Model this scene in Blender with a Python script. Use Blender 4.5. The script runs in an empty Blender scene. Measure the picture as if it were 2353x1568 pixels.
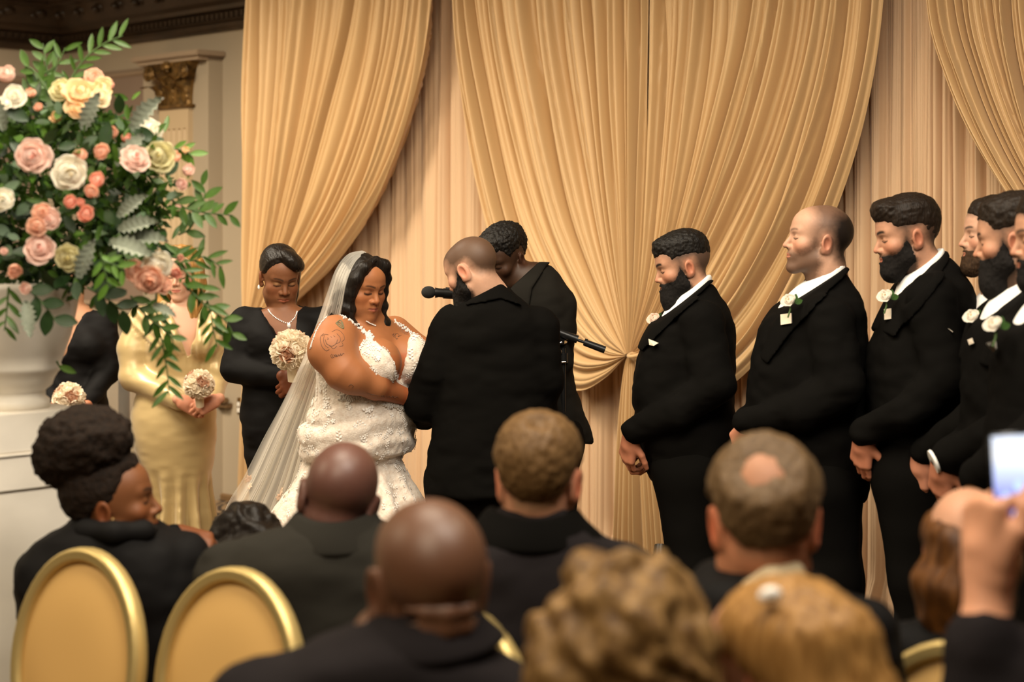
import bpy, math, random
import numpy as np
from mathutils import Matrix, Vector
from mathutils.bvhtree import BVHTree

random.seed(7)
rng = np.random.default_rng(11)
C = bpy.context.scene.collection

# ------------------------------------------------------------------ camera
F, CX, HY, CH = 4000.0, 1176.5, 531.0, 1.70      # focal length and horizon in pixels of the 2353 x 1568 frame
cam_d = bpy.data.cameras.new('camera')
cam = bpy.data.objects.new('camera', cam_d); C.objects.link(cam)
cam_d.sensor_width = 36.0
cam_d.lens = F / 2353.0 * 36.0
cam_d.shift_y = (HY - 784.0) / 2353.0
cam_d.clip_start = 0.05
cam.location = (0, 0, CH)
cam.rotation_euler = (math.radians(90), 0, 0)
cam_d.dof.use_dof = True
cam_d.dof.focus_distance = 6.6
cam_d.dof.aperture_fstop = 2.2
bpy.context.scene.camera = cam

# ------------------------------------------------------------------ exposure, world, lights
sc = bpy.context.scene
sc.view_settings.view_transform = 'Standard'
sc.view_settings.look = 'None'
sc.view_settings.gamma = 1.0
sc.view_settings.use_curve_mapping = False
sc.view_settings.exposure = -0.50
sc.cycles.use_denoising = True
sc.cycles.sample_clamp_indirect = 4.0
wd = bpy.data.worlds.new('hall'); sc.world = wd
wd.use_nodes = True
wd.node_tree.nodes['Background'].inputs[0].default_value = (1.0, 0.80, 0.58, 1)
wd.node_tree.nodes['Background'].inputs[1].default_value = 0.05

def area(name, loc, target, sx, sy, power, col):
    d = bpy.data.lights.new(name, 'AREA'); d.shape = 'RECTANGLE'; d.size = sx; d.size_y = sy
    d.energy = power; d.color = col
    o = bpy.data.objects.new(name, d); C.objects.link(o); o.location = loc
    o.rotation_euler = (Vector(target) - Vector(loc)).to_track_quat('-Z', 'Y').to_euler()
    return o
area('chandelier_light', (-0.6, 4.4, 4.7), (-0.2, 6.6, 0.9), 2.0, 2.0, 300, (1.0, 0.86, 0.66))
area('front_fill_light', (0.9, 2.4, 4.5), (-0.1, 6.8, 1.2), 2.2, 1.4, 270, (1.0, 0.90, 0.76))  # unseen frontal fill, added to light the stage group
area('rear_fill_light', (-1.6, 0.9, 4.2), (-1.2, 4.6, 0.9), 2.0, 2.0, 190, (1.0, 0.84, 0.62))  # unseen fill from the camera side, added for the pedestal front
area('drape_wash_light', (2.6, 4.6, 4.6), (0.4, 8.3, 1.9), 1.2, 1.2, 330, (1.0, 0.85, 0.60))
area('wall_fill_light', (-3.2, 7.4, 4.4), (-2.6, 11.4, 1.6), 1.4, 1.4, 560, (1.0, 0.87, 0.68))  # unseen fill, added to brighten the left wall
area('left_fill_light', (-4.2, 4.5, 3.6), (-0.5, 8.2, 1.6), 1.2, 1.2, 130, (1.0, 0.82, 0.56))  # unseen fill added from the left, aimed at the stage

# ------------------------------------------------------------------ small helpers
def W(px, py, Y):
    return np.array([(px - CX) * Y / F, Y, CH - (py - HY) * Y / F])

def nrm(v):
    v = np.asarray(v, float); return v / (np.linalg.norm(v) + 1e-12)

def mesh_from(name, verts, faces, smooth=True, mats=(), face_mat=None, col=None):
    """verts (n,3) array; faces: (m,4) or (m,3) array, or a list of arrays of both"""
    me = bpy.data.meshes.new(name)
    verts = np.asarray(verts, np.float32)
    if isinstance(faces, np.ndarray): faces = [faces]
    faces = [np.asarray(f, np.int32) for f in faces if len(f)]
    me.vertices.add(len(verts)); me.vertices.foreach_set('co', verts.ravel())
    tot = np.concatenate([np.full(len(f), f.shape[1], np.int32) for f in faces]) if faces else np.zeros(0, np.int32)
    li = np.concatenate([f.ravel() for f in faces]) if faces else np.zeros(0, np.int32)
    me.loops.add(len(li)); me.loops.foreach_set('vertex_index', li)
    me.polygons.add(len(tot))
    st = np.concatenate([[0], np.cumsum(tot)[:-1]]).astype(np.int32) if len(tot) else tot
    me.polygons.foreach_set('loop_start', st)
    me.polygons.foreach_set('loop_total', tot)
    for m in mats: me.materials.append(m)
    if face_mat is not None: me.polygons.foreach_set('material_index', np.asarray(face_mat, np.int32))
    me.update(calc_edges=True)
    me.polygons.foreach_set('use_smooth', np.full(len(tot), smooth, bool))
    if col is not None:
        a = me.color_attributes.new('Col', 'FLOAT_COLOR', 'POINT')
        c4 = np.ones((len(verts), 4), np.float32); c4[:, :3] = col
        a.data.foreach_set('color', c4.ravel())
    me.validate()
    return me

def link(name, me, parent=None):
    o = bpy.data.objects.new(name, me); C.objects.link(o)
    if parent is not None:
        o.parent = parent
        o.matrix_parent_inverse = parent.matrix_basis.inverted()
    return o

def empty(name, loc=(0, 0, 0), rz=0.0):
    o = bpy.data.objects.new(name, None); C.objects.link(o); o.location = loc; o.rotation_euler = (0, 0, rz)
    o.empty_display_size = 0.1
    return o

def tag(o, label=None, cat=None, group=None, kind=None):
    if label: o['label'] = label
    if cat: o['category'] = cat
    if group: o['group'] = group
    if kind: o['kind'] = kind
    return o

class MB:
    """collects simple shapes into one mesh"""
    def __init__(s): s.v = []; s.q = []; s.t = []; s.n = 0; s.qm = []; s.tm = []
    def put(s, v, q=None, t=None, m=0):
        v = np.asarray(v, float).reshape(-1, 3); s.v.append(v)
        if q is not None and len(q): q = np.asarray(q, int); s.q.append(q + s.n); s.qm += [m] * len(q)
        if t is not None and len(t): t = np.asarray(t, int); s.t.append(t + s.n); s.tm += [m] * len(t)
        s.n += len(v)
    def box(s, c, h, R=None, m=0, bev=0.0):
        c = np.asarray(c, float); h = np.asarray(h, float)
        if bev <= 0:
            v = np.array([[x, y, z] for x in (-1, 1) for y in (-1, 1) for z in (-1, 1)], float) * h
            q = [[0, 1, 3, 2], [4, 6, 7, 5], [0, 4, 5, 1], [2, 3, 7, 6], [0, 2, 6, 4], [1, 5, 7, 3]]
            if R is not None: v = v @ np.asarray(R).T
            s.put(v + c, q, m=m)
        else:
            bm = bmesh_box(h, bev)
            v, q, t = bm
            if R is not None: v = v @ np.asarray(R).T
            s.put(v + c, q, t, m=m)
    def grid(s, P, m=0, closeu=False, closev=False):
        """P (nu,nv,3)"""
        nu, nv = P.shape[:2]
        ids = np.arange(nu * nv).reshape(nu, nv)
        a = ids if not closeu else np.vstack([ids, ids[:1]])
        a = a if not closev else np.hstack([a, a[:, :1]])
        q = np.stack([a[:-1, :-1], a[1:, :-1], a[1:, 1:], a[:-1, 1:]], -1).reshape(-1, 4)
        s.put(P.reshape(-1, 3), q, m=m)
    def tube(s, pts, rad, n=8, m=0, cap=True):
        pts = np.asarray(pts, float); k = len(pts)
        rad = np.broadcast_to(np.asarray(rad, float), (k,))
        T = np.gradient(pts, axis=0); T /= (np.linalg.norm(T, axis=1, keepdims=True) + 1e-9)
        ref = np.array([0, 0, 1.0]) if abs(T[0][2]) < 0.9 else np.array([1.0, 0, 0])
        N = np.zeros_like(T); N[0] = nrm(np.cross(T[0], ref))
        for i in range(1, k):
            v = N[i - 1] - T[i] * np.dot(N[i - 1], T[i]); N[i] = nrm(v)
        B = np.cross(T, N)
        a = np.linspace(0, 2 * np.pi, n, endpoint=False)
        P = pts[:, None] + rad[:, None, None] * (np.cos(a)[None, :, None] * N[:, None] + np.sin(a)[None, :, None] * B[:, None])
        s.grid(P, m=m, closev=True)
        if cap:
            for e, rev in ((0, False), (k - 1, True)):
                b = s.n; ring = P[e]
                s.put(np.vstack([ring, pts[e][None]]))
                idx = np.arange(n); t = np.stack([idx, (idx + 1) % n, np.full(n, n)], -1)
                if not rev: t = t[:, ::-1]
                s.t.append(t + b); s.tm += [m] * n
    def lathe(s, prof, c=(0, 0, 0), n=32, m=0, R=None):
        prof = np.asarray(prof, float); a = np.linspace(0, 2 * np.pi, n, endpoint=False)
        P = np.stack([prof[:, 0][:, None] * np.cos(a), prof[:, 0][:, None] * np.sin(a), np.repeat(prof[:, 1][:, None], n, 1)], -1)
        if R is not None: P = P @ np.asarray(R).T
        s.grid(P + np.asarray(c, float), m=m, closev=True)
    def sph(s, c, r, n=10, m=0, R=None):
        th = np.linspace(0, np.pi, n); ph = np.linspace(0, 2 * np.pi, 2 * n, endpoint=False)
        P = np.stack([np.sin(th)[:, None] * np.cos(ph), np.sin(th)[:, None] * np.sin(ph), np.repeat(np.cos(th)[:, None], 2 * n, 1)], -1) * np.asarray(r, float)
        if R is not None: P = P @ np.asarray(R).T
        s.grid(P + np.asarray(c, float), m=m, closev=True)
    def data(s, name, mats, smooth=True):
        v = np.concatenate(s.v); fs = []
        if s.q: fs.append(np.concatenate(s.q))
        if s.t: fs.append(np.concatenate(s.t))
        return mesh_from(name, v, fs, smooth, mats, s.qm + s.tm if max(s.qm + s.tm) > 0 else None)
    def build(s, name, mats, parent=None, smooth=True):
        if not isinstance(mats, (list, tuple)): mats = [mats]
        return link(name, s.data(name, mats, smooth), parent)

def bmesh_box(h, bev):
    import bmesh
    bm = bmesh.new(); bmesh.ops.create_cube(bm, size=2.0)
    for v in bm.verts: v.co = Vector((v.co.x * h[0], v.co.y * h[1], v.co.z * h[2]))
    bmesh.ops.bevel(bm, geom=list(bm.edges), offset=bev, segments=2, affect='EDGES')
    bm.verts.index_update()
    v = np.array([x.co[:] for x in bm.verts])
    q = [[a.index for a in f.verts] for f in bm.faces if len(f.verts) == 4]
    t = [[a.index for a in f.verts] for f in bm.faces if len(f.verts) == 3]
    for f in bm.faces:
        if len(f.verts) > 4:
            ids = [a.index for a in f.verts]
            t += [[ids[0], ids[i], ids[i + 1]] for i in range(1, len(ids) - 1)]
    bm.free()
    return v, q, t

def catmull(pts, n):
    """resample a polyline smoothly, uniform in arc length"""
    p = np.asarray(pts, float)
    P = np.vstack([2 * p[0] - p[1], p, 2 * p[-1] - p[-2]])
    out = []
    for i in range(1, len(P) - 2):
        t = np.linspace(0, 1, 16, endpoint=False)[:, None]
        a, b, c, d = P[i - 1], P[i], P[i + 1], P[i + 2]
        out.append(.5 * ((2 * b) + (c - a) * t + (2 * a - 5 * b + 4 * c - d) * t ** 2 + (3 * b - a - 3 * c + d) * t ** 3))
    q = np.vstack(out + [p[-1:]])
    L = np.concatenate([[0], np.cumsum(np.linalg.norm(np.diff(q, axis=0), axis=1))])
    s = np.linspace(0, L[-1], n)
    return np.stack([np.interp(s, L, q[:, k]) for k in range(q.shape[1])], -1)

def vnoise(p, f, seed=0):
    """smooth value noise in [-1,1] at points p (n,3)"""
    q = np.asarray(p, np.float64) * f + 1000.0 + seed * 17.3
    i = np.floor(q).astype(np.int64); t = q - i; t = t * t * (3 - 2 * t)
    def h(a, b, c):
        n = (a * 374761393 + b * 668265263 + c * 2147483647 + seed * 144665) & 0xffffffff
        n = ((n ^ (n >> 13)) * 1274126177) & 0xffffffff
        return ((n ^ (n >> 16)) & 0xffff) / 32767.5 - 1.0
    x, y, z = i[:, 0], i[:, 1], i[:, 2]; r = 0
    for dx in (0, 1):
        for dy in (0, 1):
            for dz in (0, 1):
                w = (t[:, 0] if dx else 1 - t[:, 0]) * (t[:, 1] if dy else 1 - t[:, 1]) * (t[:, 2] if dz else 1 - t[:, 2])
                r = r + w * h(x + dx, y + dy, z + dz)
    return r

def fbm(p, f, seed=0, oc=3):
    r = 0; a = 1.0; tot = 0
    for k in range(oc):
        r = r + a * vnoise(p, f * 2 ** k, seed + k * 5); tot += a; a *= .5
    return r / tot

# ------------------------------------------------------------------ materials
def mat(name, col=(.5, .5, .5), rough=.6, metal=0.0, attr=False, bump=None, sheen=0.0, sss=0.0, vary=None, spec=.5, trans=0.0, coat=0.0, mix=None):
    """bump=(scale(xyz or f), strength, distance); vary=(scale, amount)"""
    m = bpy.data.materials.new(name); m.use_nodes = True
    nt = m.node_tree; N = nt.nodes; L = nt.links
    b = N['Principled BSDF']
    b.inputs['Base Color'].default_value = (*col, 1); b.inputs['Roughness'].default_value = rough
    b.inputs['Metallic'].default_value = metal
    b.inputs['Specular IOR Level'].default_value = spec
    if sheen: b.inputs['Sheen Weight'].default_value = sheen; b.inputs['Sheen Roughness'].default_value = .5
    if coat: b.inputs['Coat Weight'].default_value = coat
    if sss:
        b.inputs['Subsurface Weight'].default_value = sss
        b.inputs['Subsurface Radius'].default_value = (.012, .004, .002)
        b.inputs['Subsurface Scale'].default_value = 1.0
    src = None
    if attr:
        a = N.new('ShaderNodeVertexColor'); a.layer_name = 'Col'; src = a.outputs['Color']
    tc = N.new('ShaderNodeTexCoord')
    if vary:
        nz = N.new('ShaderNodeTexNoise'); mp = N.new('ShaderNodeMapping')
        s = vary[0]; mp.inputs['Scale'].default_value = s if isinstance(s, tuple) else (s, s, s)
        L.new(tc.outputs['Object'], mp.inputs['Vector']); L.new(mp.outputs['Vector'], nz.inputs['Vector'])
        nz.inputs['Scale'].default_value = 1.0; nz.inputs['Detail'].default_value = 4
        mx = N.new('ShaderNodeMix'); mx.data_type = 'RGBA'; mx.blend_type = 'MIX'
        rp = N.new('ShaderNodeValToRGB'); rp.color_ramp.elements[0].position = .35; rp.color_ramp.elements[1].position = .65
        L.new(nz.outputs['Fac'], rp.inputs['Fac'])
        c2 = mix if mix else tuple(min(1, c * vary[1]) for c in col)
        L.new(rp.outputs['Color'], mx.inputs['Factor'])
        mx.inputs['A'].default_value = (*col, 1)
        if src is not None: L.new(src, mx.inputs['A'])
        mx.inputs['B'].default_value = (*c2, 1)
        src = mx.outputs['Result']
    if src is not None: L.new(src, b.inputs['Base Color'])
    if bump:
        nz = N.new('ShaderNodeTexNoise'); mp = N.new('ShaderNodeMapping')
        s = bump[0]; mp.inputs['Scale'].default_value = s if isinstance(s, tuple) else (s, s, s)
        L.new(tc.outputs['Object'], mp.inputs['Vector']); L.new(mp.outputs['Vector'], nz.inputs['Vector'])
        nz.inputs['Scale'].default_value = 1.0; nz.inputs['Detail'].default_value = 3
        bp = N.new('ShaderNodeBump'); bp.inputs['Strength'].default_value = bump[1]; bp.inputs['Distance'].default_value = bump[2]
        L.new(nz.outputs['Fac'], bp.inputs['Height']); L.new(bp.outputs['Normal'], b.inputs['Normal'])
    if trans:
        tr = N.new('ShaderNodeBsdfTranslucent'); mxs = N.new('ShaderNodeMixShader'); mxs.inputs[0].default_value = trans
        tr.inputs['Color'].default_value = (*col, 1)
        if src is not None: L.new(src, tr.inputs['Color'])
        L.new(b.outputs[0], mxs.inputs[1]); L.new(tr.outputs[0], mxs.inputs[2])
        L.new(mxs.outputs[0], N['Material Output'].inputs['Surface'])
    return m

M = {}
M['drape'] = mat('drape_satin', (.55, .35, .158), .55, sheen=.25, bump=(900, .08, .002), trans=.04)
M['sheer'] = mat('drape_plain', (.62, .41, .24), .62, sheen=.2, bump=(900, .08, .002), trans=.06)
M['wall'] = mat('wall_paint', (.39, .315, .22), .75, bump=(60, .05, .002), vary=(1.2, .93))
M['wallpanel'] = mat('panel_cloth', (.25, .175, .125), .8, vary=(1.5, .9))
M['trim'] = mat('trim_paint', (.33, .24, .16), .55)
M['traildark'] = mat('trim_brown', (.17, .095, .04), .5, vary=(4, .8))
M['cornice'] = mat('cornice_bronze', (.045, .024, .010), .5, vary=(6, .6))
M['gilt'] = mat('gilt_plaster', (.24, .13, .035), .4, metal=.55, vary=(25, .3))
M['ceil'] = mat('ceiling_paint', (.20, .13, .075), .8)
M['chairgold'] = mat('chair_gilt', (.58, .43, .17), .40, metal=.6, bump=(60, .04, .002))
M['chairvinyl'] = mat('chair_vinyl', (.62, .375, .125), .5, bump=(150, .05, .001))
M['suit'] = mat('black_wool', (.0040, .0036, .0031), .9, bump=(700, .12, .002), spec=.04)
M['suitgrey'] = mat('charcoal_wool', (.021, .0192, .0155), .9, bump=(500, .15, .002), spec=.08)
M['suitlit'] = mat('black_wool_lit', (.011, .0098, .0080), .9, bump=(500, .15, .002), spec=.06)  # black wool made lighter: light on the officiant's jacket put into the colour
M['shirtnavy'] = mat('dark_navy_cloth', (.0125, .0102, .0108), .9, bump=(400, .15, .002), spec=.08)
M['jersey'] = mat('black_jersey', (.0042, .0037, .0037), .75, bump=(300, .1, .002), spec=.12)
M['shirt'] = mat('white_cotton', (.80, .78, .74), .7, bump=(500, .1, .001))
M['tie'] = mat('black_silk', (.01, .01, .012), .4)
M['shoe'] = mat('black_leather', (.01, .01, .01), .3)
M['skin'] = mat('skin', (.6, .4, .3), .54, attr=True, sss=.07, bump=(220, .06, .002), spec=.32)
M['skinshine'] = mat('skin_shiny', (.6, .4, .3), .46, attr=True, sss=.05, bump=(160, .05, .002), spec=.5)
M['black'] = mat('black_metal', (.008, .008, .008), .35, spec=.4)
M['chrome'] = mat('chrome', (.7, .7, .7), .15, metal=1)
M['gem'] = mat('crystal', (.88, .86, .83), .18, metal=.25, spec=1.0)
M['gemdark'] = mat('crystal_silver', (.80, .75, .68), .25, metal=.5)
M['pearl'] = mat('pearl', (.85, .80, .74), .2)
M['marble'] = mat('marble', (.86, .80, .70), .5, vary=((3, 3, 5), .86, ), bump=(8, .04, .004))
M['white'] = mat('white_paint', (.8, .77, .7), .5)
def hairmat(n, c, c2, sc=(160, 160, 25), st=.6, rough=.5):
    return mat(n, c, rough, vary=(sc, 1.0), mix=c2, bump=(tuple(x * 1.6 for x in sc), st, .004), spec=.18)
M['hairblack'] = hairmat('hair_black', (.0055, .0045, .004), (.010, .008, .006))
M['hairsleek'] = hairmat('hair_sleek_black', (.008, .006, .005), (.016, .012, .009), (220, 220, 14), .35, .35)
M['hairbrown'] = hairmat('hair_dark_brown', (.0095, .006, .0038), (.017, .0105, .0065))
M['hairafro'] = hairmat('hair_afro', (.007, .004, .0025), (.016, .008, .004), (120, 120, 120), .9, .8)
M['hairsandy'] = hairmat('hair_sandy', (.14, .078, .030), (.09, .047, .017), (120, 120, 30))
M['hairgrey'] = hairmat('hair_grey_brown', (.13, .078, .036), (.08, .046, .019), (110, 110, 30))
M['haircurl'] = hairmat('hair_curly_blonde', (.27, .155, .055), (.08, .038, .011), (48, 48, 26), .8)
M['hairblonde'] = hairmat('hair_blonde', (.38, .20, .062), (.20, .095, .024), (90, 90, 7), .5, .42)
M['hairauburn'] = hairmat('hair_auburn', (.11, .042, .010), (.05, .018, .005), (60, 60, 12), .6)
M['beard'] = hairmat('beard_black', (.005, .004, .0035), (.009, .007, .006), (260, 260, 60), .5, .85)
M['beardbrown'] = hairmat('beard_brown', (.05, .026, .012), (.025, .013, .006), (200, 200, 60), .8, .75)
# ------------------------------------------------------------------ the setting: drape plane and wall run at 45 degrees to the view
S2 = math.sqrt(.5)
AX = np.array([S2, -S2, 0]); NR = np.array([-S2, -S2, 0]); UP = np.array([0, 0, 1.0])
D0, W0 = 8.62, 9.19
RW = np.stack([AX, NR, UP], 1)                        # wall frame: along, out of the wall, up
def plane_px(px, py, base, off=0.0):
    """point where the pixel's view ray meets the plane X+Y=base, moved off metres out of the plane"""
    Y = base / (1 + (px - CX) / F)
    return W(px, py, Y) + NR * off
def along(px, base=W0):
    Y = base / (1 + (px - CX) / F); return (px - CX) * Y / F / S2
def zpx(px, py, base=W0):
    Y = base / (1 + (px - CX) / F); return CH - (py - HY) * Y / F
def WP(a, off, z, base=W0):
    return np.array([0, base, 0]) + AX * a + NR * off + UP * z
def wbox(mb, a0, a1, o0, o1, z0, z1, m=0, bev=0):
    mb.box(WP((a0 + a1) / 2, (o0 + o1) / 2, (z0 + z1) / 2), (abs(a1 - a0) / 2, abs(o1 - o0) / 2, abs(z1 - z0) / 2), RW, m, bev)

def structure(o, label=None):
    o['kind'] = 'structure'
    return o

# floor: patterned carpet
fm = bpy.data.materials.new('carpet'); fm.use_nodes = True
nt = fm.node_tree; N = nt.nodes; L = nt.links
tc = N.new('ShaderNodeTexCoord'); vo = N.new('ShaderNodeTexVoronoi'); vo.inputs['Scale'].default_value = 14
wv = N.new('ShaderNodeTexWave'); wv.inputs['Scale'].default_value = 6; wv.inputs['Distortion'].default_value = 14; wv.inputs['Detail'].default_value = 3
rp = N.new('ShaderNodeValToRGB'); rp.color_ramp.elements[0].color = (.03, .017, .009, 1); rp.color_ramp.elements[1].color = (.22, .14, .07, 1)
rp.color_ramp.elements[0].position = .45; rp.color_ramp.elements[1].position = .6
L.new(tc.outputs['Object'], vo.inputs['Vector']); L.new(tc.outputs['Object'], wv.inputs['Vector']); L.new(wv.outputs['Fac'], rp.inputs['Fac'])
L.new(rp.outputs['Color'], N['Principled BSDF'].inputs['Base Color']); N['Principled BSDF'].inputs['Roughness'].default_value = .95
mb = MB(); mb.box((0, 5.5, -.05), (8, 9.5, .05))
structure(mb.build('floor', fm, smooth=False))

a_corner = along(150)
# back wall slab with a recessed field, and the return wall on the left
mb = MB()
mb.box(WP(a_corner + 5.5, -.1, 1.75), (5.5, .1, 1.75), RW)
wall_back = structure(mb.build('wall_back', M['wall'], smooth=False))
mb = MB()
mb.box(WP(a_corner - .1, 2.4, 1.75), (.1, 2.6, 1.75), RW)
wall_left = structure(mb.build('wall_left', M['wall'], smooth=False))
mb = MB()
mb.box(WP(a_corner + 5.5, 1.0, 3.62), (6.0, 1.3, .06), RW)
structure(mb.build('ceiling', M['ceil'], smooth=False))

# cornice along both walls: lip, cove, crown; dentils and modillions one by one
def prism(mb, prof, a0, a1, frame, m=0):
    """extrude profile [(off,z)] along a; frame(a,off,z)->point"""
    P = np.array([[frame(a, o, z) for (o, z) in prof] for a in (a0, a1)])
    mb.grid(P, m, closev=True)
prof = [(0, 2.965), (.045, 2.965), (.06, 2.985), (.06, 3.005), (.035, 3.015), (.05, 3.03), (.05, 3.075), (.10, 3.085), (.11, 3.11), (.16, 3.13), (.21, 3.18), (.25, 3.235),
        (.33, 3.245), (.33, 3.265), (.37, 3.275), (.37, 3.33), (.42, 3.35), (.48, 3.42), (.48, 3.50), (0, 3.50)]
fr_back = lambda a, o, z: WP(a, o, z)
fr_left = lambda a, o, z: WP(a_corner + o, a, z)
tr = 0
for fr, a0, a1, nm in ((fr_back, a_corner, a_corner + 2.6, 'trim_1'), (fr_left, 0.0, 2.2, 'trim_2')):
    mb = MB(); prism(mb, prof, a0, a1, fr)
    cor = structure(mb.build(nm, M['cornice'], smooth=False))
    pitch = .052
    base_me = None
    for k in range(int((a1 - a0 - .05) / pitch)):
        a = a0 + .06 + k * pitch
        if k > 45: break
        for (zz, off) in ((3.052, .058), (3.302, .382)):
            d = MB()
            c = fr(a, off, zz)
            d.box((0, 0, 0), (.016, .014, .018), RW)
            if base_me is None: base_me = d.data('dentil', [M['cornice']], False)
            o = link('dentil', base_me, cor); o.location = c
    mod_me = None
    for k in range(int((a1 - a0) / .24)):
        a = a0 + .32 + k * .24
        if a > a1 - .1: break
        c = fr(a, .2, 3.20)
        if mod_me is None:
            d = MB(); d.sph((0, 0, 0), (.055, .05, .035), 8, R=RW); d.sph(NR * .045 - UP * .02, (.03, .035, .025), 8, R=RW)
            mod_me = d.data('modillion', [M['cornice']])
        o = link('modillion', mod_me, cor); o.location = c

# pilaster backing, fluted pilaster, gilded capital
z_top = zpx(440, 128)
a0, a1 = along(362), along(512)
pil = empty('pilaster', WP((a0 + a1) / 2, 0, 0)); tag(pil, kind='structure'); pil.name = 'trim_3'
mb = MB(); wbox(mb, a0, a1, 0, .11, 0, z_top - .03); mb.build('backing_board', M['wall'], pil, False)
mb = MB(); wbox(mb, a0 + .02, a1 + .035, 0, .22, z_top - .035, z_top, bev=.006); wbox(mb, a0 + .05, a1 - .0, 0, .19, z_top - .06, z_top - .035); mb.build('abacus', M['trim'], pil, False)
pa0, pa1 = along(409), along(476)
pz1 = zpx(440, 252)
mb = MB()
w = (pa1 - pa0); nfl = 5
# fluted shaft profile across a, swept in z
us = np.linspace(0, 1, 121); dep = np.zeros_like(us)
for i in range(nfl):
    c = (i + .75) / (nfl + .5); hw = .052
    t = np.clip(np.abs(us - c) / hw, 0, 1); dep = np.where(t < 1, -np.sqrt(1 - t * t) * .018, dep)
zt = [0, pz1 - .14, pz1 - .13, pz1]
P = np.array([[WP(pa0 + w * u, .145 + (d if j < 2 else 0), z) for u, d in zip(us, dep)] for j, z in enumerate(zt)])
mb.grid(P)
wbox(mb, pa0, pa1, .09, .125, 0, pz1)
wbox(mb, pa0 - .001, pa0 + .001, .1, .145, 0, pz1); wbox(mb, pa1 - .001, pa1 + .001, .1, .145, 0, pz1)
M['shaft'] = mat('pilaster_cream', (.50, .37, .22), .6)
mb.build('fluted_shaft', M['shaft'], pil, False)
# capital: flared bell, leaves, volutes, astragal
cap0, cap1 = pz1, z_top - .06
cm = (pa0 + pa1) / 2
mb = MB(); wbox(mb, pa0 - .03, pa1 + .03, .1, .175, cap0 - .0, cap0 + .02, bev=.005); mb.build('astragal', M['gilt'], pil, False)
mb = MB()
nz_ = 12; ring = []
for j in range(nz_):
    t = j / (nz_ - 1); z = cap0 + .02 + (cap1 - cap0 - .02) * t
    e = .0 + .07 * t ** 2.2
    ring.append([WP(pa0 - e, .1, z), WP(pa0 - e, .15 + e * .6, z), WP(cm, .165 + e * .4, z), WP(pa1 + e, .15 + e * .6, z), WP(pa1 + e, .1, z)])
mb.grid(np.array(ring)); mb.build('bell', M['gilt'], pil)
def acanthus(h, w, curl):
    nu, nv = 9, 12; P = np.zeros((nu, nv, 3))
    for i in range(nu):
        u = i / (nu - 1) * 2 - 1
        for j in range(nv):
            v = j / (nv - 1)
            ww = w * (.55 + .6 * math.sin(math.pi * min(1, v * .9 + .05))) * (1 + .18 * math.cos(v * 22)) * (1 if v < .8 else (1 - (v - .8) * 3))
            o = .012 + .03 * v + (curl * max(0, v - .62) ** 1.5 * 4) - .018 * u * u + .008 * math.cos(u * 9)
            z = h * (v if v < .8 else .8 + (v - .8) * (1 - (v - .8) * 6.5))
            P[i, j] = AX * (u * ww) + NR * o + UP * z
    m_ = MB(); m_.grid(P); return m_
lh = (cap1 - cap0)
for (aa, hh, ww, oo) in ((-.5, .5, .03, 0), (0, .5, .03, .004), (.5, .5, .03, 0), (-.27, .74, .028, -.008), (.27, .74, .028, -.008), (0, .9, .022, -.01)):
    lf = acanthus(lh * hh, ww, .12).build('acanthus_leaf', M['gilt'], None)
    lf.location = WP(cm + aa * w * .85, .15 + oo, cap0 + .02)
    lf.parent = pil; lf.matrix_parent_inverse = pil.matrix_basis.inverted()
for sgn in (-1, 1):
    th = np.linspace(0, 4.6 * math.pi, 60); r = .052 * (1 - th / (4.6 * math.pi) * .85)
    c = cm + sgn * (w / 2 + .035)
    pts = np.array([WP(c - sgn * rr * math.cos(t - .6), .2 + .012 * (t / 14), cap1 - .065 + rr * math.sin(t - .6)) for t, rr in zip(th, r)])
    pts = np.vstack([[WP(cm + sgn * .03, .17, cap0 + lh * .45), WP(cm + sgn * .08, .185, cap0 + lh * .62)], pts])
    mb = MB(); mb.tube(pts, .011, 8); mb.sph(WP(c, .205, cap1 - .065), .017, 8); mb.build('volute', M['gilt'], pil)
mb = MB(); mb.sph(WP(cm, .2, cap1 - .03), (.03, .022, .03), 8, R=RW); 
for k in range(6): mb.sph(WP(cm + .03 * math.cos(k * 1.047), .2, cap1 - .03 + .03 * math.sin(k * 1.047)), .014, 6)
mb.build('fleuron', M['gilt'], pil)

# framed panels, chair rail and dado on the wall
def frame_panel(name, a0, a1, z0, z1, fr=None, w=.035, inner=M['wallpanel']):
    e = empty(name, WP((a0 + a1) / 2, 0, z0)); e['kind'] = 'structure'
    f = fr or (lambda a, o, z: WP(a, o, z))
    mb = MB()
    P = np.array([[f(a, .004, z) for z in (z0, z1)] for a in (a0, a1)]); mb.grid(P); mb.build('panel', inner, e, False)
    pr = [(0, 0), (.3, .012), (.5, .03), (.75, .024), (1, .01), (1, 0)]
    def side(p, q, inw):
        m_ = MB()
        G = np.array([[f(x[0] + inw[0] * t * w, o, x[1] + inw[1] * t * w) for (t, o) in pr] for x in (p, q)]); m_.grid(G); m_.build('moulding', M['trim'], e, False)
    side((a0, z0), (a0, z1), (1, 0)); side((a1, z0), (a1, z1), (-1, 0)); side((a0, z0), (a1, z0), (0, 1)); side((a0, z1), (a1, z1), (0, -1))
    return e
frame_panel('trim_4', along(182), along(357), zpx(300, 712), zpx(357, 152), w=.05)
frame_panel('trim_5', .18, .95, 1.2, 2.78, fr=lambda a, o, z: WP(a_corner + o, a, z), w=.05)
frame_panel('trim_6', along(182), along(357), .10, .74, w=.04, inner=M['wall'])
frame_panel('trim_7', along(415), along(502), .07, zpx(500, 935), w=.03, inner=M['wall'])
zr = zpx(270, 728)
rail_prof = [(0, zr - .36), (.03, zr - .36), (.045, zr - .33), (.03, zr - .31), (.03, zr - .27), (.05, zr - .255), (.05, zr - .21), (.025, zr - .2), (.015, zr - .17), (0, zr - .17)]
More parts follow.
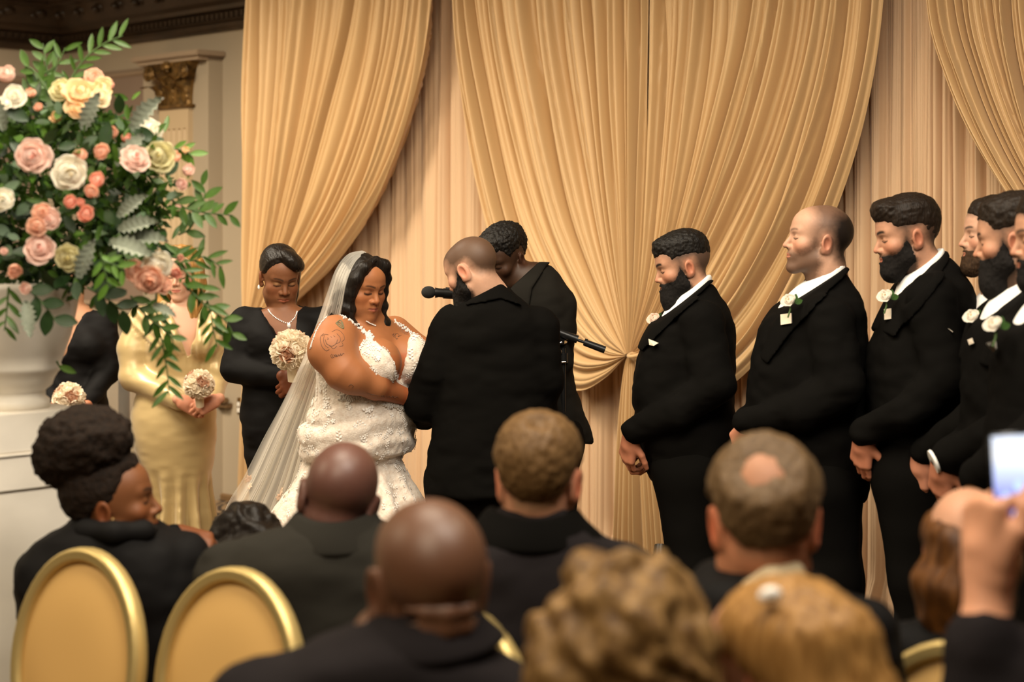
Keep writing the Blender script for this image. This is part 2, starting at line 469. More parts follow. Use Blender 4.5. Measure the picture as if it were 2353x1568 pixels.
mb = MB(); prism(mb, rail_prof, a_corner, along(360), fr_back); structure(mb.build('trim_8', M['traildark'], smooth=False))
mb = MB(); prism(mb, [(0, zr - .03), (.03, zr - .03), (.055, zr - .012), (.055, zr + .012), (.02, zr + .02), (0, zr + .02)], a_corner, along(360), fr_back)
structure(mb.build('trim_9', M['traildark'], smooth=False))
mb = MB(); prism(mb, [(0, 0), (.02, 0), (.02, .03), (.01, .04), (0, .04)], a_corner, along(600), fr_back); structure(mb.build('baseboard_back', M['traildark'], smooth=False))
# short dark push rail on the wall and a brass socket plate, right of the gold gown
zb = zpx(518, 918)
mb = MB(); wbox(mb, along(478), along(537), .03, .075, zb - .018, zb + .018, bev=.008); wbox(mb, along(478), along(535), 0, .05, zb - .045, zb - .02)
rail = mb.build('wall_rail', M['traildark'], smooth=False)
tag(rail, 'short dark brown rail fixed low on the panelled wall beside the gold gown', 'rail')
pl = empty('socket_plate', WP(along(552), 0, zpx(552, 935)))
mb = MB(); wbox(mb, along(548), along(557), .0, .012, zpx(552, 952), zpx(552, 914), bev=.003); mb.build('plate', M['gilt'], pl, False)
mb = MB(); wbox(mb, along(550.3), along(555), .008, .02, zpx(552, 934), zpx(552, 924), bev=.003); mb.build('socket', M['white'], pl, False)
mb = MB(); wbox(mb, along(550.3), along(555), .008, .02, zpx(552, 948), zpx(552, 937), bev=.003); mb.build('socket', M['white'], pl, False)
tag(pl, 'brass wall plate with two white sockets behind the black-gowned bridesmaid', 'socket')

# ------------------------------------------------------------------ drapes
def pleats(n, seed, a_lo, a_hi):
    r = np.random.default_rng(seed)
    wd_ = r.uniform(.4, 1.7, n); b = np.concatenate([[0], np.cumsum(wd_)]); b /= b[-1]
    am = r.uniform(a_lo, a_hi, n)
    def f(u):
        u = np.clip(u, 0, .99999); i = np.clip(np.searchsorted(b, u, 'right') - 1, 0, n - 1)
        t = (u - b[i]) / (b[i + 1] - b[i])
        return am[i] * np.sin(np.pi * t) ** .62
    return f
def swag(name, guides, npl, seed, nu=420, nv=110, amp=.05, off0=.05, bulge=.10, parent=None, material=None, fine=.35, gather=.55):
    G = np.array([catmull(np.array([plane_px(x, y, D0 - .16) for (x, y) in g]), nv) for g in guides])      # (ng,nv,3)
    u = np.linspace(0, 1, nu); v = np.linspace(0, 1, nv)
    f1 = pleats(npl, seed, .45, 1.0); f2 = pleats(npl * 3, seed + 1, .2, 1.0)
    P = np.zeros((nu, nv, 3))
    ng = len(guides); s = u * (ng - 1); i = np.clip(np.floor(s).astype(int), 0, ng - 2); t = (s - i)[:, None]
    for j in range(nv):
        g = G[:, j]; gp = np.vstack([2 * g[0] - g[1], g, 2 * g[-1] - g[-2]])
        a, b, c, d = gp[i], gp[i + 1], gp[i + 2], gp[i + 3]
        P[:, j] = .5 * ((2 * b) + (c - a) * t + (2 * a - 5 * b + 4 * c - d) * t ** 2 + (3 * b - a - 3 * c + d) * t ** 3)
        vv = v[j]
        du = .012 * np.sin(vv * 5 + u * 9) + .006 * np.sin(vv * 11 + u * 23 + seed)
        am = amp * (.55 + .9 * np.sin(np.pi * min(1, vv * .95 + .05))) * (1 - gather * vv ** 4)
        h = f1(u + du * 1.0) * am + f2(u + du * .6) * am * fine * (1 - .3 * vv)
        edge = np.clip(np.minimum(u, 1 - u) / .02, 0, 1)
        P[:, j] += NR * ((h - am * .62) * (.3 + .7 * edge) + .04 * vv ** 2)[:, None]
    mb = MB(); mb.grid(P)
    return mb.build(name, material or M['drape'], parent)
def tail(name, c, lo, parent, seed, w0=.05, off=.16, nu=160, nv=40, npl=9):
    """hanging tail from the gather pixel c down to the floor between pixels lo=(xl,xr)"""
    f1 = pleats(npl, seed, .4, 1.0)
    u = np.linspace(0, 1, nu); P = np.zeros((nu, nv, 3))
    DT = D0 - .20; top = plane_px(c[0], c[1], DT); zt = top[2]; at = along(c[0], DT)
    al, ar = along(lo[0], DT), along(lo[1], DT)
    for j in range(nv):
        vv = j / (nv - 1); z = zt * (1 - vv) + .01 * vv
        k = vv ** .55
        a = (at - w0 / 2 + w0 * u) * (1 - k) + (al + (ar - al) * u) * k
        o = (f1(u + .01 * np.sin(vv * 6 + u * 8)) * (.03 + .05 * k)) - .05 * vv
        P[:, j] = np.array([WP(x, y, z, DT) for x, y in zip(a, o)])
    mb = MB(); mb.grid(P); return mb.build(name, M['drape'], parent)

# plain panels hanging straight behind the swags: one drape per run between the poles
def straight(name, px0, px1, seed, npl, zt=3.45):
    a0, a1 = along(px0, D0), along(px1, D0)
    f1 = pleats(npl, seed, .3, 1.0); f2 = pleats(npl * 4, seed + 3, .2, 1)
    nu, nv = int(120 + 260 * (a1 - a0)), 46; u = np.linspace(0, 1, nu); P = np.zeros((nu, nv, 3))
    for j in range(nv):
        vv = j / (nv - 1); z = zt * (1 - vv) + .035 * vv
        du = .004 * np.sin(vv * 5 + u * 31) + .002 * np.sin(vv * 13 + u * 60)
        h = f1(u + du) * (.055 + .02 * vv) + f2(u + du) * .010
        if vv > .93: h = h + (vv - .93) * (1.2 + .6 * np.sin(u * 90)); 
        P[:, j] = np.array([WP(x, y, z, D0) for x, y in zip(a0 + (a1 - a0) * u, h - .10)])
    mb = MB(); mb.grid(P)
    # puddled hem on the floor
    pud = np.zeros((nu, 7, 3))
    for j in range(7):
        t = j / 6.0
        o = P[:, -1] + NR * (t * (.07 + .03 * np.sin(u * 70 + seed)))[:, None]
        o[:, 2] = .035 + .035 * np.sin(np.pi * t) * (1 + .7 * np.sin(u * 47 + 2)) - .03 * t
        pud[:, j] = o
    mb.grid(pud)
    return mb.build(name, M['sheer'])
for (p0, p1, sd, n, lab) in ((574, 1010, 3, 17, 'pale peach straight drape hanging behind the bride and the groom'),
                          (1008, 1496, 5, 17, 'pale peach straight drape hanging behind the officiant'),
                          (1494, 2048, 8, 20, 'pale peach straight drape hanging behind the two first groomsmen'),
                          (2046, 2560, 12, 18, 'pale peach straight drape hanging behind the far right groomsmen')):
    tag(straight('straight_drape', p0, p1, sd, n), lab, 'drape', 'straight drapes of the backdrop')
e = empty('swag_drape', plane_px(590, 1180, D0)); tag(e, 'gold swag drape at the left end, gathered behind the black-gowned bridesmaid', 'drape', 'gold swag drapes')
swag('swag_panel', [[(582, -330), (580, 0), (571, 300), (566, 600), (574, 762)],
      [(676, -330), (668, 0), (648, 300), (610, 600), (580, 763)],
      [(800, -330), (790, 0), (745, 250), (672, 520), (612, 680), (586, 764)],
      [(905, -330), (895, 0), (852, 240), (775, 460), (682, 620), (592, 766)],
      [(1003, -330), (993, 0), (962, 200), (885, 430), (785, 590), (690, 690), (598, 772)]], 14, 21, parent=e, amp=.104)
tail('tail', (587, 768), (536, 606), e, 31)
e = empty('swag_drape', plane_px(1458, 1320, D0)); tag(e, 'gold swag drape in the middle, two panels gathered low behind the first groomsman', 'drape', 'gold swag drapes')
swag('swag_panel', [[(1032, -330), (1042, 0), (1062, 200), (1100, 430), (1152, 640), (1230, 800), (1285, 878), (1342, 897), (1400, 868), (1448, 822)],
      [(1108, -330), (1122, 0), (1165, 250), (1235, 510), (1325, 690), (1395, 780), (1452, 815)],
      [(1245, -330), (1258, 0), (1298, 250), (1350, 500), (1408, 690), (1454, 812)],
      [(1395, -330), (1402, 0), (1415, 300), (1435, 600), (1457, 811)],
      [(1496, -330), (1494, 0), (1490, 300), (1478, 600), (1460, 811)]], 14, 22, parent=e, amp=.104)
swag('swag_panel', [[(1497, -330), (1499, 0), (1496, 300), (1484, 600), (1461, 811)],
      [(1640, -330), (1638, 0), (1608, 250), (1540, 600), (1464, 812)],
      [(1800, -330), (1790, 0), (1740, 250), (1650, 500), (1540, 720), (1466, 813)],
      [(1935, -330), (1925, 0), (1880, 250), (1790, 500), (1660, 720), (1545, 808), (1468, 815)],
      [(2040, -330), (2030, 0), (1992, 250), (1922, 480), (1832, 680), (1742, 832), (1640, 905), (1550, 885), (1470, 822)]], 15, 24, parent=e, amp=.106)
tail('tail', (1459, 814), (1392, 1532), e, 33, npl=11)
mb = MB(); mb.tube([plane_px(1459 + 11 * math.cos(t), 815 + 4 * math.sin(t), D0 - .24, .03 * math.sin(t)) for t in np.linspace(0, 2 * math.pi, 20)], .009, 8); mb.build('tie_band', M['drape'], e)
e = empty('swag_drape', plane_px(2500, 1480, D0)); tag(e, 'gold swag drape at the right edge sweeping down behind the last groomsmen', 'drape', 'gold swag drapes')
swag('swag_panel', [[(2132, -330), (2140, 0), (2188, 180), (2268, 360), (2370, 520), (2480, 640), (2560, 690)],
      [(2225, -330), (2235, 0), (2280, 180), (2350, 350), (2450, 520), (2564, 688)],
      [(2350, -330), (2356, 0), (2395, 250), (2465, 480), (2567, 686)],
      [(2520, -330), (2522, 0), (2535, 300), (2572, 685)]], 12, 27, parent=e, amp=.10)
tail('tail', (2565, 688), (2500, 2620), e, 35)
# cross bar and uprights that carry the drapes
mb = MB(); mb.tube([WP(along(560, D0) - .05, -.2, 3.43, D0), WP(along(2620, D0) + .05, -.2, 3.43, D0)], .022, 10)
for px in (566, 1010, 1496, 2046, 2560): mb.tube([WP(along(px, D0), -.2, 0, D0), WP(along(px, D0), -.2, 3.43, D0)], .02, 10)
tag(mb.build('drape_frame', M['black']), 'black pipe frame carrying the drapes along the stage wall', 'frame')
# ------------------------------------------------------------------ implicit-surface modelling kit for people and clothes
def smin(a, b, k):
    h = np.clip(.5 + .5 * (b - a) / k, 0, 1)
    return b + (a - b) * h - k * h * (1 - h)
def smax(a, b, k): return -smin(-a, -b, k)

def d_caps(x, y, z, a, b, ra, rb):
    a = np.asarray(a, float); b = np.asarray(b, float); d = b - a; L2 = float(d @ d) + 1e-9
    t = np.clip(((x - a[0]) * d[0] + (y - a[1]) * d[1] + (z - a[2]) * d[2]) / L2, 0, 1)
    return np.sqrt((x - a[0] - t * d[0]) ** 2 + (y - a[1] - t * d[1]) ** 2 + (z - a[2] - t * d[2]) ** 2) - (ra + (rb - ra) * t)
def d_ell(x, y, z, c, r, R=None):
    u, v, w = x - c[0], y - c[1], z - c[2]
    if R is not None:
        u, v, w = (R[0][0] * u + R[1][0] * v + R[2][0] * w, R[0][1] * u + R[1][1] * v + R[2][1] * w, R[0][2] * u + R[1][2] * v + R[2][2] * w)
    k0 = np.sqrt((u / r[0]) ** 2 + (v / r[1]) ** 2 + (w / r[2]) ** 2)
    k1 = np.sqrt((u / r[0] ** 2) ** 2 + (v / r[1] ** 2) ** 2 + (w / r[2] ** 2) ** 2)
    return k0 * (k0 - 1) / (k1 + 1e-9)
def d_box(x, y, z, c, h, r, R=None):
    u, v, w = x - c[0], y - c[1], z - c[2]
    if R is not None:
        u, v, w = (R[0][0] * u + R[1][0] * v + R[2][0] * w, R[0][1] * u + R[1][1] * v + R[2][1] * w, R[0][2] * u + R[1][2] * v + R[2][2] * w)
    a, b, c_ = np.abs(u) - h[0] + r, np.abs(v) - h[1] + r, np.abs(w) - h[2] + r
    return np.sqrt(np.maximum(a, 0) ** 2 + np.maximum(b, 0) ** 2 + np.maximum(c_, 0) ** 2) + np.minimum(np.maximum(a, np.maximum(b, c_)), 0) - r
def d_poly(px, py, poly):
    """signed distance (negative inside) to a 2-D polygon"""
    P = np.asarray(poly, float); n = len(P)
    d = np.full(np.broadcast(px, py).shape, 1e9); s = np.ones_like(d)
    for i in range(n):
        a = P[i]; b = P[(i - 1) % n]; e = b - a
        wx, wy = px - a[0], py - a[1]
        t = np.clip((wx * e[0] + wy * e[1]) / (e @ e + 1e-12), 0, 1)
        d = np.minimum(d, (wx - e[0] * t) ** 2 + (wy - e[1] * t) ** 2)
        c1 = py >= a[1]; c2 = py < b[1]; c3 = e[0] * wy > e[1] * wx
        f = (c1 & c2 & c3) | (~c1 & ~c2 & ~c3)
        s = np.where(f, -s, s)
    return s * np.sqrt(d)

class Fld:
    def __init__(s, lo, hi, h, fine=()):
        s.ax = []
        for k in range(3):
            p = lo[k]; out = [p]
            while p < hi[k]:
                step = h
                for (fl, fh, fs) in fine:
                    if fl[k] - step * .5 < p < fh[k]: step = min(step, fs)
                p += step; out.append(p)
            s.ax.append(np.array(out, np.float32))
        s.h = h; s.V = np.ones([len(a) for a in s.ax], np.float32)
    def sl(s, lo, hi):
        r = []
        for k in range(3):
            a = max(0, int(np.searchsorted(s.ax[k], lo[k])) - 1); b = min(len(s.ax[k]), int(np.searchsorted(s.ax[k], hi[k])) + 1)
            if b - a < 1: return None
            r.append(slice(a, b))
        return tuple(r)
    def xyz(s, sl):
        return s.ax[0][sl[0]][:, None, None], s.ax[1][sl[1]][None, :, None], s.ax[2][sl[2]][None, None, :]
    def put(s, fn, lo, hi, k=.01, op='u'):
        lo = np.asarray(lo, float); hi = np.asarray(hi, float)
        m = k + 2.5 * s.h if op == 'u' else k
        sl = s.sl(lo - m, hi + m)
        if sl is None: return
        d = fn(*s.xyz(sl)); A = s.V[sl]
        if op == 'u': s.V[sl] = smin(A, d, k)
        elif op == 's': s.V[sl] = smax(A, -d, k)
        elif op == 'i': s.V[sl] = smax(A, d, k)
        elif op == '+': s.V[sl] = A + d
    def caps(s, a, b, ra, rb, k=.01, op='u'):
        a = np.asarray(a, float); b = np.asarray(b, float); r = max(ra, rb)
        s.put(lambda x, y, z: d_caps(x, y, z, a, b, ra, rb), np.minimum(a, b) - r, np.maximum(a, b) + r, k, op)
    def tube(s, pts, rad, k=.02, op='u'):
        for i in range(len(pts) - 1): s.caps(pts[i], pts[i + 1], rad[i], rad[i + 1], k, op)
    def ell(s, c, r, R=None, k=.02, op='u'):
        m = max(r); c = np.asarray(c, float)
        s.put(lambda x, y, z: d_ell(x, y, z, c, r, R), c - m, c + m, k, op)
    def box(s, c, h, r, R=None, k=.01, op='u'):
        m = float(np.linalg.norm(h)) if R is not None else np.asarray(h); c = np.asarray(c, float)
        s.put(lambda x, y, z: d_box(x, y, z, c, h, r, R), c - m, c + m, k, op)
    def loft(s, st, k=.02, op='u', n=2.4, frame=None, grow=0.0):
        """st rows: z, x0, x1, y0, y1 (world extents, or extents in the frame (centre, yaw rotation)), sorted by z"""
        st = np.asarray(sorted(st, key=lambda r: r[0]), float)
        zz = st[:, 0]
        c = catmull(st, 80); c = c[np.argsort(c[:, 0])]
        def fn(x, y, z):
            if frame is not None:
                (ox, oy), fr = frame; x, y = x - ox, y - oy
                x, y = fr[0][0] * x + fr[1][0] * y, fr[0][1] * x + fr[1][1] * y
            g = [np.interp(z, c[:, 0], c[:, i]) for i in (1, 2, 3, 4)]
            cx, rx, cy, ry = (g[0] + g[1]) / 2, np.maximum((g[1] - g[0]) / 2, .004), (g[2] + g[3]) / 2, np.maximum((g[3] - g[2]) / 2, .004)
            p = (np.abs((x - cx) / rx) ** n + np.abs((y - cy) / ry) ** n) ** (1 / n)
            d = (p - 1) * np.minimum(rx, ry) - grow
            return smax(d, np.maximum(zz[0] - z, z - zz[-1]), .012)
        if frame is not None:
            m = np.abs(st[:, 1:]).max() * 1.42; (ox, oy), _ = frame
            s.put(fn, (ox - m, oy - m, zz[0]), (ox + m, oy + m, zz[-1]), k, op)
        else: s.put(fn, (st[:, 1].min(), st[:, 3].min(), zz[0]), (st[:, 2].max(), st[:, 4].max(), zz[-1]), k, op)
        return fn
    def mesh(s):
        xs, ys, zs = s.ax; V = s.V; I = V < 0
        c = np.zeros([n - 1 for n in V.shape], np.uint8)
        for dx in (0, 1):
            for dy in (0, 1):
                for dz in (0, 1):
                    c += I[dx:V.shape[0] - 1 + dx, dy:V.shape[1] - 1 + dy, dz:V.shape[2] - 1 + dz]
        i, j, k = np.nonzero((c > 0) & (c < 8)); n = len(i)
        cv = {}
        for dx in (0, 1):
            for dy in (0, 1):
                for dz in (0, 1): cv[dx, dy, dz] = V[i + dx, j + dy, k + dz]
        acc = np.zeros((n, 3)); cnt = np.zeros(n)
        ks = list(cv)
        for a in ks:
            for ax in range(3):
                if a[ax]: continue
                b = tuple(1 if q == ax else a[q] for q in range(3))
                va, vb = cv[a], cv[b]; m = (va < 0) != (vb < 0)
                t = np.where(m, va / np.where(m, va - vb, 1), 0)
                p = np.array(a, float)[None] + 0 * acc; p[:, ax] = t
                acc += np.where(m[:, None], p, 0); cnt += m
        u = acc / np.maximum(cnt, 1)[:, None]
        P = np.stack([xs[i] + u[:, 0] * (xs[i + 1] - xs[i]), ys[j] + u[:, 1] * (ys[j + 1] - ys[j]), zs[k] + u[:, 2] * (zs[k + 1] - zs[k])], -1)
        ids = np.full(c.shape, -1, np.int32); ids[i, j, k] = np.arange(n)
        Q = []
        for ax in range(3):
            A = np.moveaxis(I, ax, 0); D = np.moveaxis(ids, ax, 0)
            e = A[:-1] != A[1:]
            e[:, 0, :] = e[:, -1, :] = False; e[:, :, 0] = e[:, :, -1] = False
            a, b, c_ = np.nonzero(e)
            q = np.stack([D[a, b - 1, c_ - 1], D[a, b, c_ - 1], D[a, b, c_], D[a, b - 1, c_]], -1)
            flip = A[a, b, c_] if ax != 1 else ~A[a, b, c_]
            q[~flip] = q[~flip][:, ::-1]
            Q.append(q)
        Q = np.concatenate(Q); Q = Q[(Q >= 0).all(1)]
        return P, Q

def vnormals(P, Q):
    n = np.cross(P[Q[:, 2]] - P[Q[:, 0]], P[Q[:, 3]] - P[Q[:, 1]])
    N = np.zeros_like(P)
    for k in range(4): np.add.at(N, Q[:, k], n)
    return N / (np.linalg.norm(N, axis=1, keepdims=True) + 1e-12)
def relax(P, Q, it=1, f=.5):
    for _ in range(it):
        S = np.zeros_like(P); c = np.zeros(len(P))
        for a, b in ((0, 1), (1, 2), (2, 3), (3, 0)):
            np.add.at(S, Q[:, a], P[Q[:, b]]); np.add.at(c, Q[:, a], 1)
            np.add.at(S, Q[:, b], P[Q[:, a]]); np.add.at(c, Q[:, b], 1)
        P = P + f * (S / np.maximum(c, 1)[:, None] - P)
    return P

def Rz(a): c, s = math.cos(a), math.sin(a); return np.array([[c, -s, 0], [s, c, 0], [0, 0, 1.]])
def Rx(a): c, s = math.cos(a), math.sin(a); return np.array([[1., 0, 0], [0, c, -s], [0, s, c]])
def Ry(a): c, s = math.cos(a), math.sin(a); return np.array([[c, 0, s], [0, 1., 0], [-s, 0, c]])
def head_rot(yaw, pitch=0, roll=0):
    """yaw 0 looks away from the camera (+Y), 90 looks left (-X), 180 looks at the camera; pitch > 0 looks down"""
    r = math.radians
    return Rz(r(yaw)) @ Rx(r(-pitch)) @ Ry(r(roll))

# head in its own frame: x right, y forward, z up, origin between the eyes' corners and ears; chin -0.122, crown +0.122
def head_sdf(x, y, z, p):
    g = p.get
    ax = np.abs(x); fw = g('fw', 1.0); jw = g('jaw', 1.0); ch = g('cheek', 1.0); ns = g('nose', 1.0); nw = g('nosew', 1.0); lp = g('lips', 1.0)
    d = d_ell(x, y, z, (0, -.014, .036), (.076 * fw, .099, .086))
    d = smin(d, d_ell(x, y, z, (0, .034, -.018), (.061 * fw, .058, .086)), .03)
    d = smin(d, d_ell(x, y, z, (0, .046, .046), (.058 * fw, .048, .05)), .03)
    d = smin(d, d_caps(ax, y, z, (.051 * fw * jw, .004, -.066), (.012, .067, -.100), .021 * jw, .018), .03)
    d = smin(d, d_ell(x, y, z, (0, .079, -.103), (.021 * jw, .018, .018)), .022)
    if g('chub', 0): d = smin(d, d_ell(ax, y, z, (.036, .045, -.06), (.03, .036, .036)), .03); d = smin(d, d_ell(x, y, z, (0, .03, -.1), (.05, .045, .03)), .03)
    d = smin(d, d_ell(ax, y, z, (.041 * fw, .062, -.024), (.024 * ch, .02, .02)), .022)
    d = smin(d, d_caps(ax, y, z, (.006, .088, .022), (.042 * fw, .073, .024), .010, .009), .016)
    d = smax(d, -d_ell(ax, y, z, (.031, .098, .000), (.017, .013, .0115)), .012)
    d = smin(d, d_ell(ax, y, z, (.0315, .0735, .0005), (.0155, .0155, .0135)), .004)
    d = smin(d, d_caps(x, y, z, (0, .088, .010), (0, .108 + (ns - 1) * .02, -.031 * (1 + .15 * (ns - 1))), .0072, .0092 * nw), .011)
    d = smin(d, d_ell(ax, y, z, (.0115 * nw, .097, -.0345), (.0085, .010, .0078)), .006)
    d = smax(d, -d_ell(ax, y, z, (.0075 * nw, .103, -.0425), (.0036, .0055, .004)), .003)
    d = smin(d, d_ell(x, y, z, (0, .079, -.062), (.029, .020, .023)), .020)
    d = smin(d, d_caps(ax, y, z, (.003, .0988, -.0585), (.021, .0880, -.0625), .0046 * lp, .0022), .005)
    d = smin(d, d_caps(ax, y, z, (0, .0972, -.0695), (.017, .0880, -.0665), .0062 * lp, .0025), .005)
    d = smax(d, -d_caps(ax, y, z, (0, .1060, -.0638), (.0235, .0910, -.0645), .0022, .0012), .003)
    es = g('ear', 1.0)
    er = Ry(.18) @ Rx(-.16)
    ea = d_ell(ax, y, z, (.0775 * fw, -.014, -.010), (.0095, .0205 * es, .0335 * es), er @ Rz(-.35))
    ea = smin(ea, d_ell(ax, y, z, (.073 * fw, -.004, -.034), (.008, .010, .012)), .008)
    ea = smax(ea, -d_ell(ax, y, z, (.0875 * fw, -.012, -.008), (.0085, .0115 * es, .021 * es), er @ Rz(-.35)), .004)
    ea = smin(ea, d_ell(ax, y, z, (.0745 * fw, .0005, -.013), (.006, .005, .007)), .004)
    d = smin(d, ea, .006)
    return d

def head_cols(q, p, skin):
    """skin colours at local points q"""
    g = p.get; n = len(q); ax = np.abs(q[:, 0]); y, z = q[:, 1], q[:, 2]
    c = np.repeat(np.asarray(skin, float)[None], n, 0)
    def blend(w, col):
        nonlocal c
        w = np.clip(w, 0, 1)[:, None]; c = c * (1 - w) + np.asarray(col, float) * w
    def blob(cx, cy, cz, rx, ry, rz, pw=1.0):
        return np.clip(1.25 - np.sqrt(((ax - cx) / rx) ** 2 + ((y - cy) / ry) ** 2 + ((z - cz) / rz) ** 2), 0, 1) ** pw
    mott = fbm(q, 55, 3) * .06 + fbm(q, 190, 5, 2) * .05; c = c * (1 + mott[:, None])
    red = np.asarray(skin) * g('red', np.array([1.12, .74, .66]))
    blend(.55 * blob(.045, .07, -.03, .03, .05, .028), red)
    blend(.5 * blob(0, .115, -.034, .016, .02, .016), red)
    blend(.7 * blob(.083, -.014, -.01, .014, .03, .045), np.asarray(skin) * g('earred', np.array([1.15, .66, .56])))
    if g('scalp') is not None:
        poly, colr, w, soft = g('scalp')
        dp = d_poly(y, z, poly); nzz = fbm(q, 120, 9, 2) * .004
        blend(w * np.clip(.5 - (dp + nzz) / soft, 0, 1) * (z > -.13) * (np.abs(q[:, 0]) < .0795 + .02 * (z > .026)), colr)
    if g('scalp2') is not None:
        poly, colr, w, soft = g('scalp2')
        blend(w * np.clip(.5 - (d_poly(y, z, poly) + fbm(q, 120, 19, 2) * .006) / soft, 0, 1), colr)
    if g('stub') is not None:
        poly, colr, w, soft = g('stub')
        dp = d_poly(y, z, poly); nzz = fbm(q, 300, 9, 2) * .005
        blend(w * np.clip(.5 - (dp + nzz) / soft, 0, 1), colr)
    lipc = g('lipc', np.asarray(skin) * np.array([.95, .62, .58]))
    inl = (y > .080)
    upper = np.clip(1.3 - np.abs((z + .0600 + .004 * (ax / .02) ** 2)) / .0038, 0, 1) * (ax < .022); lower = np.clip(1.3 - np.abs((z + .0690 - .004 * (ax / .02) ** 2)) / .0048, 0, 1) * (ax < .020)
    blend(np.maximum(upper, lower) * inl * .9, lipc)
    blend(np.clip(1.3 - np.abs(z + .0642) / .0018, 0, 1) * (ax < .023) * inl * .8, np.asarray(lipc) * .35)
    bz = .0215 + .006 * np.sin(np.clip((ax - .010) / .042, 0, 1) * np.pi * .8) ; bw = g('browt', .0045) * np.clip(1.25 - np.clip((ax - .014) / .04, 0, 1) * .6, 0, 1)
    brow = np.clip(1.4 - np.abs(z - bz) / bw, 0, 1) * np.clip((ax - .008) / .005, 0, 1) * np.clip((.052 - ax) / .008, 0, 1) * (y > .045)
    blend(brow * g('brow', .85), g('browc', (.012, .008, .006)))
    # lid crease and lash line of the lowered lids
    on = (y > .06) & (ax > .0155) & (ax < .0475)
    la = -.0072 + .0035 * ((ax - .0315) / .015) ** 2
    blend(np.clip(1.35 - np.abs(z - la) / g('lasht', .0021), 0, 1) * on * .95, (.006, .004, .004))
    if g('shadow') is not None:
        blend(blob(.0315, .085, .004, .0175, .03, .009) * .6, g('shadow'))
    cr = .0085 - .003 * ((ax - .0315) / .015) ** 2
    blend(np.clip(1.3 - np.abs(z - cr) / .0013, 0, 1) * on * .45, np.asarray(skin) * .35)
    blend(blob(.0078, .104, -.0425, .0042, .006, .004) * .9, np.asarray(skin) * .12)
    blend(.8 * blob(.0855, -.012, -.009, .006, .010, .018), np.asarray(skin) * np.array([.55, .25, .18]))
    return np.clip(c, 0, 1)

class Hand:
    """palm, four fingers, thumb; wrist point w, direction d (wrist to knuckles), n = back-of-hand normal, side +1 right / -1 left"""
    def __init__(s, w, d, n, side, curl=(35, 45, 30), spread=1.0, size=1.0, thumb=(25, 20, 20)):
        s.w = np.asarray(w, float); s.d = nrm(d); s.n = nrm(np.asarray(n, float) - s.d * np.dot(n, s.d)); s.l = np.cross(s.d, s.n) * side
        s.curl, s.spread, s.size, s.side, s.th = curl, spread, size, side, thumb
    def bounds(s): 
        r = .19 * s.size; return s.w - r, s.w + r
    def put(s, f):
        k = s.size; d, n, l, w = s.d, s.n, s.l, s.w
        rot = lambda v, a: v * math.cos(a) + n * 0 + (-n) * math.sin(a)
        f.caps(w - d * .03 * k, w + d * .03 * k, .026 * k, .029 * k, .012 * k)
        segs = ((.042, .026, .021), (.047, .030, .022), (.043, .028, .021), (.034, .020, .018)); rr = (.0088, .0092, .0088, .0078)
        for i in range(4):
            o = (.030 - .020 * i) * k
            kn = w + d * (.088 - .004 * abs(i - 1) - (.006 if i == 3 else 0)) * k + l * o + n * (.006 - .003 * (i - 1.2) ** 2 * .6) * k
            f.caps(w + l * o * .6, kn, .019 * k, .0125 * k, .014 * k)
            p = kn; a = 0; sp = l * (o * .25 * s.spread)
            for j in range(3):
                a += math.radians(s.curl[j] + 4 * i)
                dv = nrm(d * math.cos(a) - n * math.sin(a) + sp * (1.2 if j == 0 else .5))
                q = p + dv * segs[i][j] * k
                f.caps(p, q, rr[i] * (1.06 - .1 * j) * k, rr[i] * (.98 - .1 * j) * k, .004 * k)
                p = q
        t0 = w + d * .022 * k + l * .026 * k - n * .004 * k
        a0, a1, a2 = [math.radians(v) for v in s.th]
        v1 = nrm(d * math.cos(a0 + .45) + l * math.sin(a0 + .45) - n * .25); t1 = t0 + v1 * .040 * k
        v2 = nrm(d * math.cos(a1 + .1) + l * math.sin(a1 + .1) - n * .35); t2 = t1 + v2 * .032 * k
        v3 = nrm(d * math.cos(a2 - .1) + l * math.sin(a2 - .1) - n * .45); t3 = t2 + v3 * .025 * k
        f.caps(t0, t1, .0165 * k, .0125 * k, .012 * k); f.caps(t1, t2, .0115 * k, .0102 * k, .004 * k); f.caps(t2, t3, .0105 * k, .0085 * k, .004 * k)

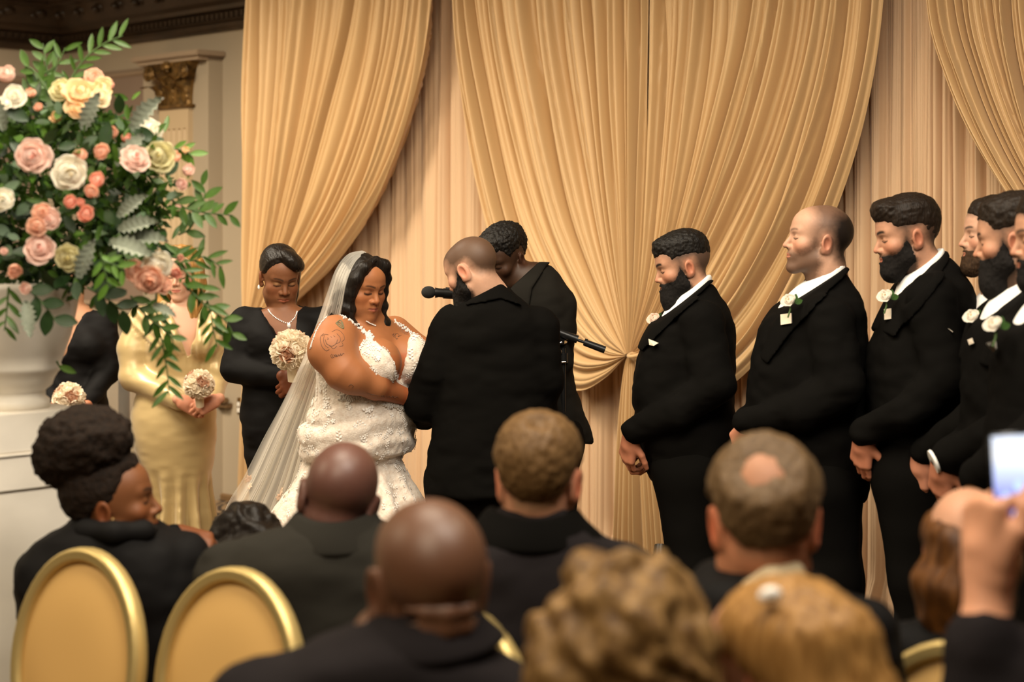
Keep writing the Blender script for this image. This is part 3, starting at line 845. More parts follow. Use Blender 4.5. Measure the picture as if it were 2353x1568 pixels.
class Person:
    def __init__(s, label, foot, skin, head, params=None, group=None, cat='person'):
        """head=(centre, R, size)"""
        s.root = empty('person', foot); tag(s.root, label, cat, group)
        s.skin = np.asarray(skin, float); s.hc = np.asarray(head[0], float); s.R = head[1]; s.hs = head[2]; s.p = params or {}
    def hl(s, q): return s.hc + (np.asarray(q, float) * s.hs) @ s.R.T          # head-local to world
    def tol(s, P): return ((P - s.hc) @ s.R) / s.hs
    def body(s, neck_base, chain, limbs, hands=(), lo=None, hi=None, hres=.0028, neck_r=.058, h=.02, extra=None, material='skin', cols=None, relaxn=1):
        """one continuous skin: chain = torso [(pt, r)...], limbs = list of [(pt, r)...]"""
        pts = [p for p, r in chain] + [p for l in limbs for p, r in l] + [s.hc]
        P = np.array(pts); m = .2
        lo = P.min(0) - m if lo is None else lo; hi = P.max(0) + m if hi is None else hi
        rad = .165 * s.hs
        fine = [(s.hc - np.array([rad * .85, rad * .85, rad * .92]), s.hc + np.array([rad * .85, rad * .85, rad * .95]), hres)] + [(*hd.bounds(), .0042) for hd in hands]
        f = Fld(lo, hi, h, fine)
        for l in [chain] + list(limbs):
            f.tube([p for p, r in l], [r for p, r in l], .018)
        nk = s.hl((0, -.022, -.045))
        mid = (nk + np.asarray(neck_base)) / 2 + s.R @ np.array([0, .004, 0])
        f.tube([nk, mid, neck_base], [neck_r * .98 * s.hs, neck_r * s.hs, neck_r * 1.06 * s.hs], .025)
        R, c, k = s.R, s.hc, s.hs
        def hf(x, y, z):
            u, v, w = x - c[0], y - c[1], z - c[2]
            return head_sdf((R[0][0] * u + R[1][0] * v + R[2][0] * w) / k, (R[0][1] * u + R[1][1] * v + R[2][1] * w) / k, (R[0][2] * u + R[1][2] * v + R[2][2] * w) / k, s.p) * k
        f.put(hf, c - .142 * k, c + .142 * k, .018)
        for hd in hands: hd.put(f)
        if extra: extra(f)
        V, Q = f.mesh()
        if relaxn: V = relax(V, Q, relaxn, .4)
        col = np.repeat(s.skin[None], len(V), 0)
        q = s.tol(V); near = (np.abs(q) < .16).all(1)
        col[near] = head_cols(q[near], s.p, s.skin)
        for hd in hands:
            a, b = hd.bounds(); mk = ((V > a) & (V < b)).all(1)
            col[mk] = col[mk] * s.p.get('handtint', np.array([1.04, .90, .86]))
        if cols: col = cols(V, col)
        s.bodyo = link('body', mesh_from('body', V, Q, True, [M[material]], col=col), s.root)
        s.bodyV, s.bodyQ = V, Q
        return s
    def local_part(s, name, lo, hi, h, fn, material, noise=None, relaxn=1):
        """part modelled in the head frame"""
        f = Fld(lo, hi, h); sl = f.sl(lo, hi); f.V[sl] = fn(*f.xyz(sl))
        V, Q = f.mesh()
        if len(V) < 8: return None
        if relaxn: V = relax(V, Q, relaxn, .5)
        if noise is not None:
            N = vnormals(V, Q); V = V + N * noise(V)[:, None]
        return s.part(name, s.hl(V), Q, material)
    def part(s, name, V, Q, material, col=None):
        return link(name, mesh_from(name, V, Q, True, [M[material] if isinstance(material, str) else material], col=col), s.root)
    def hair(s, poly, t=.012, top=0.0, material='hairblack', nz=(60, .004, 0), hole=None, h=.0035, add=None, soft=.006, name='hair', lo=(-.13, -.17, -.16), hi=(.13, .17, .2), grow=None, relaxn=1, taper=.022, post=None):
        """short hair: the scalp pushed out by t (+top towards the crown), kept inside the side-view outline poly (y,z)"""
        P = s.p
        def fn(x, y, z):
            d = head_sdf(x, y, z, dict(P, ear=.3))
            pl = d_poly(y + 0 * z, z + 0 * y, poly)
            pl = pl + .0022 * np.sin(y * 310 + z * 90) * np.sin(z * 270 - y * 60)
            tp = np.clip(-pl / taper, 0, 1) ** .7
            tt = t + top * np.clip((z - .02) / .09, 0, 1)
            if grow is not None: tt = tt + grow(x, y, z)
            d = d - tt * tp + .0006
            if add is not None: d = add(d, x, y, z)
            d = smax(d, pl + 0 * x, soft)
            if post is not None: d = smin(d, post(x, y, z), .008)
            if hole is not None: d = smax(d, -hole(x, y, z), .01)
            return d
        f0, a, sd = nz
        def rel(V):
            st = fbm(V * np.array([230, 45, 120]), 1.0, sd + 3, 2) * .0016
            return a * (fbm(V, f0, sd) if np.isscalar(f0) else fbm(V * np.array(f0), 1.0, sd)) + st
        return s.local_part(name, np.array(lo), np.array(hi), h, fn, material, rel, relaxn)
    def beard(s, poly, t=.010, material='beard', chin=None, mouth=True, h=.0032, soft=.005, nz=(110, .0022, 4)):
        P = s.p
        def fn(x, y, z):
            pl = d_poly(y + 0 * z, z + 0 * y, poly)
            pl = pl + .0025 * np.sin(y * 330 + z * 110) * np.sin(z * 290 - y * 70)
            d = head_sdf(x, y, z, dict(P, ear=.3))
            if chin is not None: d = smin(d, d_ell(x, y, z, chin[0], chin[1]), .025)
            d = d - t * np.clip(-pl / .024, 0, 1) ** .8 + .0006
            d = smax(d, pl + 0 * x, soft)
            if mouth: d = smax(d, -d_ell(x, y, z, (0, .112, -.0645), (.019, .03, .0075)), .003)
            return smax(d, -d_ell(np.abs(x), y, z, (.0, .12, -.03), (.02, .03, .018)), .004)
        return s.local_part('beard', np.array([-.12, -.06, -.24]), np.array([.12, .17, .04]), h, fn, material, lambda V: nz[1] * fbm(V, nz[0], nz[2]))

def cloth_part(p, name, f, material, wr=None, relaxn=1, extra=None):
    """mesh a cloth field; wr = list of (freq(xyz), amp, seed) wrinkles along the normal"""
    V, Q = f.mesh()
    if relaxn: V = relax(V, Q, relaxn, .5)
    if wr:
        N = vnormals(V, Q); d = 0
        for (fr, a, sd) in wr: d = d + a * fbm(V * np.asarray(fr), 1.0, sd, 2)
        V = V + N * d[:, None]
    o = p.part(name, V, Q, material)
    return o, V, Q
def bvh_of(V, Q): return BVHTree.FromPolygons([tuple(v) for v in V], [tuple(int(i) for i in q) for q in Q])
def hit_px(bvh, px, py, y0=.2):
    """first point of a surface on the view ray through a pixel, with its normal"""
    d = Vector(((px - CX) / F, 1, -(py - HY) / F)).normalized(); o = Vector((0, 0, CH))
    loc, n, i, dist = bvh.ray_cast(o, d)
    if loc is None: return None, None
    n = np.array(n); 
    if n @ np.array(d) > 0: n = -n
    return np.array(loc), n
# ------------------------------------------------------------------ standing men in black suits
LIGHT = (.44, .228, .140); PALE = (.485, .275, .182); TAN = (.38, .19, .105)
DARK = (.075, .032, .014); BROWN = (.27, .115, .045); MID = (.16, .062, .024)
TAPER = [(.113, .080), (.084, .066), (.062, .058), (.046, .042), (.030, .030), (.008, .030), (-.03, .038), (-.075, .012), (-.12, -.02), (-.25, -.02), (-.25, .3), (.25, .3)]
SCALP = [(.11, .07), (.08, .062), (.058, .055), (.045, .03), (.030, .022), (.030, -.02), (.012, -.02), (.008, .024), (-.036, .03), (-.048, -.01), (-.06, -.05), (-.12, -.085), (-.3, -.06), (-.3, .3), (.3, .3)]
FULLB = [(.022, .006), (.034, -.022), (.055, -.043), (.085, -.047), (.15, -.046), (.15, -.26), (.02, -.26), (-.012, -.085), (.004, -.03)]

def rows(Y, lst, dy=0.0):
    """(py, pixel left, pixel right, half depth[, depth shift]) -> world rows"""
    o = []
    for r in lst:
        a = W(r[1], r[0], Y); b = W(r[2], r[0], Y); s = (r[4] if len(r) > 4 else 0) + dy
        o.append((a[2], a[0], b[0], Y + s - r[3], Y + s + r[3]))
    return o
def P3(Y): return lambda px, py, dy=0.0: W(px, py, Y + dy)
def halfspace_cut(f, Y, A, B, box, dmax):
    """remove cloth above the line A-B (pixels, at depth Y) inside the pixel box, within dmax of Y"""
    a, b = W(A[0], A[1], Y), W(B[0], B[1], Y)
    t = nrm([b[0] - a[0], 0, b[2] - a[2]]); n = np.array([-t[2], 0, t[0]])
    if n[2] < 0: n = -n
    lo = W(box[0], box[3], Y); hi = W(box[2], box[1], Y)
    lo[1], hi[1] = Y - dmax, Y + dmax
    f.put(lambda x, y, z: -((x - a[0]) * n[0] + (z - a[2]) * n[2]) + 0 * y, lo, hi, .004, 's')

def shoes(p, pts, yaw):
    for (x, y) in pts:
        f = Fld((x - .2, y - .2, -.01), (x + .2, y + .2, .15), .012)
        R = Rz(math.radians(yaw)); d = R @ np.array([0, 1, 0])
        c = np.array([x, y, .045])
        f.caps(c - d * .06, c + d * .02, .043, .042, .02); f.caps(c + d * .02, c + d * .13 - np.array([0, 0, .012]), .042, .030, .02)
        f.caps(c - d * .05, c - d * .04 + np.array([0, 0, .06]), .042, .045, .02)
        f.put(lambda X, Y_, Z: Z - .004 + 0 * X + 0 * Y_, (x - .2, y - .2, -.05), (x + .2, y + .2, .03), .004, 's')
        V, Q = f.mesh(); p.part('shoe', V, Q, 'shoe')

def gent(p, Y, torso, arms, legs, collar=None, shirt=None, lapel=None, cut_box=None, hands=(), neck=None, hres=.0028, neck_r=.058,
         jacket='suit', trousers='suit', h=.011, wr=True, footyaw=90, seam=None, n=2.4, wob=0):
    """a man in a suit, laid out at depth Y; arms: lists of (px,py,dy,r); legs the same"""
    P = P3(Y)
    rw = rows(Y, torso)
    A = [[(P(a[0], a[1], a[2]), a[3]) for a in arm] for arm in arms]
    Lg = [[(P(a[0], a[1], a[2]), a[3]) for a in leg] for leg in legs]
    # skin, continuous from head to feet inside the clothes
    nb = P(*neck)
    cz = [((np.array([(r[1] + r[2]) / 2, (r[3] + r[4]) / 2, r[0]])), .55 * min(r[2] - r[1], r[4] - r[3]) / 2) for r in rw]
    chain = [(c, max(r, .05)) for c, r in cz[1:]][::2] + [(cz[-1][0], cz[-1][1])]
    limbs = [[(q, r * .62) for q, r in a] for a in A] + [[(q, r * .6) for q, r in l] for l in Lg]
    p.body(nb, chain, limbs, hands, hres=hres, neck_r=neck_r)
    # jacket
    pts = np.array([[r[1], r[3], r[0]] for r in rw] + [[r[2], r[4], r[0]] for r in rw] + [q for a in A for q, r in a])
    lo, hi = pts.min(0) - .12, pts.max(0) + .12
    f = Fld(lo, hi, h)
    f.loft(rw, n=n)
    for a in A: f.tube([q for q, r in a], [r for q, r in a], .014)
    if collar is not None:
        (ax_, ay), (bx, by) = collar
        halfspace_cut(f, Y, (ax_, ay), (bx, by), cut_box, .14)
    zb = rw[-1][0] if rw[-1][0] < rw[0][0] else rw[0][0]
    wrk = [((7, 7, 14), .009, 3), ((16, 16, 30), .006, 8)] if wr else None
    p.jacket, p.jV, p.jQ = cloth_part(p, 'jacket', f, jacket, wrk)
    p.bvh = bvh_of(p.jV, p.jQ)
    # lapel and collar roll, a second layer of cloth on the jacket
    if lapel is not None:
        poly = np.array([(W(a, b, Y)[0], W(a, b, Y)[2]) for a, b in lapel])
        l2, h2 = poly.min(0) - .02, poly.max(0) + .02
        g = Fld((l2[0], lo[1], l2[1]), (h2[0], hi[1], h2[1]), .0058)
        g.loft(rw, n=n)
        for a in A: g.tube([q for q, r in a], [r for q, r in a], .028)
        g.V = g.V - .013
        if collar is not None: halfspace_cut(g, Y, (collar[0][0], collar[0][1] - 3), (collar[1][0], collar[1][1] - 3), cut_box, .3)
        pd = d_poly(np.broadcast_to(g.ax[0][:, None], (len(g.ax[0]), len(g.ax[2]))), np.broadcast_to(g.ax[2][None, :], (len(g.ax[0]), len(g.ax[2]))), poly).astype(np.float32)
        g.V = smax(g.V, pd[:, None, :] + 0 * g.V, .004)
        V, Q = g.mesh()
        if len(V) > 10: p.part('lapel', relax(V, Q, 5, .5), Q, jacket)
    # shirt collar
    if shirt is not None:
        g = Fld(lo, hi, .008); g.loft(rows(Y, shirt['rows']), n=2.1)
        (ax_, ay), (bx, by) = shirt['cut']
        halfspace_cut(g, Y, (ax_, ay), (bx, by), shirt['box'], .3)
        V, Q = g.mesh(); p.part('shirt', relax(V, Q, 1), Q, 'shirt')
    # trousers, both legs one garment
    al = np.array([q for l in Lg for q, r in l])
    f = Fld(al.min(0) - .2, al.max(0) + .2, .016)
    for l in Lg: f.tube([q for q, r in l], [r for q, r in l], .04)
    if len(Lg) == 2: f.caps(Lg[0][0][0], Lg[1][0][0], Lg[0][0][1], Lg[1][0][1], .05)
    ft = min(q[2] for l in Lg for q, r in l)
    cloth_part(p, 'trousers', f, trousers, [((6, 6, 10), .008, 5)] if wr else None)
    shoes(p, [(l[-1][0][0], l[-1][0][1]) for l in Lg], footyaw)
    return p

def cuffs(p, pts, r, mat_='shirt'):
    mb = MB(); mb.tube(pts, r, 14); mb.build('shirt_cuff', M[mat_], p.root)

# ---- first groomsman: short dark hair, long black beard, head bowed
Y = 6.45; P = P3(Y)
g1 = Person('person in black suit with thick black beard, cropped hair, head bowed, nearest the drape knot', W(1600, 1585, Y), LIGHT,
            (P(1569, 612), head_rot(93, 13), .97), dict(nose=1.0, brow=1.0, browt=.006, fw=1.0, scalp=(SCALP, (.035, .024, .018), .85, .03), stub=(FULLB, (.03, .02, .015), .9, .012)))
g1h = [Hand(P(1450, 1008, -.11), (-.15, .35, -.9), (-.75, -.65, -.1), -1, curl=(30, 45, 30), size=.98), Hand(P(1452, 1010, .04), (-.2, -.25, -.9), (-.8, .6, 0), 1, curl=(35, 50, 35), size=.98)]
gent(g1, Y, [(650, 1574, 1638, .07), (685, 1553, 1658, .13), (718, 1522, 1675, .195), (760, 1492, 1687, .215), (800, 1474, 1690, .22), (850, 1460, 1690, .22), (900, 1455, 1686, .22), (960, 1462, 1686, .22), (1020, 1474, 1689, .22), (1070, 1483, 1688, .22), (1110, 1500, 1678, .21)],
     [[(1612, 742, -.19, .085), (1640, 885, -.26, .074), (1560, 945, -.24, .060), (1460, 990, -.13, .046)], [(1600, 742, .19, .085), (1620, 885, .26, .074), (1560, 945, .22, .068), (1462, 992, .05, .052)]],
     [[(1586, 1080, -.09, .135), (1596, 1310, -.1, .098), (1608, 1555, -.1, .078)], [(1588, 1080, .09, .135), (1600, 1310, .1, .098), (1620, 1555, .1, .078)]],
     collar=((1630, 642), (1537, 717)), cut_box=(1470, 560, 1652, 735), hands=g1h, neck=(1597, 688),
     shirt=dict(rows=[(628, 1570, 1634, .064), (660, 1556, 1638, .07), (710, 1530, 1640, .085), (790, 1485, 1640, .10)], cut=((1632, 627), (1532, 700)), box=(1450, 540, 1660, 760)),
     lapel=[(1648, 640), (1630, 650), (1560, 705), (1500, 770), (1470, 805), (1462, 800), (1500, 735), (1545, 700), (1620, 640)])
g1.hair([(.125, .062), (.098, .050), (.085, .060), (.070, .060), (.056, .048), (.044, .034), (.024, .040), (-.03, .045), (-.07, .03), (-.2, .01), (-.2, .3), (.2, .3)], .002, .019, nz=(115, .004, 1), soft=.008, taper=.05, grow=lambda x, y, z: .007 * np.clip((y - .05) / .04, 0, 1))
g1.beard(FULLB, .008, chin=((0, .062, -.128), (.045, .042, .050)))

# ---- second groomsman: tall, balding, light stubble beard, head up
Y = 6.06; P = P3(Y)
g2 = Person('tall balding person in black suit with trimmed stubble, head raised, between two bearded groomsmen', W(1890, 1653, Y), PALE,
            (P(1882, 553), head_rot(91, -8), 1.03), dict(nose=1.15, lips=.8, browt=.004, brow=.6, scalp=([(.045, .105), (.030, .075), (.036, .03), (.032, -.02), (.012, -.02), (.008, .022), (-.036, .03), (-.048, -.01), (-.06, -.05), (-.12, -.085), (-.3, -.06), (-.3, .3), (.0, .3)], (.10, .052, .032), .9, .05), scalp2=([(-.035, .085), (-.022, .035), (-.036, -.005), (-.055, -.055), (-.115, -.085), (-.3, -.06), (-.3, .115), (-.09, .115)], (.010, .006, .004), 1.0, .05),
            stub=([(.028, .002), (.038, -.025), (.062, -.046), (.14, -.048), (.14, -.25), (.0, -.25), (-.005, -.08), (.006, -.03)], (.075, .038, .022), .85, .025)))
g2h = [Hand(P(1722, 982, -.12), (-.35, .5, -.6), (-.6, -.75, -.2), -1, curl=(30, 45, 30)), Hand(P(1722, 984, .03), (-.3, -.3, -.8), (-.8, .6, 0), 1, curl=(35, 50, 35))]
gent(g2, Y, [(622, 1880, 1943, .07), (655, 1846, 1962, .13), (692, 1796, 1978, .2), (740, 1760, 1988, .225), (800, 1739, 1991, .23), (850, 1728, 1990, .23), (900, 1722, 1987, .23), (960, 1720, 1988, .23), (1040, 1724, 1991, .23), (1100, 1730, 1992, .22), (1145, 1742, 1986, .215)],
     [[(1905, 742, -.2, .088), (1935, 890, -.27, .076), (1840, 945, -.25, .064), (1715, 968, -.14, .047)], [(1895, 742, .2, .088), (1915, 890, .27, .076), (1830, 950, .23, .07), (1718, 970, .05, .054)]],
     [[(1872, 1120, -.09, .155), (1898, 1330, -.1, .118), (1915, 1620, -.1, .088)], [(1874, 1120, .09, .155), (1905, 1330, .1, .118), (1930, 1620, .1, .088)]],
     collar=((1943, 612), (1818, 692)), cut_box=(1750, 520, 1962, 720), hands=g2h, neck=(1902, 645), neck_r=.066,
     shirt=dict(rows=[(598, 1872, 1940, .072), (640, 1850, 1946, .08), (690, 1800, 1948, .10), (760, 1762, 1950, .12)], cut=((1940, 602), (1822, 662)), box=(1740, 520, 1975, 735)),
     lapel=[(1960, 612), (1942, 625), (1850, 690), (1790, 765), (1748, 830), (1738, 820), (1760, 745), (1800, 690), (1930, 608)])

# ---- third groomsman: dark quiff, short black beard, eyes closed
Y = 5.84; P = P3(Y)
g3 = Person('person in black suit with swept dark hair and short boxed beard, hands folded low', W(2110, 1695, Y), LIGHT,
            (P(2085, 543), head_rot(92, 9), 1.02), dict(nose=1.1, brow=1.0, browt=.0055, scalp=(SCALP, (.028, .018, .012), .9, .03), stub=([(.024, .0), (.036, -.025), (.06, -.045), (.14, -.045), (.14, -.25), (.0, -.25), (-.004, -.08), (.006, -.03)], (.04, .024, .016), .9, .012)))
g3h = [Hand(P(1985, 1010, -.12), (-.05, .3, -.95), (-.7, -.7, 0), -1, curl=(20, 30, 20), size=1.02), Hand(P(1992, 1014, .03), (0, -.25, -.95), (-.8, .6, 0), 1, curl=(30, 45, 30))]
gent(g3, Y, [(585, 2102, 2168, .07), (618, 2086, 2200, .13), (652, 2070, 2220, .2), (700, 2046, 2234, .225), (750, 2020, 2241, .23), (800, 2002, 2243, .23), (870, 1996, 2240, .23), (950, 2000, 2234, .23), (1040, 2008, 2226, .225), (1108, 2013, 2212, .215)],
     [[(2142, 690, -.2, .086), (2172, 870, -.27, .074), (2085, 950, -.25, .060), (1988, 992, -.13, .046)], [(2130, 690, .2, .086), (2150, 870, .27, .074), (2075, 950, .23, .068), (1990, 996, .04, .054)]],
     [[(2106, 1085, -.09, .14), (2108, 1330, -.1, .094), (2138, 1665, -.1, .075)], [(2110, 1085, .09, .14), (2116, 1330, .1, .094), (2150, 1665, .1, .075)]],
     collar=((2171, 577), (2080, 655)), cut_box=(2010, 480, 2190, 690), hands=g3h, neck=(2125, 620),
     shirt=dict(rows=[(560, 2100, 2166, .066), (600, 2088, 2172, .074), (650, 2066, 2176, .09), (720, 2040, 2180, .11)], cut=((2168, 566), (2074, 638)), box=(2000, 470, 2200, 700)),
     lapel=[(2190, 577), (2172, 592), (2110, 650), (2060, 715), (2030, 770), (2018, 760), (2045, 700), (2078, 650), (2160, 572)])
g3.hair([(.135, .055), (.112, .052), (.09, .060), (.066, .052), (.052, .035), (.040, .030), (.010, .032), (-.028, .036), (-.055, .0), (-.095, -.035), (-.2, -.03), (-.2, .3), (.2, .3)], .002, .020, nz=(70, .0025, 2), soft=.008, material='hairbrown', taper=.055,
        grow=lambda x, y, z: .016 * np.clip((y - .03) / .06, 0, 1) * np.clip((z - .04) / .04, 0, 1))
g3.beard([(.024, .0), (.036, -.025), (.06, -.047), (.09, -.050), (.14, -.05), (.14, -.26), (.02, -.26), (-.006, -.085), (.006, -.03)], .005, chin=((0, .066, -.112), (.036, .03, .03)))

# ---- fourth groomsman, half hidden: pale profile and goatee
Y = 5.72; P = P3(Y)
g4 = Person('person in black suit with pale profile and goatee, half hidden behind bearded neighbour', W(2290, 1720, Y), PALE,
            (P(2285, 543), head_rot(90, -2), .98), dict(nose=1.1, browt=.0045, scalp=(SCALP, (.05, .03, .02), .8, .02), stub=(FULLB, (.13, .07, .04), .7, .02)))
g4h = [Hand(P(2118, 1058, -.12), (-.05, .3, -.9), (-.7, -.7, 0), -1, curl=(20, 30, 20)), Hand(P(2124, 1060, .03), (0, -.25, -.95), (-.8, .6, 0), 1, curl=(30, 45, 30))]
gent(g4, Y, [(655, 2268, 2330, .07), (690, 2244, 2350, .13), (722, 2222, 2366, .2), (770, 2205, 2380, .22), (830, 2196, 2386, .22), (900, 2188, 2388, .22), (1000, 2164, 2388, .22), (1080, 2136, 2384, .22), (1130, 2130, 2380, .215), (1170, 2138, 2376, .21)],
     [[(2315, 750, -.18, .08), (2300, 910, -.25, .072), (2215, 980, -.24, .060), (2124, 1040, -.13, .046)], [(2300, 750, .18, .08), (2290, 910, .25, .072), (2210, 980, .22, .066), (2126, 1042, .04, .052)]],
     [[(2262, 1130, -.09, .14), (2262, 1380, -.1, .095), (2285, 1690, -.1, .075)], [(2266, 1130, .09, .14), (2268, 1380, .1, .095), (2292, 1690, .1, .075)]],
     collar=((2335, 640), (2236, 722)), cut_box=(2170, 540, 2350, 750), hands=g4h, neck=(2298, 680), hres=.003, h=.013,
     shirt=dict(rows=[(630, 2262, 2330, .066), (670, 2250, 2336, .074), (720, 2226, 2340, .09), (790, 2204, 2344, .11)], cut=((2330, 615), (2240, 690)), box=(2160, 540, 2350, 770)),
     lapel=[(2352, 640), (2335, 655), (2270, 720), (2225, 780), (2205, 830), (2196, 820), (2214, 750), (2240, 712), (2325, 635)])
g4.hair(TAPER, .004, .015, nz=(60, .004, 5), material='hairbrown', taper=.05)
g4.beard([(.056, -.062), (.07, -.05), (.14, -.046), (.14, -.2), (.04, -.2), (.03, -.105)], .006, material='beardbrown', chin=((0, .072, -.108), (.028, .026, .026)))

# ---- fifth groomsman: long black beard, turned a little away
Y = 5.2; P = P3(Y)
g5 = Person('person in black suit with long full beard turned away at ear, dark wavy hair', W(2350, 1838, Y), LIGHT,
            (P(2330, 552), head_rot(66, 6), 1.03), dict(nose=1.15, brow=1.0, browt=.0055, scalp=(SCALP, (.055, .033, .022), .85, .03), stub=(FULLB, (.03, .02, .014), .9, .015)))
g5h = [Hand(P(2166, 1070, -.12), (.0, .3, -.95), (-.7, -.7, 0), -1, curl=(25, 40, 25)), Hand(P(2172, 1074, .03), (0, -.25, -.95), (-.8, .6, 0), 1, curl=(30, 45, 30))]
gent(g5, Y, [(642, 2318, 2388, .07), (680, 2290, 2425, .14), (722, 2252, 2450, .2), (775, 2230, 2466, .22), (840, 2222, 2472, .22), (920, 2218, 2472, .22), (1020, 2214, 2470, .22), (1110, 2212, 2466, .22), (1190, 2222, 2460, .21)],
     [[(2385, 765, -.18, .082), (2372, 950, -.25, .074), (2280, 1010, -.24, .060), (2176, 1052, -.13, .047)], [(2370, 765, .18, .082), (2360, 950, .25, .074), (2270, 1010, .22, .068), (2178, 1054, .04, .054)]],
     [[(2330, 1150, -.09, .14), (2335, 1440, -.1, .095), (2345, 1800, -.1, .075)], [(2334, 1150, .09, .14), (2340, 1440, .1, .095), (2352, 1800, .1, .075)]],
     collar=((2392, 622), (2288, 705)), cut_box=(2230, 500, 2400, 740), hands=g5h, neck=(2355, 670), hres=.003, h=.013,
     shirt=dict(rows=[(612, 2312, 2384, .068), (660, 2298, 2390, .078), (715, 2262, 2394, .095), (790, 2238, 2396, .12)], cut=((2386, 606), (2284, 682)), box=(2210, 500, 2410, 760)),
     lapel=[(2410, 625), (2392, 640), (2330, 705), (2270, 775), (2238, 840), (2228, 828), (2250, 750), (2288, 700), (2380, 620)])
g5.hair([(.135, .060), (.105, .058), (.088, .066), (.068, .058), (.055, .040), (.042, .028), (.010, .034), (-.03, .038), (-.06, .0), (-.2, -.03), (-.2, .3), (.2, .3)], .003, .020, nz=(60, .004, 7), material='hairbrown', taper=.05)
g5.beard(FULLB, .008, chin=((0, .062, -.125), (.045, .042, .042)))
a, b = P(2140, 1044, -.15), P(2147, 1066, -.14)
cuffs(g5, [P(2149, 1060, -.135), P(2143, 1062.5, -.135)], [.036, .035])

# ---- sixth groomsman at the right edge
Y = 4.7; P = P3(Y)
g6 = Person('person in black suit cut off by the right edge of the photo, dark beard', W(2440, 1978, Y), LIGHT,
            (P(2424, 548), head_rot(86, 4), 1.02), dict(nose=1.1, browt=.005, scalp=(SCALP, (.04, .025, .018), .85, .02), stub=(FULLB, (.05, .03, .02), .9, .02)))
g6h = [Hand(P(2240, 1120, -.12), (.0, .3, -.95), (-.7, -.7, 0), -1, curl=(25, 40, 25))]
gent(g6, Y, [(655, 2400, 2475, .07), (690, 2358, 2515, .14), (730, 2318, 2540, .2), (780, 2298, 2555, .22), (860, 2286, 2562, .22), (950, 2278, 2562, .22), (1050, 2272, 2560, .22), (1150, 2272, 2556, .22), (1240, 2282, 2550, .21)],
     [[(2455, 775, -.18, .082), (2440, 960, -.25, .076), (2340, 1040, -.24, .062), (2246, 1098, -.13, .05)], [(2440, 775, .18, .082), (2440, 960, .25, .076), (2340, 1040, .22, .07), (2250, 1100, .03, .055)]],
     [[(2420, 1200, -.09, .14), (2425, 1530, -.1, .095), (2440, 1940, -.1, .075)], [(2424, 1200, .09, .14), (2430, 1530, .1, .095), (2448, 1940, .1, .075)]],
     collar=((2478, 640), (2362, 722)), cut_box=(2300, 500, 2490, 760), hands=g6h, neck=(2445, 675), hres=.0035, h=.014,
     shirt=dict(rows=[(628, 2392, 2474, .068), (680, 2370, 2480, .078), (740, 2332, 2484, .1), (810, 2310, 2490, .12)], cut=((2474, 618), (2362, 700)), box=(2280, 500, 2500, 780)))
g6.hair(TAPER, .004, .017, nz=(60, .004, 9), material='hairbrown', taper=.05)
g6.beard(FULLB, .005, chin=((0, .066, -.115), (.036, .03, .03)))

# ---- officiant leaning in behind the groom
Y = 6.88; P = P3(Y)
off = Person('dark skinned person in black suit leaning over behind the groom, short black curls', W(1235, 1525, Y), (.042, .018, .0085),
             (P(1160, 594), head_rot(138, 24), .98), dict(nosew=1.35, lips=1.2, nose=.95, brow=.5, red=np.array([1.2, .9, .8]), earred=np.array([1.25, .85, .75])))
gent(off, Y, [(610, 1190, 1262, .075), (635, 1166, 1288, .13), (662, 1152, 1306, .17), (700, 1140, 1322, .19), (760, 1128, 1325, .19), (820, 1124, 1319, .19), (870, 1122, 1320, .19), (920, 1122, 1334, .19), (970, 1124, 1350, .19), (1018, 1126, 1364, .18)],
     [[(1282, 700, -.06, .075), (1280, 830, -.1, .066), (1200, 880, -.13, .05)], [(1180, 700, .14, .075), (1160, 830, .1, .066), (1130, 890, -.06, .05)]],
     [[(1262, 1010, -.08, .125), (1262, 1260, -.08, .09), (1262, 1500, -.08, .07)], [(1200, 1010, .05, .125), (1200, 1260, .05, .09), (1200, 1500, .05, .07)]],
     collar=((1252, 592), (1168, 668)), cut_box=(1100, 520, 1268, 690), neck=(1205, 648), footyaw=130, jacket='suitlit',
     hands=[Hand(P(1194, 884, -.14), (-.8, -.1, -.2), (0, -.9, .3), -1), Hand(P(1124, 892, -.06), (-.8, -.2, -.2), (0, -.8, .5), 1)],
     lapel=[(1275, 595), (1252, 615), (1222, 660), (1212, 720), (1190, 760), (1150, 700), (1180, 650), (1240, 590)])
off.hair([(.118, .070), (.092, .058), (.072, .064), (.060, .050), (.048, .022), (.034, .024), (.012, .034), (-.03, .038), (-.055, -.01), (-.2, -.05), (-.2, .3), (.2, .3)], .005, .020, nz=(130, .006, 3), material='hairblack', soft=.010, taper=.04)

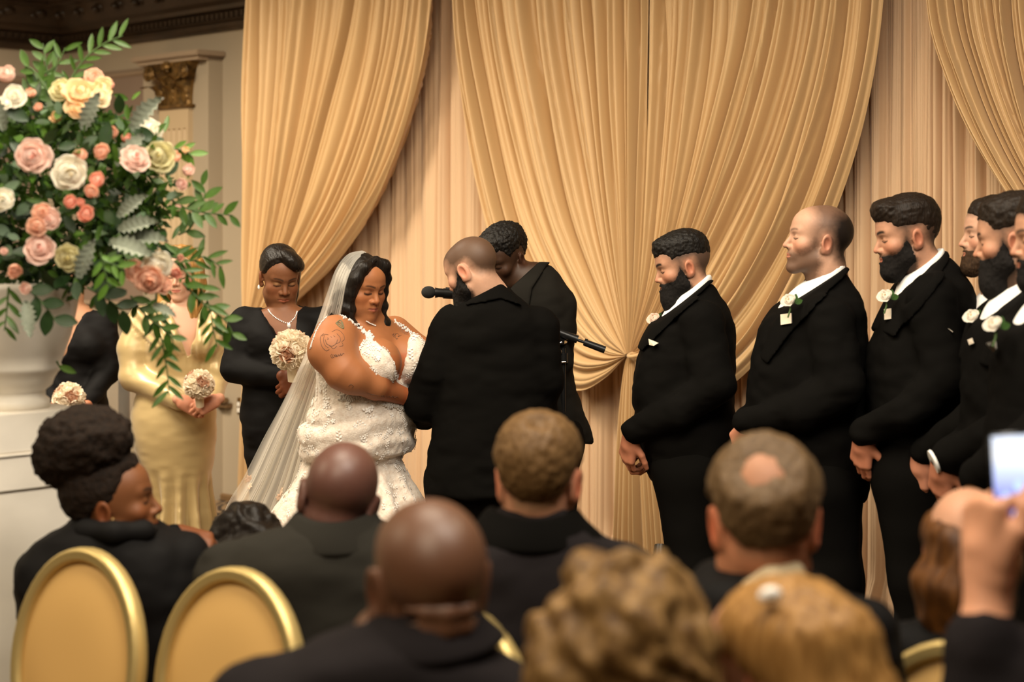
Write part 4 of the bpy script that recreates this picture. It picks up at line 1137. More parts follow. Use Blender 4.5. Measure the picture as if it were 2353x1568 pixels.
# ---- groom, back to the camera
Y = 6.45; P = P3(Y)
gr = Person('groom in black suit seen from behind, shaved head bowed, dark beard showing', W(1100, 1585, Y), PALE,
            (P(1084, 622), head_rot(58, 22), 1.0), dict(browt=.006, ear=1.05, scalp=([(.11, .07), (.08, .062), (.058, .055), (.045, .03), (.030, .022), (.030, -.02), (.012, -.02), (.008, .022), (-.036, .03), (-.048, .0), (-.06, -.03), (-.12, -.06), (-.3, -.04), (-.3, .3), (.3, .3)], (.070, .037, .021), .95, .035),
                         stub=(FULLB, (.03, .02, .015), .9, .014)))
gent(gr, Y, [(658, 1098, 1164, .07), (680, 1078, 1192, .10), (704, 1052, 1222, .13), (732, 1030, 1246, .145), (765, 1016, 1260, .15), (810, 1008, 1267, .15), (870, 1002, 1268, .15), (930, 997, 1267, .15), (1000, 990, 1264, .155), (1080, 980, 1260, .16), (1134, 975, 1255, .16)],
     [[(1046, 752, -.01, .086), (1005, 850, -.03, .078), (972, 926, .0, .070), (975, 955, .2, .06)], [(1232, 752, -.01, .086), (1248, 870, -.02, .078), (1240, 935, .06, .066), (1120, 940, .24, .052)]],
     [[(1052, 1110, 0, .118), (1050, 1340, 0, .092), (1050, 1555, 0, .074)], [(1172, 1110, 0, .118), (1172, 1340, 0, .092), (1172, 1555, 0, .074)]],
     collar=((1080, 690), (1152, 653)), cut_box=(1050, 560, 1185, 700), neck=(1128, 686), footyaw=40, neck_r=.064,
     hands=[Hand(P(958, 930, .22), (-.9, .2, -.2), (-.2, .3, .9), -1, curl=(30, 40, 30)), Hand(P(1110, 938, .26), (-.9, .2, -.1), (0, 0, 1), 1)],
     lapel=[(1070, 700), (1076, 684), (1100, 668), (1152, 650), (1182, 676), (1200, 700), (1150, 684), (1105, 694)])
# hanging underside of the groom's sleeve
gr.beard(FULLB, .009, chin=((0, .062, -.125), (.045, .042, .045)))
# ------------------------------------------------------------------ standing women
def px_poly_cut(f, Y, poly, dlo, dhi, k=.004):
    """remove what projects inside the pixel polygon (taken at depth Y) between depths Y+dlo and Y+dhi"""
    q = np.array([(W(a, b, Y)[0], W(a, b, Y)[2]) for a, b in poly])
    lo = np.array([q[:, 0].min(), Y + dlo, q[:, 1].min()]); hi = np.array([q[:, 0].max(), Y + dhi, q[:, 1].max()])
    f.put(lambda x, y, z: d_poly(x[:, 0, :] + 0 * z[:, 0, :], z[:, 0, :] + 0 * x[:, 0, :], q)[:, None, :] + 0 * y, lo, hi, k, 's')

def bb(Y, x0, y1, x1, y0, d):
    a, b = W(x0, y1, Y), W(x1, y0, Y); return np.array([a[0], Y - d, a[2]]), np.array([b[0], Y + d, b[2]])
def rose_mesh(name, col_mats, R=.035, layers=4, seed=0, openness=.6):
    """garden rose: cupped, overlapping, unevenly ruffled petals wound around a closed heart; materials: 0 outer petals, 1 heart"""
    r = np.random.default_rng(seed); mb = MB(); g = 0.0
    cnt = (2, 3, 4, 5, 6, 6)
    for L in range(layers + 1):
        t = L / layers; n = cnt[min(L, 5)]
        for k in range(n):
            g += 2.4 + r.uniform(-.25, .25)                    # golden-angle winding: no concentric rings
            tt = min(1, max(0, (L + k / n) / (layers + 1)))
            rad = R * (.20 + .72 * tt) * r.uniform(.90, 1.08); hgt = R * (1.02 - .50 * tt * openness) * r.uniform(.92, 1.08)
            wdt = (1.25 - .42 * tt) * r.uniform(.9, 1.1); lean = r.uniform(-.10, .10); ph = r.uniform(0, 6)
            nu, nv = 8, 7; P = np.zeros((nu, nv, 3))
            for i in range(nu):
                u = i / (nu - 1) * 2 - 1
                for j in range(nv):
                    v = j / (nv - 1); curl = max(0, v - .68) / .32
                    bul = math.sin(min(1, v * 1.2) * math.pi / 2)
                    ruf = .03 * R * math.sin(4.5 * u + ph) * v ** 3
                    rr = rad * bul * (1 - (.20 - .16 * tt) * v ** 3) + R * (.17 * tt * openness * curl ** 2 + lean * v) + ruf
                    z = hgt * v ** .85 * (1 - .20 * u * u * v) - .40 * R - R * .20 * tt * openness * curl ** 2 + ruf * .5
                    a = g + u * wdt * (1 - .45 * v ** 4)
                    P[i, j] = (rr * math.cos(a), rr * math.sin(a), z)
            mb.grid(P, m=1 if L < 1 else 0)
    mb.sph((0, 0, .10 * R), (R * .22, R * .20, R * .26), 7, m=1)
    mb.sph((0, 0, -.10 * R), (R * .66, R * .66, R * .44), 9, m=0)
    return mb.data(name, col_mats)
def to_dir(d, spin=0.0):
    """rotation matrix whose z axis is d"""
    d = nrm(d); q = Vector(d).to_track_quat('Z', 'Y').to_matrix().to_3x3() @ Matrix.Rotation(spin, 3, 'Z'); return q
def place(o, loc, d, spin=0.0, sc_=1.0):
    o.matrix_basis = Matrix.Translation(Vector(loc)) @ (to_dir(d, spin) @ Matrix.Scale(sc_, 3)).to_4x4()
def adopt(o, e):
    o.parent = e; o.matrix_parent_inverse = e.matrix_basis.inverted()

def petal_mat(n, c, tr=.4): return mat(n, c, .55, trans=tr, sheen=.1)
M['ivory'] = petal_mat('petal_ivory', (.88, .78, .62)); M['ivoryheart'] = petal_mat('petal_ivory_heart', (.80, .62, .38))
M['mauve'] = petal_mat('petal_dusty', (.60, .33, .20)); M['mauveheart'] = petal_mat('petal_dusty_heart', (.42, .18, .09))
M['green'] = mat('leaf_green', (.045, .115, .018), .5, trans=.2, vary=(30, .6))
M['stem'] = mat('stem_green', (.05, .10, .02), .6)
M['satin'] = mat('ivory_satin', (.72, .60, .42), .35, sheen=.3)

def bouquet(c, R, label, seed, nd=4):
    e = empty('bouquet', c); tag(e, label, 'bouquet', 'bridesmaid bouquets')
    iv = rose_mesh('rose', [M['ivory'], M['ivory']], .034, 3, seed, .22); du = rose_mesh('rose', [M['mauve'], M['mauveheart']], .034, 3, seed + 1, .25)
    core = MB(); core.sph(c, (R * .72, R * .72, R * .7), 12); core.build('rose_bed', M['ivory'], e)
    n = 24; g = math.pi * (3 - math.sqrt(5)); r = np.random.default_rng(seed)
    for i in range(n):
        z = 1 - 1.75 * (i + .5) / n; a = i * g; q = math.sqrt(1 - z * z)
        d = np.array([q * math.cos(a), q * math.sin(a), z])
        isd = (i * 7 + seed) % 6 == 0
        o = link('rose', du if isd else iv, None); place(o, np.asarray(c) + d * R * .66, d, r.uniform(0, 6), R / .085 * r.uniform(1.12, 1.22))
        adopt(o, e)
    mb = MB(); mb.tube([np.asarray(c) + np.array([0, .01, -R * .6]), np.asarray(c) + np.array([0, .03, -R * 1.35])], [.022, .018], 10); mb.build('handle', M['satin'], e)
    return e

# ---- bridesmaid in black, right of the pilaster
Y = 7.0; P = P3(Y)
bm1 = Person('bridesmaid in long sleeved black gown with side swept hair, beside the bride', W(655, 1502, Y), (.165, .064, .027),
             (P(642, 637), head_rot(-157, 20), .96), dict(fw=.98, jaw=.92, nosew=1.3, lips=1.25, nose=.9, chub=.4, lasht=.0026, browt=.0042, brow=.8, shadow=(.40, .22, .10), lipc=(.30, .085, .045), red=np.array([1.2, .9, .8]), earred=np.array([1.25, .85, .75])))
h_ = [Hand(P(664, 868, -.23), (.9, -.1, -.2), (0, -.9, .4), 1, curl=(40, 50, 40), size=.9), Hand(P(692, 866, -.23), (-.8, -.1, -.4), (0, -.9, .2), -1, curl=(40, 50, 40), size=.9)]
tor = [(700, 612, 700, .05), (722, 566, 742, .08), (750, 548, 752, .11), (800, 552, 750, .13), (850, 560, 744, .125), (890, 558, 742, .125), (950, 552, 748, .155), (1020, 562, 746, .15), (1100, 572, 742, .14), (1220, 578, 740, .14), (1380, 572, 748, .15), (1490, 560, 760, .18)]
bm1.body(P(652, 722), [(P(652, 745), .07), (P(652, 850), .08), (P(652, 980), .09)],
         [[(P(560, 740), .04), (P(542, 848, -.06), .032), (P(658, 868, -.21), .026)], [(P(742, 740), .04), (P(752, 848, -.05), .032), (P(696, 866, -.21), .026)],
          [(P(625, 1000), .07), (P(622, 1250), .05), (P(622, 1480), .03)], [(P(690, 1000), .07), (P(690, 1250), .05), (P(690, 1480), .03)]], h_, neck_r=.05,
         extra=lambda f: f.loft(rows(7.0, [(705, 622, 690, .05), (722, 578, 734, .072), (752, 560, 745, .10), (800, 566, 740, .118), (860, 575, 735, .10)])))
f = Fld(*bb(Y, 480, 1505, 810, 640, .4), .009); f.loft(rows(Y, tor), n=2.2)
for a in ([(P(562, 738), .062), (P(541, 848, -.06), .054), (P(652, 868, -.2), .038)], [(P(742, 738), .062), (P(752, 848, -.05), .054), (P(700, 866, -.2), .038)]): f.tube([q for q, r in a], [r for q, r in a], .03)
f.ell(P(615, 785, -.1), (.075, .07, .07), k=.05); f.ell(P(695, 785, -.1), (.075, .07, .07), k=.05)
px_poly_cut(f, Y, [(592, 640), (592, 698), (612, 722), (640, 756), (658, 790), (672, 796), (686, 770), (688, 740), (686, 715), (704, 698), (704, 640)], -.35, .02)
f.put(lambda x, y, z: -(z - (CH - (698 - HY) * Y / F)) + 0 * x + 0 * y, P(585, 700, -.2), P(716, 640, .2), .004, 's')
cloth_part(bm1, 'gown', f, 'jersey', [((10, 10, 26), .008, 4)])
mb = MB(); mb.tube([bm1.hl(q) for q in [(-.066, -.02, .05), (-.076, -.05, .0), (-.085, -.07, -.06), (-.09, -.07, -.11), (-.085, -.06, -.17)]], [.02, .03, .026, .022, .012], 10); mb.build('ponytail', M['hairsleek'], bm1.root)
bm1.hair([(.080, .104), (.066, .080), (.052, .055), (.038, .030), (.024, .022), (.0, .016), (-.03, .02), (-.05, -.04), (-.075, -.09), (-.2, -.1), (-.2, .3), (.2, .3)], .007, .010, nz=(20, .0012, 3), material='hairsleek', taper=.02, h=.003,
         post=lambda x, y, z: smax(d_ell(x, y, z, (-.030, .050, .093), (.064, .060, .036), Ry(-.62)), -d_caps(x, y, z, (.020, .11, .105), (.028, .0, .150), .0045, .004), .003))
mb = MB(); N_ = 26
hp = catmull([P(613, 706, -.06), P(620, 713, -.10), P(640, 722, -.14), P(662, 726, -.15), P(678, 714, -.12), P(684, 706, -.08)], N_)
B_ = bvh_of(bm1.bodyV, bm1.bodyQ)
for q in hp:
    w, n, i, d = B_.find_nearest(Vector(q)); mb.sph(np.array(w) + np.array(n) * .0015, .0031, 5)
w, n, i, d = B_.find_nearest(Vector(P(662, 730, -.15))); mb.sph(np.array(w) + np.array([0, -.004, -.006]), (.008, .006, .011), 6)
mb.build('necklace', M['gem'], bm1.root)
mb = MB(); mb.sph(bm1.hl((.082, -.008, -.048)), (.005, .005, .010), 6); mb.build('earring', M['pearl'], bm1.root)
bouquet(P(670, 806, -.34), .088, 'ivory rose bouquet held by the black-gowned bridesmaid beside the veil', 3)

# ---- bridesmaid in the gold gown
Y = 8.16; P = P3(Y)
bm2 = Person('bridesmaid in long sleeved shiny gold gown, face behind the flower arrangement', W(408, 1364, Y), PALE,
             (P(418, 630), head_rot(172, 8), .98), dict(jaw=.92, lipc=(.5, .14, .10), lasht=.0026, browt=.003, brow=.5, browc=(.15, .09, .04)))
h_ = [Hand(P(420, 924, -.25), (.85, -.05, -.42), (.15, -.93, .25), -1, curl=(42, 55, 40), size=.92, thumb=(10, -5, -10)), Hand(P(492, 922, -.275), (-.82, -.15, -.40), (-.1, -.93, .30), 1, curl=(34, 42, 30), size=.92, thumb=(10, -5, -10))]
tor = [(690, 372, 452, .05), (702, 345, 472, .08), (724, 326, 486, .10), (760, 318, 494, .12), (800, 324, 492, .13), (850, 334, 484, .125), (890, 322, 488, .14), (940, 304, 495, .17), (990, 304, 496, .175), (1050, 318, 492, .165), (1105, 338, 484, .15), (1160, 346, 486, .15), (1260, 342, 492, .18), (1350, 330, 505, .22)]
bm2.body(P(420, 702), [(P(408, 740), .08), (P(408, 850), .08), (P(400, 980), .1)],
         [[(P(330, 735), .045), (P(305, 862, -.05), .036), (P(416, 926, -.21), .028)], [(P(482, 735), .045), (P(500, 862, -.05), .036), (P(490, 924, -.23), .028)],
          [(P(375, 1000), .08), (P(375, 1200), .05), (P(375, 1345), .03)], [(P(435, 1000), .08), (P(435, 1200), .05), (P(435, 1345), .03)]], h_, neck_r=.05, hres=.0034,
         extra=lambda f: f.loft(rows(8.16, [(695, 385, 450, .05), (706, 350, 470, .072), (730, 334, 480, .09), (770, 330, 482, .112), (810, 338, 478, .11), (860, 350, 468, .09)])))
f = Fld(*bb(Y, 250, 1370, 550, 660, .42), .010); f.loft(rows(Y, tor), n=2.2)
for a in ([(P(326, 738), .072), (P(304, 800, -.03), .066), (P(305, 866, -.06), .062), (P(412, 922, -.2), .043)], [(P(486, 738), .066), (P(498, 862, -.05), .058), (P(490, 920, -.22), .042)]): f.tube([q for q, r in a], [r for q, r in a], .025)
f.ell(P(385, 785, -.11), (.075, .07, .07), k=.05); f.ell(P(470, 785, -.11), (.07, .07, .07), k=.05)
px_poly_cut(f, Y, [(378, 640), (382, 692), (404, 730), (425, 775), (442, 815), (450, 812), (458, 770), (462, 720), (462, 690), (460, 640)], -.4, .02)
f.put(lambda x, y, z: -(z - (CH - (694 - HY) * Y / F)) + 0 * x + 0 * y, P(372, 700, -.2), P(465, 640, .2), .004, 's')
M['goldsatin'] = mat('gold_satin', (.44, .32, .145), .38, metal=.15, sheen=.2, bump=(500, .05, .001))
V, Q = f.mesh(); V = relax(V, Q, 1); N = vnormals(V, Q)
pyy = HY + (CH - V[:, 2]) * F / V[:, 1]; xo = V[:, 0] - W(415, 0, Y)[0]
flare = np.clip((pyy - 1080) / 200, 0, 1); ang = np.arctan2(V[:, 1] - Y, xo)
V = V + N * (fbm(V * np.array([9, 9, 26]), 1, 4, 2) * .005 * (1 - flare) + flare * .045 * np.sin(ang * 13 + 1.0))[:, None]
# gathered folds from the waist knot up to the shoulders
ft = (pyy > 690) & (pyy < 850) & (V[:, 1] < Y)
kx = (HY * 0 + (V[:, 0] * F / V[:, 1] + CX) - 452) / np.maximum(70, (890 - pyy))
V = V + N * (np.where(ft & (np.abs(kx) < 1.1), .006 * np.sin(kx * 30) * np.clip((850 - pyy) / 60, 0, 1), 0))[:, None]
bm2.part('gown', V, Q, 'goldsatin')
mb = MB(); mb.tube([P(416, 905, -.23), P(424, 935, -.23)], [.05, .046], 12)
f = Fld(bm2.hc - .35, bm2.hc + .25, .008)
f.tube([bm2.hl(q) for q in [(-.02, .02, .115), (-.075, .01, .05), (-.085, .02, -.05), (-.075, .06, -.15), (-.06, .09, -.24)]], [.03, .035, .035, .032, .02], .02)
f.tube([bm2.hl(q) for q in [(.02, .02, .115), (.075, .01, .05), (.085, .0, -.05), (.09, .03, -.15), (.08, .06, -.22)]], [.03, .035, .035, .032, .02], .02)
f.ell(bm2.hl((0, -.03, .04)), (.088, .1, .095), k=.02)
f.put(lambda x, y, z: d_ell(x, y, z, bm2.hl((0, .105, -.03)), (.062, .09, .095)), bm2.hl((0, .1, -.03)) - .12, bm2.hl((0, .1, -.03)) + .12, .01, 's')
V, Q = f.mesh(); N = vnormals(V, Q); V = V + N * (fbm(V * np.array([60, 60, 10]), 1, 5, 2) * .006)[:, None]; bm2.part('hair', V, Q, 'hairblonde')
bouquet(P(457, 884, -.36), .075, 'ivory rose bouquet with one dusty rose, held over the gold gown', 8)

# ---- bridesmaid in black, mostly behind the urn
Y = 8.4; P = P3(Y)
bm3 = Person('bridesmaid in black wrap gown, head hidden behind the flower arrangement', W(165, 1340, Y), TAN,
             (P(160, 628), head_rot(172, 10), .98), dict(jaw=.92))
h_ = [Hand(P(188, 936, -.24), (-.8, -.1, -.3), (0, -.9, .2), -1, curl=(40, 50, 40), size=.9), Hand(P(138, 936, -.24), (.8, -.1, -.3), (0, -.9, .2), 1, curl=(40, 50, 40), size=.9)]
tor = [(708, 128, 205, .05), (724, 96, 236, .08), (748, 86, 246, .10), (800, 88, 244, .13), (850, 96, 238, .12), (900, 90, 244, .14), (950, 84, 248, .16), (1020, 88, 246, .155), (1100, 98, 238, .14), (1220, 100, 234, .13), (1325, 96, 238, .14)]
bm3.body(P(166, 712), [(P(166, 745), .075), (P(166, 850), .08), (P(166, 980), .1)],
         [[(P(92, 745), .04), (P(82, 850, -.05), .032), (P(132, 932, -.21), .026)], [(P(240, 745), .04), (P(252, 850, -.05), .032), (P(194, 932, -.21), .026)],
          [(P(140, 1000), .07), (P(140, 1180), .05), (P(140, 1320), .03)], [(P(195, 1000), .07), (P(195, 1180), .05), (P(195, 1320), .03)]], h_, neck_r=.052, hres=.004,
         extra=lambda f: f.loft(rows(8.4, [(700, 130, 200, .05), (728, 104, 228, .075), (752, 95, 236, .09), (800, 96, 234, .115), (850, 106, 226, .1)])))
f = Fld(*bb(Y, 30, 1345, 310, 660, .4), .011); f.loft(rows(Y, tor), n=2.2)
for a in ([(P(92, 742), .064), (P(80, 852, -.05), .056), (P(130, 930, -.2), .04)], [(P(238, 742), .066), (P(250, 850, -.05), .058), (P(196, 930, -.2), .04)]): f.tube([q for q, r in a], [r for q, r in a], .03)
f.ell(P(128, 795, -.1), (.07, .07, .07), k=.05); f.ell(P(205, 795, -.1), (.07, .07, .07), k=.05)
px_poly_cut(f, Y, [(128, 660), (132, 715), (145, 760), (156, 815), (164, 815), (180, 765), (198, 722), (204, 708), (204, 660)], -.35, .02)
f.put(lambda x, y, z: -(z - (CH - (708 - HY) * Y / F)) + 0 * x + 0 * y, P(120, 712, -.2), P(212, 650, .2), .004, 's')
cloth_part(bm3, 'gown', f, 'jersey', [((10, 10, 24), .008, 14)])
bm3.hair([(.11, .08), (.085, .062), (.064, .05), (.045, .03), (.026, .02), (.0, .016), (-.03, .02), (-.05, -.04), (-.075, -.09), (-.2, -.1), (-.2, .3), (.2, .3)], .012, .012, material='hairbrown', nz=(30, .003, 3), h=.005)
bouquet(P(158, 916, -.36), .08, 'ivory rose bouquet just above the seated afro bun', 14)

# ---- the bride
Y = 6.5; P = P3(Y)
BROWNSK = (.33, .125, .048)
br = Person('bride in white lace mermaid gown and long veil, long black hair, facing the groom', W(830, 1577, Y), BROWNSK,
            (P(830, 659, -.06), head_rot(-137, 14), .95), dict(fw=1.02, jaw=.98, cheek=1.15, nosew=1.3, nose=.9, lips=1.2, chub=1, lasht=.0048, browt=.0040, brow=.85, shadow=(.34, .13, .06), lipc=(.36, .10, .065), red=np.array([1.08, .85, .78]), earred=np.array([1.1, .8, .7])))
yw = math.radians(-120); RB = Rz(yw)
oc = W(842, 900, Y)[:2]
def L2W(u, v, z): return np.array([oc[0], oc[1], 0]) + RB @ np.array([u, v, 0]) + np.array([0, 0, z])
zp = lambda py: CH - (py - HY) * Y / F
TORSO = [(zp(718), -.075, .075, -.07, .05), (zp(740), -.14, .14, -.09, .07), (zp(765), -.195, .195, -.125, .10), (zp(800), -.205, .205, -.14, .12), (zp(840), -.20, .20, -.15, .125), (zp(880), -.19, .19, -.15, .13), (zp(905), -.19, .19, -.155, .14), (zp(950), -.210, .210, -.185, .143), (zp(1000), -.220, .220, -.198, .143), (zp(1040), -.216, .216, -.195, .14)]
RARM = [(P(772, 774, -.17), .080), (P(764, 806, -.21), .088), (P(790, 853, -.24), .070), (P(810, 867, -.24), .061), (P(862, 888, -.19), .047), (P(933, 913, -.05), .033)]
LARM = [(P(905, 768, .17), .07), (P(962, 815, .17), .066), (P(985, 858, .16), .055), (P(962, 915, .06), .035)]
BUST = [((.092, .115, zp(826)), (.092, .085, .088)), ((-.092, .115, zp(826)), (.092, .085, .088))]
def bride_torso(f, grow=0.0, k=.03):
    f.loft(TORSO[:6], frame=(oc, RB), n=2.2, k=k, grow=grow)
    for c, r in BUST: f.ell(L2W(*c), np.array(r) + grow, RB, k=.03)
hb = [Hand(P(936, 918, -.04), (.9, .4, .0), (.1, -.6, .7), 1, curl=(20, 30, 20), size=.92), Hand(P(958, 916, .06), (.7, -.2, -.2), (.3, .4, .8), -1, curl=(25, 30, 20), size=.92)]
br.body(P(838, 724, -.02), [(P(838, 740), .08), (P(842, 830), .12), (P(842, 900), .11), (P(830, 985), .10)], [RARM, LARM, [(P(805, 1010, -.05), .08), (P(815, 1280, -.05), .07), (P(815, 1540, -.05), .04)], [(P(845, 1010, .05), .08), (P(840, 1280, .05), .07), (P(840, 1540, .05), .04)]],
        hb, neck_r=.056, h=.014, extra=bride_torso)
BB = bvh_of(br.bodyV, br.bodyQ)
# gown: bodice + ruched mermaid skirt with flare and train
f = Fld(*bb(Y, 480, 1582, 1170, 730, .8), .0095)
TG = [(z, a, b, c, d) for (z, a, b, c, d) in TORSO if z < zp(790) + .001]
f.loft(TORSO, frame=(oc, RB), n=2.2, grow=.007)
for c, r in BUST: f.ell(L2W(*c), np.array(r) + .007, RB, k=.012)
oc2 = W(822, 900, Y + .02)[:2]
f.loft([(zp(980), -.218, .218, -.205, .148), (zp(1020), -.216, .216, -.200, .148), (zp(1048), -.205, .205, -.205, .155), (zp(1058), -.19, .19, -.195, .15), (zp(1070), -.20, .20, -.205, .155), (zp(1120), -.235, .235, -.235, .19), (zp(1190), -.29, .29, -.30, .24), (zp(1300), -.37, .37, -.40, .31), (zp(1440), -.44, .44, -.52, .36), (zp(1570), -.48, .48, -.60, .40)], frame=(oc2, RB), n=2.0, k=.03)
px_poly_cut(f, Y, [(640, 640), (640, 832), (700, 842), (745, 838), (800, 815), (838, 782), (850, 776), (872, 781), (897, 798), (912, 822), (915, 850), (912, 872), (920, 874), (930, 845), (938, 812), (938, 785), (946, 768), (956, 770), (985, 800), (1030, 810), (1030, 640)], -.7, .7)
f.put(lambda x, y, z: z - .012 + 0 * x + 0 * y, (-3, 5, -.4), (1, 8, .01), .004, 's')
V, Q = f.mesh(); V = relax(V, Q, 1); N = vnormals(V, Q)
py_ = HY + (CH - V[:, 2]) * F / V[:, 1]
ru = np.clip((py_ - 925) / 40, 0, 1) * np.clip((1075 - py_) / 25, 0, 1)
an = np.arctan2(V[:, 1] - oc2[1], V[:, 0] - oc2[0])
d = .004 + ru * (.0045 * np.sin(V[:, 2] * 78 + 2.2 * np.sin(an * 2.0) + 3 * fbm(V, 4, 4, 2)) + .004 * fbm(V * np.array([14, 14, 50]), 1, 9, 2)) + .0035 * fbm(V, 60, 6, 2)
fl = np.clip((py_ - 1080) / 160, 0, 1); d = d + fl * .045 * np.sin(an * 11 + .6 * np.sin(V[:, 2] * 7))
V = V + N * d[:, None]
M['lace'] = mat('ivory_lace', (.80, .715, .62), .75, bump=(150, .5, .004), vary=(70, 1.0), mix=(.68, .565, .465), sheen=.2)
M['lacewhite'] = mat('white_applique', (.88, .83, .77), .7, bump=(260, .4, .003))
br.part('gown', V, Q, 'lace')
GB = bvh_of(V, Q)
# lace flowers and leaves sewn on: thin raised petals, one joined part
r = np.random.default_rng(5); mb = MB(); ok = np.nonzero((py_ > 770) & (py_ < 1300))[0]
def motif(c, n, sz, kind):
    n = nrm(n); t = nrm(np.cross(n, [0.3, .2, 1])); b = np.cross(n, t); a0 = r.uniform(0, 6.28)
    npet = 5 if kind == 0 else 7
    for k in range(npet):
        if kind == 0: a = a0 + k * 2 * math.pi / 5; o = c
        else: a = a0 + (.9 if k % 2 else -.9); o = c + (t * math.cos(a0) + b * math.sin(a0)) * sz * .45 * (k - 3)
        dr = t * math.cos(a) + b * math.sin(a); sd = np.cross(n, dr); l = sz * r.uniform(.8, 1.1)
        mb.put([o + n * .002, o + dr * l * .5 + sd * l * .3 + n * .003, o + dr * l + n * .0015, o + dr * l * .5 - sd * l * .3 + n * .003, o + dr * l * .5 + n * .0045], t=[[0, 4, 1], [1, 4, 2], [2, 4, 3], [3, 4, 0]])
for i in r.choice(ok, 1300, replace=False):
    dens = 1.0 if py_[i] < 1075 else .55
    if r.uniform() < dens: motif(V[i], N[i], r.uniform(.007, .0145), int(r.uniform() < .6))
o = mb.build('lace_applique', M['lacewhite'], br.root); o['kind'] = 'stuff'
# crystal straps and belt lie on the surface they cross
def gems(name, pxs, n, bvh, rad, rows_=2, seed=1, spread=.006, material='gem'):
    r = np.random.default_rng(seed); mb = MB()
    for (x, y) in catmull(np.array(pxs, float), n):
        for k in range(rows_):
            loc, nn = hit_px(bvh, x + r.uniform(-1, 1) * spread * 620, y + r.uniform(-1, 1) * spread * 620)
            if loc is not None: mb.sph(loc + nn * .002, rad * r.uniform(.7, 1.15), 4)
    return mb.build(name, M[material], br.root, smooth=False)
gems('strap', [(848, 776), (838, 765), (822, 750), (800, 734), (776, 719)], 36, BB, .0042, 2)
gems('strap', [(776, 719), (758, 724), (742, 738), (730, 756), (722, 775), (714, 800)], 40, BB, .0036, 1, spread=.001)
gems('strap', [(856, 790), (850, 778), (842, 766)], 14, BB, .0050, 4, spread=.012)
gems('strap', [(948, 768), (936, 760), (924, 752), (912, 744), (905, 739)], 26, BB, .0042, 2)
gems('belt', [(786, 915), (800, 916), (820, 914), (845, 917), (870, 922), (895, 928), (920, 932), (941, 935)], 70, GB, .0058, 5, spread=.012, material='gemdark')
gems('necklace', [(784, 698), (793, 708), (803, 716)], 12, BB, .0028, 1, spread=.0005)
gems('necklace', [(842, 738), (852, 744), (862, 749)], 10, BB, .003, 1, spread=.0005)
# inked drawings on the arm and chest: fine lines lying on the skin
M['ink'] = mat('tattoo_ink', (.12, .052, .026), .6); M['inkgreen'] = mat('tattoo_green', (.13, .11, .05), .6)
def ink(strokes, w=.0010, material='ink'):
    mb = MB()
    for st in strokes:
        pts = []
        for (x, y) in catmull(np.array(st, float), max(6, len(st) * 5)):
            loc, n = hit_px(BB, x, y)
            if loc is not None and (not pts or np.linalg.norm(loc - pts[-1]) < .03): pts.append(loc + n * .0002)
        if len(pts) > 2: mb.tube(pts, w, 5)
    if mb.v: mb.build('tattoo', M[material], br.root)
Z = lambda pts: [(640 + x / 5.228, 700 + y / 5.228) for x, y in pts]
ink([Z([(500, 430), (510, 380), (545, 350)]), Z([(500, 420), (520, 500), (570, 555), (610, 540)]), Z([(550, 370), (540, 430), (560, 490), (600, 520)]), Z([(640, 330), (690, 305), (740, 320), (785, 370)]), Z([(785, 370), (790, 420), (760, 450), (775, 490), (730, 505)]),
     Z([(700, 350), (740, 400), (735, 450), (690, 470)]), Z([(590, 400), (600, 415), (585, 420)]), Z([(625, 385), (640, 395)]), Z([(660, 375), (680, 390)]), Z([(575, 470), (620, 500), (660, 530), (700, 500)]), Z([(560, 420), (580, 470), (640, 500), (690, 470), (710, 420)]), Z([(520, 380), (560, 360), (600, 365)])], .0010)
ink([Z([(640, 595), (628, 615), (640, 640), (655, 640)]), Z([(655, 600), (650, 625), (665, 635), (672, 612), (690, 630), (696, 605), (712, 626), (718, 602), (735, 620), (742, 598), (760, 612), (770, 590), (790, 592)]), Z([(665, 610), (690, 605), (700, 630)]), Z([(745, 585), (750, 615)])], .0010)
ink([Z([(1365, 370), (1385, 350), (1380, 385), (1400, 390)]), Z([(1400, 345), (1405, 400), (1425, 425)]), Z([(1390, 375), (1420, 350), (1450, 370), (1430, 390), (1475, 372)]), Z([(1410, 410), (1435, 410)])], .0010)
ink([Z([(690, 225), (740, 190), (770, 230), (780, 290), (730, 265), (690, 225)]), Z([(700, 228), (735, 240), (775, 285)]), Z([(715, 215), (750, 225), (772, 260)])], .0026, 'inkgreen')
ink([Z([(840, 985), (870, 960), (900, 985), (880, 1005)]), Z([(1060, 1060), (1100, 1075), (1150, 1085), (1200, 1095)]), Z([(1230, 1090), (1240, 1110), (1255, 1090), (1270, 1115), (1290, 1095), (1305, 1118), (1325, 1098), (1345, 1120), (1370, 1100), (1390, 1125), (1420, 1108), (1440, 1125)])], .0010)
# hair: sleek, middle part, long locks either side
f = Fld(br.hc - np.array([.22, .25, .40]), br.hc + np.array([.26, .25, .2]), .0045)
kk = br.hs; H = br.hl
f.ell(H((0, -.018, .042)), np.array((.084, .106, .090)) * kk, br.R, k=.02)
f.tube([H(q) for q in [(.012, .055, .116), (.050, .062, .094), (.076, .050, .045), (.084, .034, -.02), (.086, .034, -.075), (.076, .056, -.13), (.058, .098, -.20), (.046, .125, -.255)]], [.012, .018, .026, .030, .030, .028, .022, .010], .018)
f.tube([H(q) for q in [(.075, -.03, .03), (.084, -.03, -.03), (.084, -.02, -.10), (.078, .0, -.16), (.066, .03, -.215)]], [.024, .026, .026, .026, .015], .025)
f.tube([H(q) for q in [(-.012, .05, .120), (-.050, .058, .098), (-.074, .045, .045), (-.080, .035, -.02), (-.085, .03, -.075), (-.088, .04, -.13), (-.085, .05, -.20)]], [.016, .022, .022, .020, .024, .032, .018], .018)
